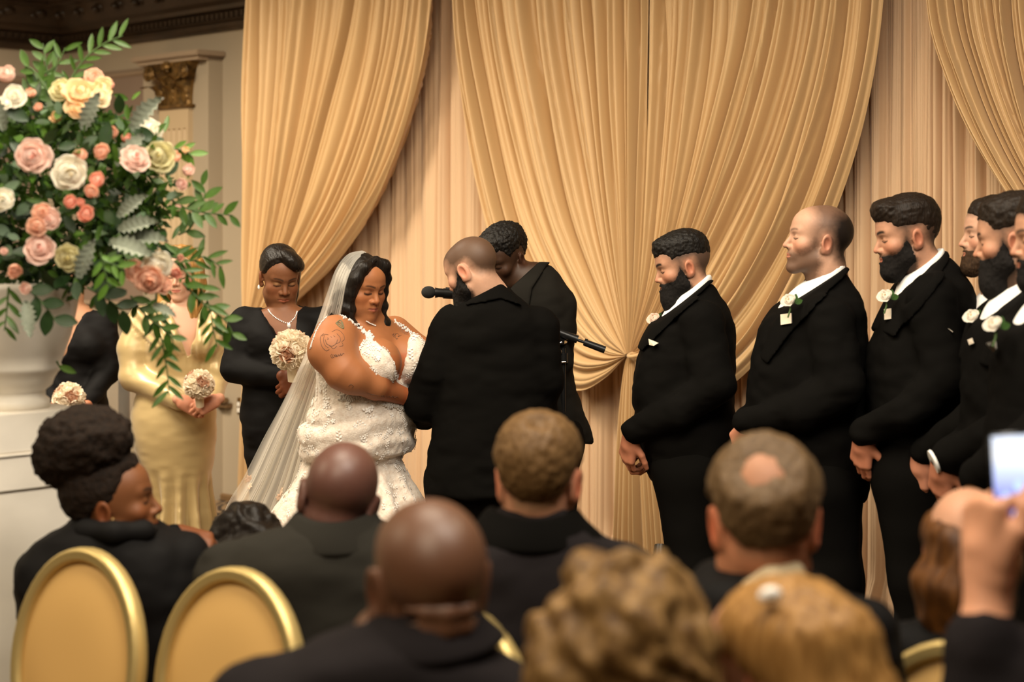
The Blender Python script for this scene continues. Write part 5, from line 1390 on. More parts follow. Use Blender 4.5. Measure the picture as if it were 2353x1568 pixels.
f.tube([H(q) for q in [(.01, -.07, .03), (.03, -.075, -.06), (.04, -.07, -.14), (.045, -.05, -.2)]], [.03, .03, .028, .016], .03)
f.put(lambda x, y, z: d_ell(x, y, z, H((0, .125, -.034)), np.array((.060, .105, .106)) * kk, br.R), H((0, .12, -.02)) - .14, H((0, .12, -.02)) + .14, .006, 's')
f.put(lambda x, y, z: d_caps(x, y, z, H((0, .125, .085)), H((0, .0, .146)), .0035, .002), H((0, .06, .115)) - .1, H((0, .06, .115)) + .1, .003, 's')
V, Q = f.mesh(); N = vnormals(V, Q); q = br.tol(V)
wv = np.clip((.0 - q[:, 2]) / .1, 0, 1)
V = V + N * (fbm(q * np.array([150, 110, 12]), 1, 5, 2) * .0022 + wv * .007 * np.sin(q[:, 2] * 95 + q[:, 1] * 30))[:, None]
br.part('hair', V, Q, 'hairsleek')
mb = MB()
for t in np.linspace(0, 1, 7): mb.sph(H((.088, -.012 + .004 * math.sin(t * 9), -.045 - .03 * t)), .0045, 5)
mb.build('earring', M['gem'], br.root)
mb = MB(); mb.sph(H((.0155, .102, -.037)), .0022, 5); mb.build('nose_stud', M['gem'], br.root)
# veil: sheer pleated net falling behind her
vm = bpy.data.materials.new('veil_tulle'); vm.use_nodes = True; nt = vm.node_tree; Nn = nt.nodes; Ll = nt.links
tr = Nn.new('ShaderNodeBsdfTransparent'); df = Nn.new('ShaderNodeBsdfDiffuse'); df.inputs['Color'].default_value = (.95, .91, .83, 1)
tl = Nn.new('ShaderNodeBsdfTranslucent'); tl.inputs['Color'].default_value = (.95, .91, .83, 1)
m1 = Nn.new('ShaderNodeMixShader'); m1.inputs[0].default_value = .5; Ll.new(df.outputs[0], m1.inputs[1]); Ll.new(tl.outputs[0], m1.inputs[2])
lw = Nn.new('ShaderNodeLayerWeight'); lw.inputs['Blend'].default_value = .35
mr = Nn.new('ShaderNodeMapRange'); mr.inputs['To Min'].default_value = .30; mr.inputs['To Max'].default_value = .85; Ll.new(lw.outputs['Facing'], mr.inputs['Value'])
m2 = Nn.new('ShaderNodeMixShader'); Ll.new(mr.outputs[0], m2.inputs[0]); Ll.new(tr.outputs[0], m2.inputs[1]); Ll.new(m1.outputs[0], m2.inputs[2])
Ll.new(m2.outputs[0], Nn['Material Output'].inputs['Surface']); M['veil'] = vm
Le = catmull(np.array([(832, 576), (800, 584), (772, 618), (752, 672), (727, 745), (694, 830), (652, 920), (603, 1012), (558, 1100), (520, 1165), (490, 1260), (455, 1400), (425, 1560)], float), 150)
Ri = catmull(np.array([(842, 580), (817, 602), (797, 648), (786, 705), (768, 790), (745, 862), (726, 935), (712, 1000), (698, 1060), (678, 1140), (655, 1240), (640, 1400), (640, 1560)], float), 150)
nu, nv = 130, 150; u = np.linspace(0, 1, nu); Pv = np.zeros((nu, nv, 3)); pf = pleats(8, 41, .3, 1.0)
for j in range(nv):
    t = j / (nv - 1)
    px = Le[j, 0] + (Ri[j, 0] - Le[j, 0]) * u; py = Le[j, 1] + (Ri[j, 1] - Le[j, 1]) * u
    yb = .02 + .10 * np.sin(np.pi * np.clip(u * .9 + .05, 0, 1)) * (1 if t > .06 else t / .06) + .07 * t
    yb = yb * min(1, t / .25) + float(np.interp(t, [0, .03, .09, .16, .24, .32], [-.06, -.15, -.215, -.20, -.07, 0.0]))
    am = min(1, t * 4) * (.014 + .03 * t)
    yy = Y + yb - pf(u + .015 * np.sin(t * 7 + u * 5)) * am
    Pv[:, j] = np.array([W(a, b, c) for a, b, c in zip(px, py, yy)])
Pv[:, :, 2] = np.maximum(Pv[:, :, 2], .012)
mb = MB(); mb.grid(Pv); veil = mb.build('veil', vm, br.root)
# second, folded-over layer of net
Pw = Pv[14:124, 8:].copy(); Pw[:, :, 1] += .035; Pw[:, :, 0] += .006 * np.sin(np.linspace(0, 30, 110))[:, None]
mb = MB(); mb.grid(Pw); mb.build('veil_underlayer', vm, br.root)
VB = BVHTree.FromPolygons([tuple(v) for v in Pv.reshape(-1, 3)], [(i * nv + j, (i + 1) * nv + j, (i + 1) * nv + j + 1, i * nv + j + 1) for i in range(nu - 1) for j in range(nv - 1)])
M['blushlace'] = mat('blush_applique', (.80, .60, .46), .7)
for (x, y, sz) in ((570, 1100, .020), (575, 1118, .016), (648, 1130, .022), (640, 1142, .017), (655, 1146, .015), (693, 1015, .018), (690, 1000, .012)):
    loc, n = hit_px(VB, x, y)
    if loc is None: continue
    mb = MB(); n = nrm(n); t = nrm(np.cross(n, [0, 0, 1])); b = np.cross(n, t)
    for k in range(6):
        a = k * 1.047; dr = t * math.cos(a) + b * math.sin(a); sd = np.cross(n, dr); l = sz
        o = loc + n * .002
        mb.put([o, o + dr * l * .5 + sd * l * .35 + n * .002, o + dr * l, o + dr * l * .5 - sd * l * .35 + n * .002, o + dr * l * .5 + n * .004], t=[[0, 4, 1], [1, 4, 2], [2, 4, 3], [3, 4, 0]])
    mb.build('lace_flower', M['blushlace'], br.root)
# ------------------------------------------------------------------ gilt oval-backed chairs, square to the stage
def make_chair():
    r = empty('banquet_chair', (0, 0, 0))
    def oval(t, a=.220, b=.262): return np.array([a * math.cos(t), 0, b * math.sin(t)])
    tilt = Rx(math.radians(-8)); c = np.array([0, -.215, .676])
    th = np.linspace(0, 2 * math.pi, 49)[:-1]
    # frame ring: stepped gilt moulding, closed loop
    prof = [(-.022, -.019), (-.010, -.026), (.0, -.022), (.006, -.026), (.016, -.020), (.020, -.006), (.020, .010), (.012, .02), (-.016, .02), (-.024, .006)]
    P = np.zeros((48, len(prof), 3))
    for i, t in enumerate(th):
        for j, (o, d) in enumerate(prof): P[i, j] = tilt @ (oval(t, .220 + .8 * o - .008,   .262 + .8 * o - .008) + np.array([0, d, 0])) + c
    mb = MB(); mb.grid(P, closeu=True, closev=True); mb.build('back_frame', M['chairgold'], r)
    for sgn, nm in ((-1, 'back_panel'), (1, 'back_cushion')):
        P = np.zeros((14, 48, 3))
        for i in range(14):
            q = i / 13
            for k, t in enumerate(th): P[i, k] = tilt @ (oval(t, .199 * q, .241 * q) + np.array([0, sgn * (.006 + .020 * (1 - q ** 4)), 0])) + c
        mb = MB(); mb.grid(P, closev=True); mb.build(nm, M['chairvinyl'], r)
    mb = MB(); mb.box((0, 0, .425), (.215, .205, .022), bev=.012); mb.build('seat_rail', M['chairgold'], r)
    mb = MB(); mb.box((0, .005, .46), (.205, .20, .030), bev=.024); mb.build('seat', M['chairvinyl'], r)
    for sx in (-1, 1):
        mb = MB(); mb.tube([tilt @ np.array([sx * .12, 0, -.19]) + c, (sx * .165, -.19, .44), (sx * .17, -.20, .25), (sx * .175, -.245, 0)], [.013, .014, .014, .011], 10); mb.build('leg', M['chairgold'], r)
        mb = MB(); mb.tube([(sx * .18, .175, .44), (sx * .18, .178, .2), (sx * .178, .18, 0)], [.016, .014, .010], 10); mb.build('leg', M['chairgold'], r)
    return r
def copy_tree(o, parent=None):
    c = o.copy(); C.objects.link(c)
    if parent is not None: c.parent = parent
    for ch in list(o.children): copy_tree(ch, c)
    return c
chair0 = make_chair()
chairs = [((-1.03, 4.13), 'gold oval-backed chair in front, leftmost, beside the marble pedestal'),
          ((-.632, 3.89), 'gold oval-backed chair behind the charcoal-jacketed bowed person'),
          ((-.137, 3.53), 'gold oval-backed chair mostly hidden behind the nearest shaved head'),
          ((.82, 3.19), 'gold oval-backed chair low at the right, crossed by the sleeve of the phone holder'),
          ((.27, 2.86), 'gold oval-backed chair of the person with bald crown'),
          ((-.33, 2.50), 'gold oval-backed chair of the nearest shaved-headed person'),
          ((.02, 2.18), 'gold oval-backed chair of the curly blond guest'),
          ((.30, 2.24), 'gold oval-backed chair of the straight-haired blonde guest')]
for i, ((x, y), lab) in enumerate(chairs):
    o = chair0 if i == 0 else copy_tree(chair0)
    o.location = (x + .129, y + .172, 0); o.rotation_euler = (0, 0, math.radians(-37))
    tag(o, lab, 'chair', 'banquet chairs of the guests')

# ------------------------------------------------------------------ seated guests
def seated(p, Y, torso, arms, neck, jacket='suit', hands=(), neck_r=.058, hres=.0045, collar=None, n=2.5, facing=-45, h=.013, trouser='suit', skinmat='skin', wr=None, hip=None, bare=None):
    P = P3(Y); rw = rows(Y, torso)
    cx = (rw[-1][1] + rw[-1][2]) / 2 if hip is None else hip[0]; cy = Y if hip is None else hip[1]
    R = Rz(math.radians(facing)); fw_, rt = R @ np.array([0, 1, 0]), R @ np.array([1, 0, 0])
    legs = []
    for s_ in (-1, 1):
        a = np.array([cx, cy, .585]) + rt * s_ * .10; b = a + fw_ * .40 + np.array([0, 0, -.02]); c = b + fw_ * .02 + np.array([0, 0, -.44]); 
        legs.append([(a, .085), (b, .07), (c, .05)])
    A = [[(P(a[0], a[1], a[2]), a[3]) for a in arm] for arm in arms]
    st = sorted(rw, key=lambda r: -r[0])
    chain = [(np.array([(r[1] + r[2]) / 2, (r[3] + r[4]) / 2, r[0]]), max(.04, .5 * min(r[2] - r[1], r[4] - r[3]) / 2)) for r in st[1:]]
    chain.append((np.array([cx, cy, .60]), .09))
    p.body(P(*neck) + np.array([0, .035, 0]), chain, [[(q, r * .6) for q, r in a] for a in A] + [[(q, r * .7) for q, r in l] for l in legs] + ([bare] if bare else []), hands, neck_r=neck_r, hres=hres, material=skinmat)
    lo = np.array([min(r[1] for r in rw), min(r[3] for r in rw), .5]) - .15; hi = np.array([max(r[2] for r in rw), max(r[4] for r in rw), max(r[0] for r in rw)]) + .15
    for a in A:
        for q, r in a: lo = np.minimum(lo, q - .12); hi = np.maximum(hi, q + .12)
    f = Fld(lo, hi, h); f.loft(rw + [(.56, cx - .19, cx + .19, cy - .15, cy + .15)] if rw[-1][0] > .6 else rw, n=n)
    for a in A: f.tube([q for q, r in a], [r for q, r in a], .03)
    if collar:
        for c in collar: f.ell(P(c[0], c[1], c[2]), c[3], k=.02)
    p.jacket, p.jV, p.jQ = cloth_part(p, 'jacket', f, jacket, wr or [((6, 6, 12), .012, 3), ((16, 16, 30), .006, 8)])
    f = Fld(np.minimum.reduce([q for l in legs for q, r in l]) - .16, np.maximum.reduce([q for l in legs for q, r in l]) + .16, .02)
    for l in legs: f.tube([q for q, r in l], [r for q, r in l], .04)
    f.caps(legs[0][0][0], legs[1][0][0], .1, .1, .05)
    cloth_part(p, 'trousers', f, trouser)
    shoes(p, [(l[-1][0][0], l[-1][0][1]) for l in legs], facing)
    return p
def collar_band(p, Y, top, bot, material, th=.012):
    """turned-down collar: top/bot = (px, py, rx, ry); a closed band round the neck, rolled at its upper edge"""
    a = np.linspace(0, 2 * math.pi, 40, endpoint=False); G = []
    ct, cb = W(top[0], top[1], Y + .005), W(bot[0], bot[1], Y + .005)
    for (t, o) in ((-.10, -th * 1.4), (-.04, -th * .9), (.0, -.3 * th), (.02, th * .3), (.10, th * .8), (.45, th), (.85, th), (1.0, th * .4), (1.03, -th * .5)):
        c = ct + (cb - ct) * max(t, 0) + np.array([0, 0, -abs(min(t, 0)) * .25]); q = max(0, t)
        rx = top[2] + (bot[2] - top[2]) * q ** 1.5 + o; ry = top[3] + (bot[3] - top[3]) * q ** 1.5 + o
        G.append(np.stack([c[0] + rx * np.cos(a), c[1] + ry * np.sin(a), c[2] - .018 * np.maximum(0, np.sin(a)) + .006 * np.cos(2 * a)], -1))
    mb = MB(); mb.grid(np.array(G), closev=True); return mb.build('collar', M[material], p.root)
def collar_ring(p, pts, r, material):
    mb = MB(); mb.tube(catmull(np.array(pts), 24), r, 10); mb.build('collar', M[material], p.root)

# ---- woman with afro bun, profile to the right
Y = 4.4; P = P3(Y)
w1 = Person('seated person with large afro bun and gold ear stud, profile to the right, black sweater', W(250, 2076, Y), (.155, .056, .019),
            (P(257, 1160), head_rot(-84, -9), 1.04), dict(nosew=1.25, lips=1.15, nose=.95, lasht=.003, red=np.array([1.15, .85, .75]), earred=np.array([1.25, .85, .7])))
seated(w1, Y, [(1190, 180, 330, .08), (1215, 120, 370, .12), (1245, 78, 415, .14), (1285, 50, 446, .15), (1340, 40, 460, .155), (1430, 44, 458, .15), (1568, 50, 446, .15), (1640, 60, 430, .15)],
       [[(425, 1290, .02, .07), (440, 1400, .12, .06), (398, 1238, .30, .042)], [(104, 1315, .02, .068), (95, 1480, .06, .06), (160, 1560, .25, .045)]], (225, 1235), jacket='jersey',
       hands=[Hand(P(408, 1236, .30), (.95, -.1, -.25), (.1, -.7, .7), 1, curl=(50, 60, 40), size=1.05)], neck_r=.052, hres=.0035)
f = Fld(*bb(Y, 125, 1265, 415, 1165, .2), .009)
f.tube([P(172, 1212, .05), P(200, 1222, -.08), P(260, 1226, -.12), P(330, 1222, -.08), P(362, 1226, .04)], [.024, .028, .027, .025, .02], .02); V, Q = f.mesh(); w1.part('collar', V, Q, 'jersey')
w1.hair([(.080, .085), (.052, .075), (.030, .045), (.018, .02), (.004, .012), (-.035, .0), (-.055, -.04), (-.075, -.085), (-.2, -.1), (-.2, .3), (.2, .3)], .008, .008, nz=(70, .004, 3), material='hairafro', h=.0045)
f = Fld(*bb(Y, 35, 1205, 345, 895, .2), .007)
f.ell(P(184, 1024), (.108, .108, .098), k=.03); f.ell(P(215, 1010, -.02), (.095, .09, .08), k=.03); f.ell(P(150, 1050), (.075, .08, .075), k=.03); f.ell(P(215, 1130, 0), (.064, .075, .09), k=.03); f.ell(P(262, 1000, -.03), (.04, .04, .035), k=.03)
V, Q = f.mesh(); N = vnormals(V, Q); V = V + N * (fbm(V, 45, 3, 3) * .012 + fbm(V, 160, 7, 2) * .006)[:, None]; w1.part('afro_bun', V, Q, 'hairafro')
mb = MB(); mb.sph(P(259, 1196, -.094), .0065, 8); mb.build('ear_stud', M['gilt'], w1.root)

# ---- small guest with dark curls
Y = 4.85; P = P3(Y)
w2 = Person('seated small person with glossy dark curls, only the top of the head showing', W(565, 1931, Y), BROWN, (P(570, 1268), head_rot(0, 10), .86), {})
seated(w2, Y, [(1330, 530, 610, .06), (1352, 490, 645, .1), (1390, 470, 665, .12), (1500, 480, 660, .12), (1600, 490, 650, .12)], [[(485, 1390, 0, .05), (470, 1480, 0, .045), (500, 1540, .2, .035)], [(650, 1390, 0, .05), (668, 1480, 0, .045), (640, 1540, .2, .035)]], (570, 1335), jacket='jersey', neck_r=.05, hres=.005)
f = Fld(*bb(Y, 425, 1435, 715, 1105, .22), .007); f.ell(P(570, 1242), (.098, .105, .108), k=.03); f.ell(P(520, 1270, -.02), (.055, .06, .07), k=.03); f.ell(P(615, 1265, -.02), (.055, .06, .07), k=.03); f.ell(P(560, 1310), (.085, .09, .08), k=.03)
V, Q = f.mesh(); N = vnormals(V, Q); V = V + N * (.013 * np.sin(26 * V[:, 0] * 2 + 5 * fbm(V, 14, 3, 2)) * np.sin(V[:, 2] * 60 + 4 * fbm(V, 12, 8, 2)) + .004 * fbm(V, 90, 4, 2))[:, None]; w2.part('hair', V, Q, 'hairsleek')

# ---- bowed bald man in charcoal jacket
Y = 4.08; P = P3(Y)
m1 = Person('seated bald person in charcoal jacket, head bowed low, seen from behind, left of centre', W(700, 2198, Y), (.105, .044, .031), (P(778, 1148), head_rot(3, 12, 14), 1.10), dict(fw=1.0, jaw=1.05, ear=1.15, earred=np.array([.8, .7, .65])))
seated(m1, Y, [(1178, 712, 846, .07), (1198, 680, 872, .10), (1222, 610, 905, .12), (1255, 530, 950, .14), (1300, 484, 980, .15), (1380, 478, 985, .15), (1480, 490, 975, .15), (1600, 520, 940, .15), (1660, 540, 920, .15)],
       [[(520, 1320, .0, .078), (500, 1480, .05, .068), (570, 1600, .28, .05)], [(950, 1320, .0, .078), (965, 1480, .05, .068), (880, 1600, .28, .05)]], (772, 1205), jacket='suitgrey', skinmat='skinshine', neck_r=.056)
collar_band(m1, Y, (772, 1178, .086, .108), (764, 1250, .145, .140), 'suitgrey')

# ---- centre guest, short sandy hair
Y = 3.72; P = P3(Y)
m2 = Person('seated person with short sandy hair thinning at crown, dark jacket, in the middle', W(1240, 2359, Y), (.50, .235, .135), (P(1238, 1104), head_rot(-9, 4), 1.06), dict(ear=1.1, earred=np.array([1.2, .55, .42]), scalp=(SCALP, (.20, .12, .06), .7, .02)))
seated(m2, Y, [(1168, 1150, 1306, .075), (1190, 1122, 1325, .10), (1218, 1095, 1360, .125), (1250, 1040, 1410, .14), (1290, 992, 1450, .15), (1380, 978, 1472, .155), (1500, 985, 1466, .155), (1640, 1000, 1450, .15), (1720, 1030, 1420, .15)],
       [[(1010, 1330, .0, .078), (990, 1500, .05, .07), (1070, 1640, .28, .05)], [(1440, 1330, .0, .078), (1462, 1500, .05, .07), (1380, 1640, .28, .05)]], (1232, 1178), jacket='shirtnavy', neck_r=.057)
collar_band(m2, Y, (1222, 1170, .088, .108), (1224, 1240, .145, .138), 'suit')
m2.hair([(.115, .075), (.088, .066), (.066, .055), (.05, .03), (.03, .026), (.028, -.01), (.006, -.012), (.002, .022), (-.034, .028), (-.045, -.01), (-.06, -.05), (-.11, -.078), (-.25, -.07), (-.25, .3), (.25, .3)], .010, .012, nz=(80, .0035, 3), material='hairsandy', h=.0045,
        grow=lambda x, y, z: -.016 * np.clip(1.4 - np.sqrt((x - .010) ** 2 + (y + .075) ** 2 + (z - .112) ** 2) / .022, 0, 1))

# ---- foreground shaved head
Y = 2.76; P = P3(Y)
m3 = Person('seated shaved-headed person with grey beard edge, dark shirt, nearest at bottom centre', W(985, 2995, Y), (.110, .046, .022), (P(985, 1340), head_rot(18, -6), 1.12), dict(jaw=1.1, ear=1.25, earred=np.array([.95, .75, .65])))
seated(m3, Y, [(1392, 905, 1066, .085), (1418, 870, 1072, .11), (1446, 800, 1082, .13), (1480, 712, 1116, .145), (1520, 630, 1180, .15), (1580, 570, 1280, .155), (1700, 545, 1330, .16), (1850, 560, 1320, .16), (2000, 590, 1290, .16)],
       [[(600, 1620, .0, .078), (570, 1850, .05, .07), (680, 2050, .28, .05)], [(1262, 1640, .0, .074), (1310, 1850, .05, .07), (1220, 2050, .28, .05)]], (985, 1402), jacket='shirtnavy', skinmat='skinshine', neck_r=.062)
collar_band(m3, Y, (980, 1394, .072, .112), (975, 1470, .125, .145), 'shirtnavy')
f = Fld(m3.hc - .2, m3.hc + .2, .006)
for (a, b, c, r_) in ((-.05, -.100, -.012, .015), (-.05, -.100, -.036, .015)):
    f.tube([m3.hl((-.050, b + .030, c)), m3.hl((-.027, b + .007, c)), m3.hl((0, b, c)), m3.hl((.027, b + .007, c)), m3.hl((.050, b + .030, c))], [.006, r_ * .8, r_, r_ * .8, .006], .01)
V, Q = f.mesh(); m3.part('neck_fold', relax(V, Q, 2), Q, 'skinshine', np.repeat(np.array([m3.skin]), len(V), 0))
M['beardgrey'] = hairmat('beard_grey', (.22, .17, .12), (.09, .06, .04), (150, 150, 60))
m3.beard([(.022, .006), (.034, -.022), (.055, -.043), (.085, -.047), (.15, -.046), (.15, -.26), (.02, -.26), (-.012, -.085), (.004, -.03)], .014, material='beardgrey', chin=((0, .062, -.122), (.055, .045, .045)))

# ---- right guest with bald crown
Y = 3.08; P = P3(Y)
m4 = Person('seated person with bald crown spot and grey-brown hair, reddish neck, right of centre', W(1755, 2739, Y), (.50, .205, .105), (P(1757, 1200), head_rot(-4, 9), 1.12), dict(ear=1.1, earred=np.array([1.15, .5, .36]), scalp=(SCALP, (.15, .09, .05), .5, .02)))
seated(m4, Y, [(1302, 1655, 1820, .085), (1322, 1615, 1850, .11), (1345, 1585, 1905, .13), (1385, 1558, 1965, .145), (1440, 1535, 2000, .15), (1540, 1520, 2025, .155), (1700, 1525, 2030, .155), (1850, 1550, 2000, .155), (1960, 1570, 1980, .15)],
       [[(1560, 1460, .0, .078), (1530, 1700, .05, .07), (1620, 1880, .28, .05)], [(1975, 1470, .0, .078), (2015, 1700, .05, .07), (1930, 1880, .28, .05)]], (1745, 1318), jacket='jersey', neck_r=.060)
f = Fld(*bb(Y, 1575, 1435, 1975, 1255, .3), .008)
f.tube([P(1720, 1345, -.11), P(1770, 1338, -.105), P(1812, 1322, -.07), P(1832, 1318, .0)], [.012, .024, .026, .02], .015); V, Q = f.mesh(); m4.part('shirt_collar', V, Q, mat('cream_cotton', (.50, .40, .25), .7))
m4.hair([(.115, .075), (.088, .066), (.066, .055), (.05, .03), (.03, .026), (.028, -.01), (.006, -.012), (.002, .022), (-.034, .028), (-.045, -.01), (-.06, -.05), (-.115, -.082), (-.25, -.07), (-.25, .3), (.25, .3)], .014, .006, nz=(45, .005, 6), material='hairgrey', h=.0045,
        grow=lambda x, y, z: -.021 * np.clip(1.5 - np.sqrt((x + .008) ** 2 + (y + .092) ** 2 + (z - .086) ** 2) / .046, 0, 1))

# ---- curly blond guest, nearest
Y = 2.42; P = P3(Y)
w3 = Person('seated person with big curly blond hair, nearest to the camera at bottom', W(1425, 3341, Y), LIGHT, (P(1428, 1545), head_rot(-6, 0), .95), {})
seated(w3, Y, [(1690, 1370, 1490, .07), (1722, 1290, 1570, .11), (1780, 1200, 1660, .13), (1880, 1160, 1700, .14), (2100, 1180, 1680, .14), (2300, 1210, 1650, .14)], [[(1210, 1830, .0, .065), (1180, 2100, .05, .055), (1290, 2300, .25, .042)], [(1650, 1830, .0, .065), (1690, 2100, .05, .055), (1580, 2300, .25, .042)]], (1428, 1690), jacket='jersey', neck_r=.052, hres=.006)
f = Fld(W(1120, 1800, Y) - np.array([0, .25, 0]), W(1740, 1200, Y) + np.array([0, .25, 0]), .0075)
f.ell(P(1427, 1462), (.106, .12, .098), k=.04)
r = np.random.default_rng(4)
for k in range(70):
    z = r.uniform(-.75, 1); a = r.uniform(0, 2 * math.pi); q = math.sqrt(1 - z * z)
    c = P(1427, 1472) + np.array([.092 * q * math.cos(a), .105 * q * math.sin(a), .100 * z])
    f.ell(c, tuple(r.uniform(.020, .036, 3)), k=.014)
for x in (1275, 1340, 1425, 1510, 1575): f.ell(P(x, 1575, -.03), (.05, .07, .09), k=.03)
V, Q = f.mesh(); N = vnormals(V, Q); V = V + N * (.006 * np.sin(95 * V[:, 0] + 6 * fbm(V, 14, 3, 2) + 60 * V[:, 2]) + .004 * fbm(V, 70, 8, 2))[:, None]; w3.part('hair', V, Q, 'haircurl')

# ---- straight-haired blonde guest, turned left
Y = 2.5; P = P3(Y)
w4 = Person('seated person with long straight blonde hair and pearl clip, turned left, bottom right', W(1800, 3251, Y), (.55, .27, .17), (P(1788, 1540), head_rot(50, 4), 1.02), dict(ear=.95))
seated(w4, Y, [(1690, 1745, 1860, .07), (1722, 1670, 1930, .11), (1780, 1600, 2005, .13), (1880, 1570, 2030, .14), (2100, 1590, 2010, .14), (2250, 1610, 1990, .14)], [[(1610, 1830, .0, .06), (1580, 2080, .05, .052), (1680, 2280, .25, .04)], [(1995, 1830, .0, .06), (2030, 2080, .05, .052), (1930, 2280, .25, .04)]], (1803, 1690), jacket='jersey', neck_r=.05, hres=.005)
f = Fld(W(1580, 1800, Y) - np.array([0, .28, 0]), W(2050, 1300, Y) + np.array([0, .28, 0]), .007)
f.ell(w4.hl((0, -.022, .042)), np.array((.092, .112, .094)) * 1.02, w4.R, k=.03)
H = w4.hl
f.tube([H((.0, -.11, .04)), H((.0, -.135, -.06)), H((.0, -.13, -.20))], [.05, .055, .05], .04)
f.tube([H((.085, -.04, .03)), H((.095, -.04, -.08)), H((.09, -.03, -.2))], [.05, .05, .045], .04)
f.tube([H((-.055, -.075, .05)), H((-.06, -.095, -.05)), H((-.065, -.10, -.2))], [.035, .035, .04], .04)
f.put(lambda x, y, z: d_ell(x, y, z, H((-.075, .075, -.065)), np.array((.085, .105, .105)), w4.R), H((-.075, .075, -.065)) - .16, H((-.075, .075, -.065)) + .16, .01, 's')
V, Q = f.mesh(); N = vnormals(V, Q); V = V + N * (fbm((V - w4.hc) * np.array([75, 75, 6]), 1, 5, 2) * .005)[:, None]; w4.part('hair', V, Q, 'hairblonde')
mb = MB(); mb.sph(P(1772, 1366, -.085), (.016, .010, .011), 8); mb.sph(P(1756, 1372, -.085), (.009, .008, .008), 8); mb.build('hair_clip', M['pearl'], w4.root)

# ---- auburn-haired guest behind the raised hand
Y = 3.4; P = P3(Y)
w5 = Person('seated person with long auburn hair, partly behind the raised phone hand', W(2225, 2531, Y), LIGHT, (P(2225, 1265), head_rot(-12, 2), 1.0), {})
seated(w5, Y, [(1402, 2175, 2270, .06), (1425, 2120, 2330, .1), (1470, 2065, 2390, .125), (1560, 2045, 2410, .13), (1700, 2060, 2395, .13), (1800, 2080, 2375, .13)], [[(2080, 1500, .0, .06), (2060, 1690, .05, .05), (2120, 1800, .25, .04)], [(2385, 1500, .0, .06), (2405, 1690, .05, .05), (2340, 1800, .25, .04)]], (2225, 1400), jacket='jersey', neck_r=.05, hres=.006)
f = Fld(W(2080, 1520, Y) - np.array([0, .25, 0]), W(2380, 1100, Y) + np.array([0, .25, 0]), .008)
f.ell(P(2225, 1250), (.088, .108, .10), k=.03); H = w5.hl
f.tube([P(2180, 1250, -.03), P(2160, 1330, -.04), P(2165, 1400, -.05), P(2185, 1450, -.05)], [.04, .045, .042, .02], .03)
f.tube([P(2225, 1250, -.06), P(2225, 1340, -.08), P(2225, 1450, -.08)], [.06, .07, .05], .03); f.tube([P(2275, 1250, -.03), P(2285, 1330, -.04), P(2280, 1450, -.05)], [.04, .045, .03], .03)
V, Q = f.mesh(); N = vnormals(V, Q); V = V + N * (fbm(V * np.array([50, 50, 14]), 1, 5, 2) * .009 + .006 * np.sin(V[:, 2] * 60 + V[:, 0] * 20))[:, None]; w5.part('hair', V, Q, 'hairauburn')

# ---- guest filming with a phone: forearm and hand in view, the rest beyond the frame
Y = 2.7; P = P3(Y)
w6 = Person('person at the right edge raising a phone, bare wrist and dark sleeve', W(2560, 3049, Y), (.60, .335, .205), (P(2580, 1195), head_rot(14, 0), 1.03), {})
hand = Hand(P(2270, 1318, .02), (-.02, .04, 1), (-.93, -.36, -.05), 1, curl=(62, 50, 30), size=1.25, thumb=(4, -2, -4))
seated(w6, Y, [(1385, 2525, 2630, .07), (1420, 2450, 2710, .11), (1480, 2370, 2790, .14), (1600, 2350, 2815, .15), (1800, 2360, 2800, .15), (2150, 2390, 2780, .15)],
       [[(2410, 1530, .0, .07), (2235, 1690, -.02, .062), (2252, 1480, 0, .05), (2264, 1455, 0, .046)], [(2770, 1530, .0, .075), (2800, 1900, .05, .06), (2700, 2100, .2, .045)]], (2575, 1380), jacket='shirtnavy', hands=[hand], hres=.006, bare=[(P(2235, 1690, -.02), .045), (P(2264, 1450, 0), .038), (P(2270, 1322, .018), .033)],
       wr=[((8, 8, 10), .008, 3), ((20, 20, 30), .004, 8)])
w6.hair(TAPER, .006, .012, nz=(60, .004, 6), material='hairbrown', taper=.04, h=.005)
# the phone itself
R_ = Rz(math.radians(3)) @ Ry(math.radians(-3)); R_ = np.array(R_)
pc = P(2332, 1108, -.005)
ph = empty('phone', pc); tag(ph, 'phone held up at the right edge, glowing bluish-white screen', 'phone')
mb = MB(); mb.box(pc, (.0375, .0045, .0765), R_, bev=.004); mb.build('case', M['black'], ph)
sm = bpy.data.materials.new('phone_screen'); sm.use_nodes = True; nt = sm.node_tree; Nn = nt.nodes; Ll = nt.links
tc = Nn.new('ShaderNodeTexCoord'); sx = Nn.new('ShaderNodeSeparateXYZ'); Ll.new(tc.outputs['Generated'], sx.inputs[0])
rp = Nn.new('ShaderNodeValToRGB'); el = rp.color_ramp.elements; el[0].position = .16; el[0].color = (.03, .03, .12, 1); el[1].position = .95; el[1].color = (.8, .86, 1.0, 1)
for pos, cc in ((.28, (.16, .16, .45, 1)), (.45, (.40, .44, .85, 1)), (.62, (.62, .70, 1.0, 1)), (.78, (.95, .97, 1.0, 1))):
    e_ = el.new(pos); e_.color = cc
Ll.new(sx.outputs['Z'], rp.inputs['Fac'])
vo = Nn.new('ShaderNodeTexNoise'); vo.inputs['Scale'].default_value = 5; Ll.new(tc.outputs['Generated'], vo.inputs['Vector'])
mx = Nn.new('ShaderNodeMix'); mx.data_type = 'RGBA'; mx.blend_type = 'MULTIPLY'; mx.inputs['Factor'].default_value = .5
Ll.new(rp.outputs['Color'], mx.inputs['A']); Ll.new(vo.outputs['Color'], mx.inputs['B'])
em = Nn.new('ShaderNodeEmission'); em.inputs['Strength'].default_value = 2.0; Ll.new(rp.outputs['Color'], em.inputs['Color']); Ll.new(em.outputs[0], Nn['Material Output'].inputs['Surface'])
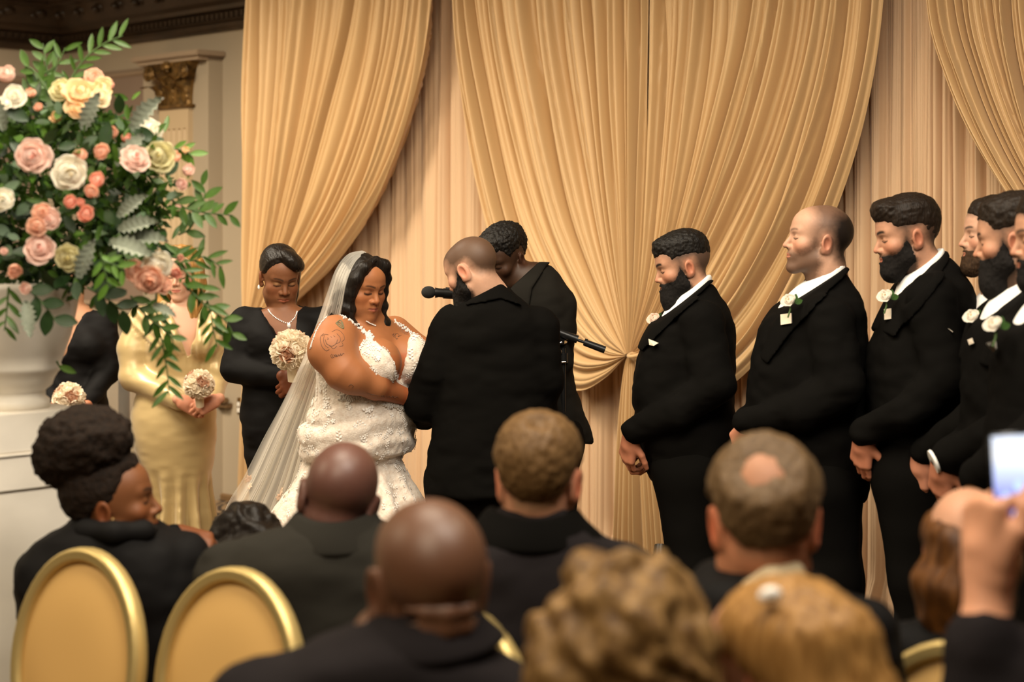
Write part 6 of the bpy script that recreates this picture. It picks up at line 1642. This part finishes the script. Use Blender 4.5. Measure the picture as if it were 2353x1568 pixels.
mb = MB(); mb.box(pc + R_ @ np.array([0, -.0048, .001]), (.0345, .0006, .0715), R_, bev=.0004); mb.build('screen', sm, ph, False)
sm2 = bpy.data.materials.new('screen_lights'); sm2.use_nodes = True; nt = sm2.node_tree; em = nt.nodes.new('ShaderNodeEmission'); em.inputs['Color'].default_value = (.45, .60, 1.0, 1); em.inputs['Strength'].default_value = 2.4; nt.links.new(em.outputs[0], nt.nodes['Material Output'].inputs['Surface'])
for (dx, dz, rr) in ((-.027, -.052, .010), (.0, -.052, .011), (.025, -.046, .010), (-.017, -.022, .008), (.004, -.005, .009), (.022, -.016, .008)):
    mb = MB(); mb.sph(pc + R_ @ np.array([dx, -.0056, dz]), (rr * .72, .0005, rr), 8, R=R_); mb.build('screen_glow', sm2, ph)
# ------------------------------------------------------------------ microphone on a boom stand
Y = 6.72; P = P3(Y)
st = empty('microphone_stand', W(1294, 531 + 1.7 * F / Y, Y)); tag(st, 'black boom microphone stand between groom and officiant', 'stand')
mb = MB(); mb.tube([P(1294, 800), np.array([P(1294, 800)[0], Y, .03])], .011, 10); mb.build('pole', M['black'], st)
mb = MB(); mb.tube([P(1294, 812), P(1294, 834)], .019, 12); mb.build('clutch', M['black'], st)
mb = MB(); mb.tube([P(1286, 833, -.02), P(1300, 832, -.02)], .004, 8); mb.sph(P(1288, 809, -.02), (.006, .005, .008), 8); mb.build('clutch_ring', M['chrome'], st)
mb = MB(); mb.tube([P(1290, 786, -.016), P(1296, 786, .016)], .013, 12); mb.tube([P(1290, 787, -.02), P(1268, 799, -.035)], [.005, .003], 8); mb.build('wing_bolt', M['chrome'], st)
b0, b1 = P(1040, 672, .02), P(1326, 781, .0)
mb = MB(); mb.tube([b0, b1], .0075, 10); mb.build('boom', M['black'], st)
mb = MB(); mb.tube([P(1266, 757, 0), P(1327, 780.5, 0)], [.014, .016], 12); mb.build('boom_grip', M['black'], st)
mb = MB(); mb.tube([P(1345, 788, 0), P(1390, 804.5, 0)], [.0135, .0145], 14); mb.build('counterweight', M['black'], st)
mb = MB(); mb.tube([P(1326, 781, 0), P(1352, 790.5, 0)], .006, 8); mb.tube([P(1342, 787, 0), P(1349, 789.5, 0)], .013, 10); mb.tube([P(1346, 786, 0), P(1348, 779, 0)], .006, 8); mb.build('collar_screw', M['black'], st)
for k in range(3):
    a = k * 2.094 + .5; b = np.array([P(1294, 800)[0], Y, 0])
    mb = MB(); mb.tube([b + [0, 0, .09], b + [.26 * math.cos(a), .26 * math.sin(a), .012]], .008, 8); mb.build('leg', M['black'], st)
mic = empty('microphone', P(975, 672)); tag(mic, 'black ball-head microphone in front of the groom at beard height', 'microphone')
mb = MB(); mb.sph(P(985, 672, .0), (.0285, .025, .024), 16); mb.build('windscreen', mat('foam_black', (.008, .008, .008), .95, bump=(500, .8, .002)), mic)
mb = MB(); mb.tube([P(1000, 673, .0), P(1008, 673), P(1050, 676, .02), P(1072, 678, .03)], [.021, .0175, .017, .016], 14); mb.build('handle', M['black'], mic)
mb = MB(); mb.tube([P(1019, 674.5, .006), P(1046, 676, .018)], .0205, 14); mb.tube([P(1024, 664, .01), P(1042, 665, .016)], .006, 8); mb.build('clip', M['black'], mic)

# ------------------------------------------------------------------ small uplight on the floor behind the first groomsman
Yd = 7.55; P = P3(Yd)
ul = empty('uplight', np.array([P(1518, 0)[0], Yd, 0])); tag(ul, 'small black uplight on the floor at the foot of the middle drape', 'lamp')
zb_ = P(0, 1300)[2]
mb = MB(); mb.tube([P(1518, 1292, 0), P(1520, 1254, .03)], [.038, .032], 14); mb.build('head', M['black'], ul)
mb = MB(); mb.tube([np.array([P(1505, 0)[0], Yd, .0]), P(1503, 1275)], .008, 8); mb.tube([np.array([P(1533, 0)[0], Yd, .0]), P(1535, 1275)], .008, 8); mb.box((P(1518, 0)[0], Yd, .008), (.05, .05, .008)); mb.build('yoke', M['black'], ul)

# ------------------------------------------------------------------ boutonnieres and pocket squares
M['rosewhite'] = petal_mat('petal_white', (.86, .80, .70)); M['roseblush'] = petal_mat('petal_blush', (.85, .66, .54))
def leaf_data(name, l, w, material, cup=.12, n=5, lobes=0):
    P_ = np.zeros((n, 3, 3))
    for i in range(n):
        t = i / (n - 1); ww = w * math.sin(math.pi * min(1, t * .93 + .05)) ** .8 * (1 if not lobes else (.72 + .5 * (i % 2)))
        for j, u in enumerate((-1, 0, 1)): P_[i, j] = (u * ww, t * l, cup * l * (abs(u) * .35 - 1.2 * (t - .5) ** 2))
    mb = MB(); mb.grid(P_); return mb.data(name, [material])
bleaf = leaf_data('leaf', .034, .011, M['green'])
BOUT = {}
def boutonniere(p, px, py, label, tint='rosewhite', size=.028, face=(-.6, -.8, .25), off=.02, leaf=True, fix=None):
    loc, n = hit_px(p.bvh, px, py)
    if loc is None:
        Yp = p.hc[1] - .1; loc = W(px, py, Yp); n = np.array([-.8, -.5, 0])
    if fix is not None: loc = W(px, py, fix); n = np.array([-.5, -.85, 0])
    d = nrm(np.asarray(face)); c = loc + nrm(n) * .004 + np.array([0, 0, 0])
    e = empty('boutonniere', c); tag(e, label, 'boutonniere', 'rose boutonnieres of the groomsmen')
    if tint not in BOUT: BOUT[tint] = rose_mesh('rose', [M[tint], M['ivoryheart' if tint == 'rosewhite' else 'roseblush']], size, 3, 6, .8)
    o = link('rose', BOUT[tint]); place(o, c + d * .012, d + np.array([0, 0, .35]), 1.0); adopt(o, e)
    if leaf:
        for k, a in enumerate((.3, 1.2)):
            l = link('leaf', bleaf); place(l, c + np.array([.012, .0, -.006]), np.array([.3, -.8, .3]), a - 1.6); adopt(l, e)
    mb = MB(); mb.tube([c, c + np.array([-.004, -.012, -.03]), c + np.array([-.012, -.014, -.055])], [.004, .0035, .003], 6); mb.build('stem', M['stem'], e)
    return e
def pocket_square(p, pts, off=.029):
    P_ = []
    for (x, y) in pts:
        loc, n = hit_px(p.bvh, x, y)
        if loc is None: loc = W(x, y, P_[-1][1] if P_ else p.hc[1] - .15); n = np.array([-.5, -.85, 0])
        P_.append(loc + np.array([-.3, -.95, 0]) * off)
    P_ = np.array(P_); k = len(P_); c = P_.mean(0)
    bk = P_ + np.array([.004, .008, 0])
    mb = MB(); mb.put(np.vstack([P_, bk, [c + np.array([-.002, -.006, 0])]]), q=[[i, (i + 1) % k, k + (i + 1) % k, k + i] for i in range(k)], t=[[(i + 1) % k, i, 2 * k] for i in range(k)])
    mb.build('pocket_square', M['satinsq'], p.root, False)
M['satinsq'] = mat('champagne_satin', (.74, .62, .47), .4, sheen=.3)
boutonniere(g1, 1508, 736, 'blush rose boutonniere on the first groomsman beneath long beard', 'roseblush')
pocket_square(g1, [(1494, 778), (1516, 788), (1506, 794), (1496, 792)])
boutonniere(g2, 1818, 692, 'white rose boutonniere on the tall balding groomsman', fix=5.84)
pocket_square(g2, [(1796, 722), (1821, 719), (1821, 742), (1797, 746)])
boutonniere(g3, 2040, 682, 'white rose boutonniere on the groomsman with swept dark hair')
pocket_square(g3, [(2033, 710), (2049, 708), (2049, 732), (2034, 734)])
boutonniere(g4, 2202, 738, 'white rose boutonniere on the pale half-hidden groomsman', face=(-.7, -.6, .3))
pocket_square(g4, [(2172, 748), (2190, 762), (2202, 776), (2190, 778), (2182, 768)])
boutonniere(g5, 2240, 732, 'white rose boutonniere on the bearded groomsman turned away', face=(-.7, -.6, .3))
pocket_square(g5, [(2224, 780), (2234, 776), (2238, 788), (2228, 792)])
boutonniere(g6, 2291, 748, 'white rose boutonniere nearest the right edge of the photo', face=(-.7, -.6, .3))
pocket_square(g6, [(2266, 788), (2288, 780), (2290, 800), (2282, 808)])

# ------------------------------------------------------------------ sheer-covered small table between two bridesmaids
Y = 8.9; c = W(285, 850, Y)
tb = empty('cocktail_table', (c[0], Y, 0)); tag(tb, 'small round table under a sheer white cloth, between two bridesmaids', 'table')
mb = MB(); mb.lathe([(0, c[2] - .02), (.15, c[2] - .02), (.152, c[2] - .005), (.145, c[2]), (0, c[2])], (c[0], Y, 0), 28); mb.build('tabletop', M['white'], tb)
mb = MB(); mb.tube([(c[0], Y, 0), (c[0], Y, c[2])], .03, 12); mb.lathe([(0, .02), (.13, .015), (.14, 0)], (c[0], Y, 0), 24); mb.build('pedestal', M['black'], tb)
a = np.linspace(0, 2 * math.pi, 72, endpoint=False); G = []
for t in np.linspace(0, 1, 10):
    rr = .155 + .03 * t + .02 * t * np.sin(a * 9); G.append(np.stack([c[0] + rr * np.cos(a), Y + rr * np.sin(a), np.full(72, c[2] + .003 - t * .36)], -1))
mb = MB(); mb.grid(np.array(G), closev=True); mb.build('sheer_cloth', M['veil'], tb)

# ------------------------------------------------------------------ marble pedestal, urn and flower arrangement
Y = 4.85; P = P3(Y); s_ = F / Y
cu = P(20, 0)[0]; zz = lambda py: CH - (py - HY) / s_
pe = empty('pedestal', (cu, Y, 0)); tag(pe, 'tall white marble pedestal carrying the urn at the left edge', 'pedestal')
mb = MB(); mb.box((cu, Y, (zz(1110)) / 2), (.145, .145, zz(1110) / 2), Rz(.80), bev=.006); mb.build('shaft', M['marble'], pe, False)
mb = MB()
for (z0, z1, hw) in ((zz(1110), zz(1034), .151), (zz(1034), zz(1026), .156), (zz(1026), zz(937), .150)):
    mb.box((cu, Y, (z0 + z1) / 2), (hw, hw, (z1 - z0) / 2), Rz(.80), bev=.003)
mb.build('capital', M['marble'], pe, False)
mb = MB(); mb.box((cu, Y, .05), (.18, .18, .05), Rz(.80), bev=.01); mb.build('plinth', M['marble'], pe, False)
urn = empty('urn', (cu, Y, zz(938))); tag(urn, 'white marble urn holding the tall flower arrangement', 'urn')
mb = MB(); mb.lathe([(0, zz(938)), (.112, zz(938)), (.112, zz(918)), (.100, zz(910)), (.100, zz(897)), (.118, zz(885)), (.124, zz(870)), (.134, zz(856)), (.142, zz(850)), (.145, zz(842)), (.141, zz(836)), (.152, zz(812)), (.170, zz(770)), (.186, zz(710)), (.194, zz(672)), (.203, zz(662)), (.203, zz(650)), (.186, zz(648)), (.176, zz(690)), (0, zz(700))], (cu, Y, 0), 40)
mb.build('bowl', M['marble'], urn)
fa = empty('flower_arrangement', (cu, Y, zz(660))); tag(fa, 'tall arrangement of pink, peach and cream roses with trailing green leaves', 'flowers')
fm_ = {'pink': ((.85, .60, .51), (.82, .40, .32)), 'peach': ((.87, .52, .37), (.82, .38, .24)), 'cream': ((.88, .76, .52), (.82, .62, .34)), 'white': ((.88, .83, .70), (.84, .75, .55)), 'lime': ((.76, .70, .40), (.58, .48, .18)), 'coral': ((.85, .40, .29), (.80, .30, .20)), 'apricot': ((.90, .64, .36), (.86, .50, .22))}
fmesh = {}
for k, (a_, b_) in fm_.items():
    ma, mb_ = petal_mat('petal_' + k, a_), petal_mat('petal_%s_heart' % k, b_)
    fmesh[k] = (rose_mesh('rose', [ma, mb_], .042, 4, len(k) * 7, .7), rose_mesh('rosebud', [ma, mb_], .026, 2, len(k) * 5, .15))
FL = [  # px, py, colour, diameter px, kind, depth
 (15, 172, 'pink', 52, 1, -.20), (32, 222, 'white', 54, 0, -.22), (72, 214, 'peach', 30, 1, -.2), (88, 246, 'peach', 26, 1, -.22), (8, 238, 'white', 40, 0, -.24),
 (140, 205, 'lime', 52, 0, -.16), (185, 215, 'apricot', 78, 0, -.2), (215, 178, 'peach', 44, 0, -.15), (232, 205, 'apricot', 56, 0, -.18), (180, 250, 'apricot', 56, 0, -.22), (230, 225, 'cream', 48, 0, -.22), (250, 195, 'coral', 34, 1, -.12), (128, 270, 'apricot', 34, 1, -.2),
 (350, 300, 'white', 56, 0, -.10), (258, 305, 'peach', 36, 1, -.16), (290, 318, 'coral', 28, 1, -.18), (74, 360, 'pink', 76, 0, -.30), (186, 357, 'peach', 40, 1, -.30), (232, 348, 'peach', 46, 1, -.28), (310, 364, 'pink', 66, 0, -.24), (366, 358, 'lime', 68, 0, -.18), (402, 360, 'peach', 36, 1, -.14),
 (160, 400, 'white', 82, 0, -.32), (222, 415, 'coral', 46, 1, -.31), (210, 440, 'peach', 40, 1, -.33), (432, 392, 'pink', 36, 1, -.10), (418, 424, 'pink', 36, 1, -.12), (8, 462, 'white', 56, 0, -.33), (160, 464, 'coral', 38, 1, -.34), (186, 466, 'coral', 26, 1, -.33), (198, 492, 'coral', 48, 1, -.34),
 (96, 490, 'peach', 46, 0, -.34), (118, 506, 'pink', 48, 0, -.34), (85, 520, 'peach', 46, 0, -.35), (90, 570, 'pink', 66, 0, -.34), (156, 592, 'lime', 62, 0, -.33), (10, 578, 'pink', 24, 1, -.35), (34, 622, 'peach', 42, 1, -.32), (60, 664, 'pink', 36, 1, -.30),
 (358, 610, 'white', 76, 0, -.28), (310, 625, 'peach', 58, 0, -.28), (345, 645, 'peach', 70, 0, -.30), (375, 655, 'peach', 44, 0, -.27), (404, 628, 'coral', 34, 1, -.2), (408, 478, 'pink', 20, 1, -.12), (415, 592, 'peach', 22, 1, -.12), (425, 345, 'apricot', 22, 1, -.08),
 (-60, 250, 'pink', 60, 0, -.2), (-80, 380, 'white', 66, 0, -.22), (-40, 330, 'peach', 50, 0, -.26), (-110, 480, 'pink', 60, 0, -.2), (-70, 560, 'apricot', 60, 0, -.26), (-50, 460, 'cream', 60, 0, -.3), (-120, 330, 'coral', 40, 1, -.15)]
cfl = P(130, 420)
for i, (x, y, k, dpx, kind, dy) in enumerate(FL):
    loc = P(x, y, dy); d = nrm(loc - (cfl + np.array([0, .15, -.05]))); d = nrm(d + np.array([.05 + .55 * math.sin(i * 2.1), -.9, .25 + .5 * math.cos(i * 3.3)]))
    R0 = dpx / 2 / (F / (Y + dy)); o = link('rosebud' if kind else 'rose', fmesh[k][kind]); place(o, loc, d, i * 1.3, R0 / (.042 if not kind else .026) * (1.14 if not kind else 1.12)); adopt(o, fa)
M['leafdark'] = mat('leaf_dark', (.020, .055, .012), .45, trans=.12, vary=(20, .6)); M['leafmid'] = mat('leaf_mid', (.065, .15, .016), .45, trans=.2, vary=(20, .6))
M['leafbright'] = mat('leaf_bright', (.10, .22, .02), .5, trans=.25); M['leafsilver'] = mat('leaf_silver', (.24, .27, .20), .7, sheen=.4, vary=(20, .75)); M['leafblue'] = mat('leaf_bluegreen', (.09, .15, .08), .6, trans=.15)
LD = {'round': leaf_data('leaf', .072, .019, M['leafdark'], n=7), 'mid': leaf_data('leaf', .060, .0125, M['leafmid'], n=6), 'slim': leaf_data('leaf', .064, .0085, M['leafmid'], n=6), 'bright': leaf_data('leaf', .055, .010, M['leafbright'], n=6), 'silver': leaf_data('leaf', .125, .024, M['leafsilver'], .45, n=15, lobes=1), 'blue': leaf_data('leaf', .052, .016, M['leafblue'], n=6)}
r = np.random.default_rng(21)
def put_leaf(kind, loc, tip, up=(0, -1, .4), sc_=1.0):
    tip = nrm(tip); n = nrm(np.asarray(up, float) - tip * np.dot(up, tip)); x = np.cross(tip, n)
    o = link('leaf', LD[kind]); o.matrix_basis = Matrix.Translation(Vector(loc)) @ (Matrix(np.stack([x, tip, n], 1).tolist()) @ Matrix.Scale(sc_, 3)).to_4x4(); adopt(o, fa); return o
KM = ['round', 'mid', 'slim', 'bright', 'blue']; outer = MB()
# body of the arrangement: leaves on a domed envelope
for i in range(205):
    for _ in range(30):
        x, y = r.uniform(-60, 440), r.uniform(190, 700)
        e = ((x - 120) / 320) ** 2 + ((y - 440) / 265) ** 2
        if e < 1: break
    dy = -.30 * math.sqrt(1 - e) + r.uniform(-.02, .06)
    k = ('round', 'mid', 'mid', 'round', 'blue', 'slim', 'bright')[int(r.integers(0, 7))]
    loc = P(x, y, dy); out = nrm(loc - cfl + np.array([0, 0, .02])); t = nrm(out * .5 + r.normal(0, .6, 3))
    up_, sc_ = nrm(np.array([r.normal(0, .35), -1, .4 + r.normal(0, .3)])), r.uniform(.6, 1.0)
    if i < 118: put_leaf(k, loc, t, up_, sc_)
    else:                                                   # past some three hundred leaves the rest are joined
        n_ = nrm(up_ - t * np.dot(up_, t)); R3 = np.stack([np.cross(t, n_), t, n_], 1)
        vv = np.array([v.co[:] for v in LD[k].vertices]) * sc_ @ R3.T + loc
        outer.put(vv, q=[list(p_.vertices) for p_ in LD[k].polygons], m=KM.index(k))
o = outer.build('outer_foliage', [LD[k].materials[0] for k in KM], fa); o['kind'] = 'stuff'
# big silver leaves
for (x, y, tx, ty, dy, sc_) in ((300, 300, 70, -75, -.2, 1.0), (190, 300, 40, -90, -.24, .9), (330, 310, -80, 90, -.2, .9), (250, 555, 120, 40, -.3, 1.0), (270, 500, 90, -70, -.28, .8), (270, 530, 110, -25, -.28, .9), (290, 548, 120, 5, -.27, .9), (180, 640, 40, -100, -.33, .9), (10, 300, -20, -60, -.3, .8), (350, 700, 50, 25, -.25, .6), (60, 690, 10, 90, -.3, .8)):
    p0 = P(x, y, dy); put_leaf('silver', p0, P(x + tx, y + ty, dy - .02) - p0, (.2, -1, .5), sc_)
# branches with slim leaves: (points px, depth)
BR = [([(150, 220), (170, 170), (200, 130), (240, 100), (282, 82)], -.12, 'slim', 15), ([(110, 230), (110, 180), (105, 140), (98, 100)], -.1, 'mid', 9), ([(60, 230), (90, 180), (130, 150), (150, 110)], -.12, 'slim', 10), ([(130, 240), (80, 165), (55, 150)], -.14, 'mid', 6),
      ([(380, 450), (430, 480), (480, 490), (535, 495)], -.1, 'mid', 12), ([(390, 590), (440, 600), (470, 590), (510, 615)], -.08, 'slim', 12), ([(410, 540), (440, 520), (470, 450), (462, 420)], -.06, 'mid', 10),
      ([(400, 600), (450, 650), (480, 700), (490, 760), (500, 800)], -.1, 'slim', 18), ([(360, 640), (360, 720), (375, 800), (385, 860), (388, 910)], -.2, 'slim', 20), ([(300, 680), (330, 720), (390, 770), (400, 800)], -.22, 'mid', 10), ([(420, 650), (470, 700), (520, 740), (540, 780)], -.1, 'mid', 9),
      ([(20, 660), (15, 720), (10, 760)], -.28, 'slim', 7), ([(60, 660), (100, 700), (130, 740)], -.3, 'round', 5), ([(200, 660), (250, 690), (290, 720)], -.25, 'round', 6), ([(230, 580), (240, 620), (250, 660)], -.33, 'bright', 6), ([(240, 600), (265, 610), (285, 625)], -.33, 'bright', 4), ([(395, 340), (430, 350), (445, 365)], -.08, 'bright', 6), ([(130, 830), (140, 850)], -.1, 'bright', 1)]
for pts, dy, k, n in BR:
    q = catmull(np.array([P(x, y, dy + .004 * i) for i, (x, y) in enumerate(pts)]), 24)
    mb = MB(); mb.tube(q, np.linspace(.0035, .0015, 24), 6); mb.build('branch', M['stem'], fa)
    for i in range(n):
        t = (i + .6) / n; j = int(t * 23); T = nrm(q[min(23, j + 1)] - q[max(0, j - 1)]); sd = nrm(np.cross(T, [0, -1, 0])) * (1 if i % 2 else -1)
        put_leaf(k, q[j], T * .75 + sd * .75 + np.array([0, r.uniform(-.3, .3), 0]), (r.normal(0, .2), -1, .3), r.uniform(.7, 1.0))
# dense inner foliage nobody could count
mb = MB()
for i in range(4200):
    d = r.normal(0, 1, 3); d /= np.linalg.norm(d); q = r.uniform(.35, 1.0) ** .4
    c = P(118, 445, .0) + d * np.array([.34, .27, .27]) * q
    if c[2] < zz(690): continue
    t = nrm(r.normal(0, 1, 3)); n = nrm(np.cross(t, r.normal(0, 1, 3))); l, w = r.uniform(.025, .05), r.uniform(.007, .015)
    mb.put([c, c + t * l * .5 + n * w, c + t * l, c + t * l * .5 - n * w], q=[[0, 1, 2, 3]], m=int(r.integers(0, 3)))
fo = mb.build('foliage', [M['leafdark'], M['leafmid'], M['leafmid']], fa); fo['kind'] = 'stuff'
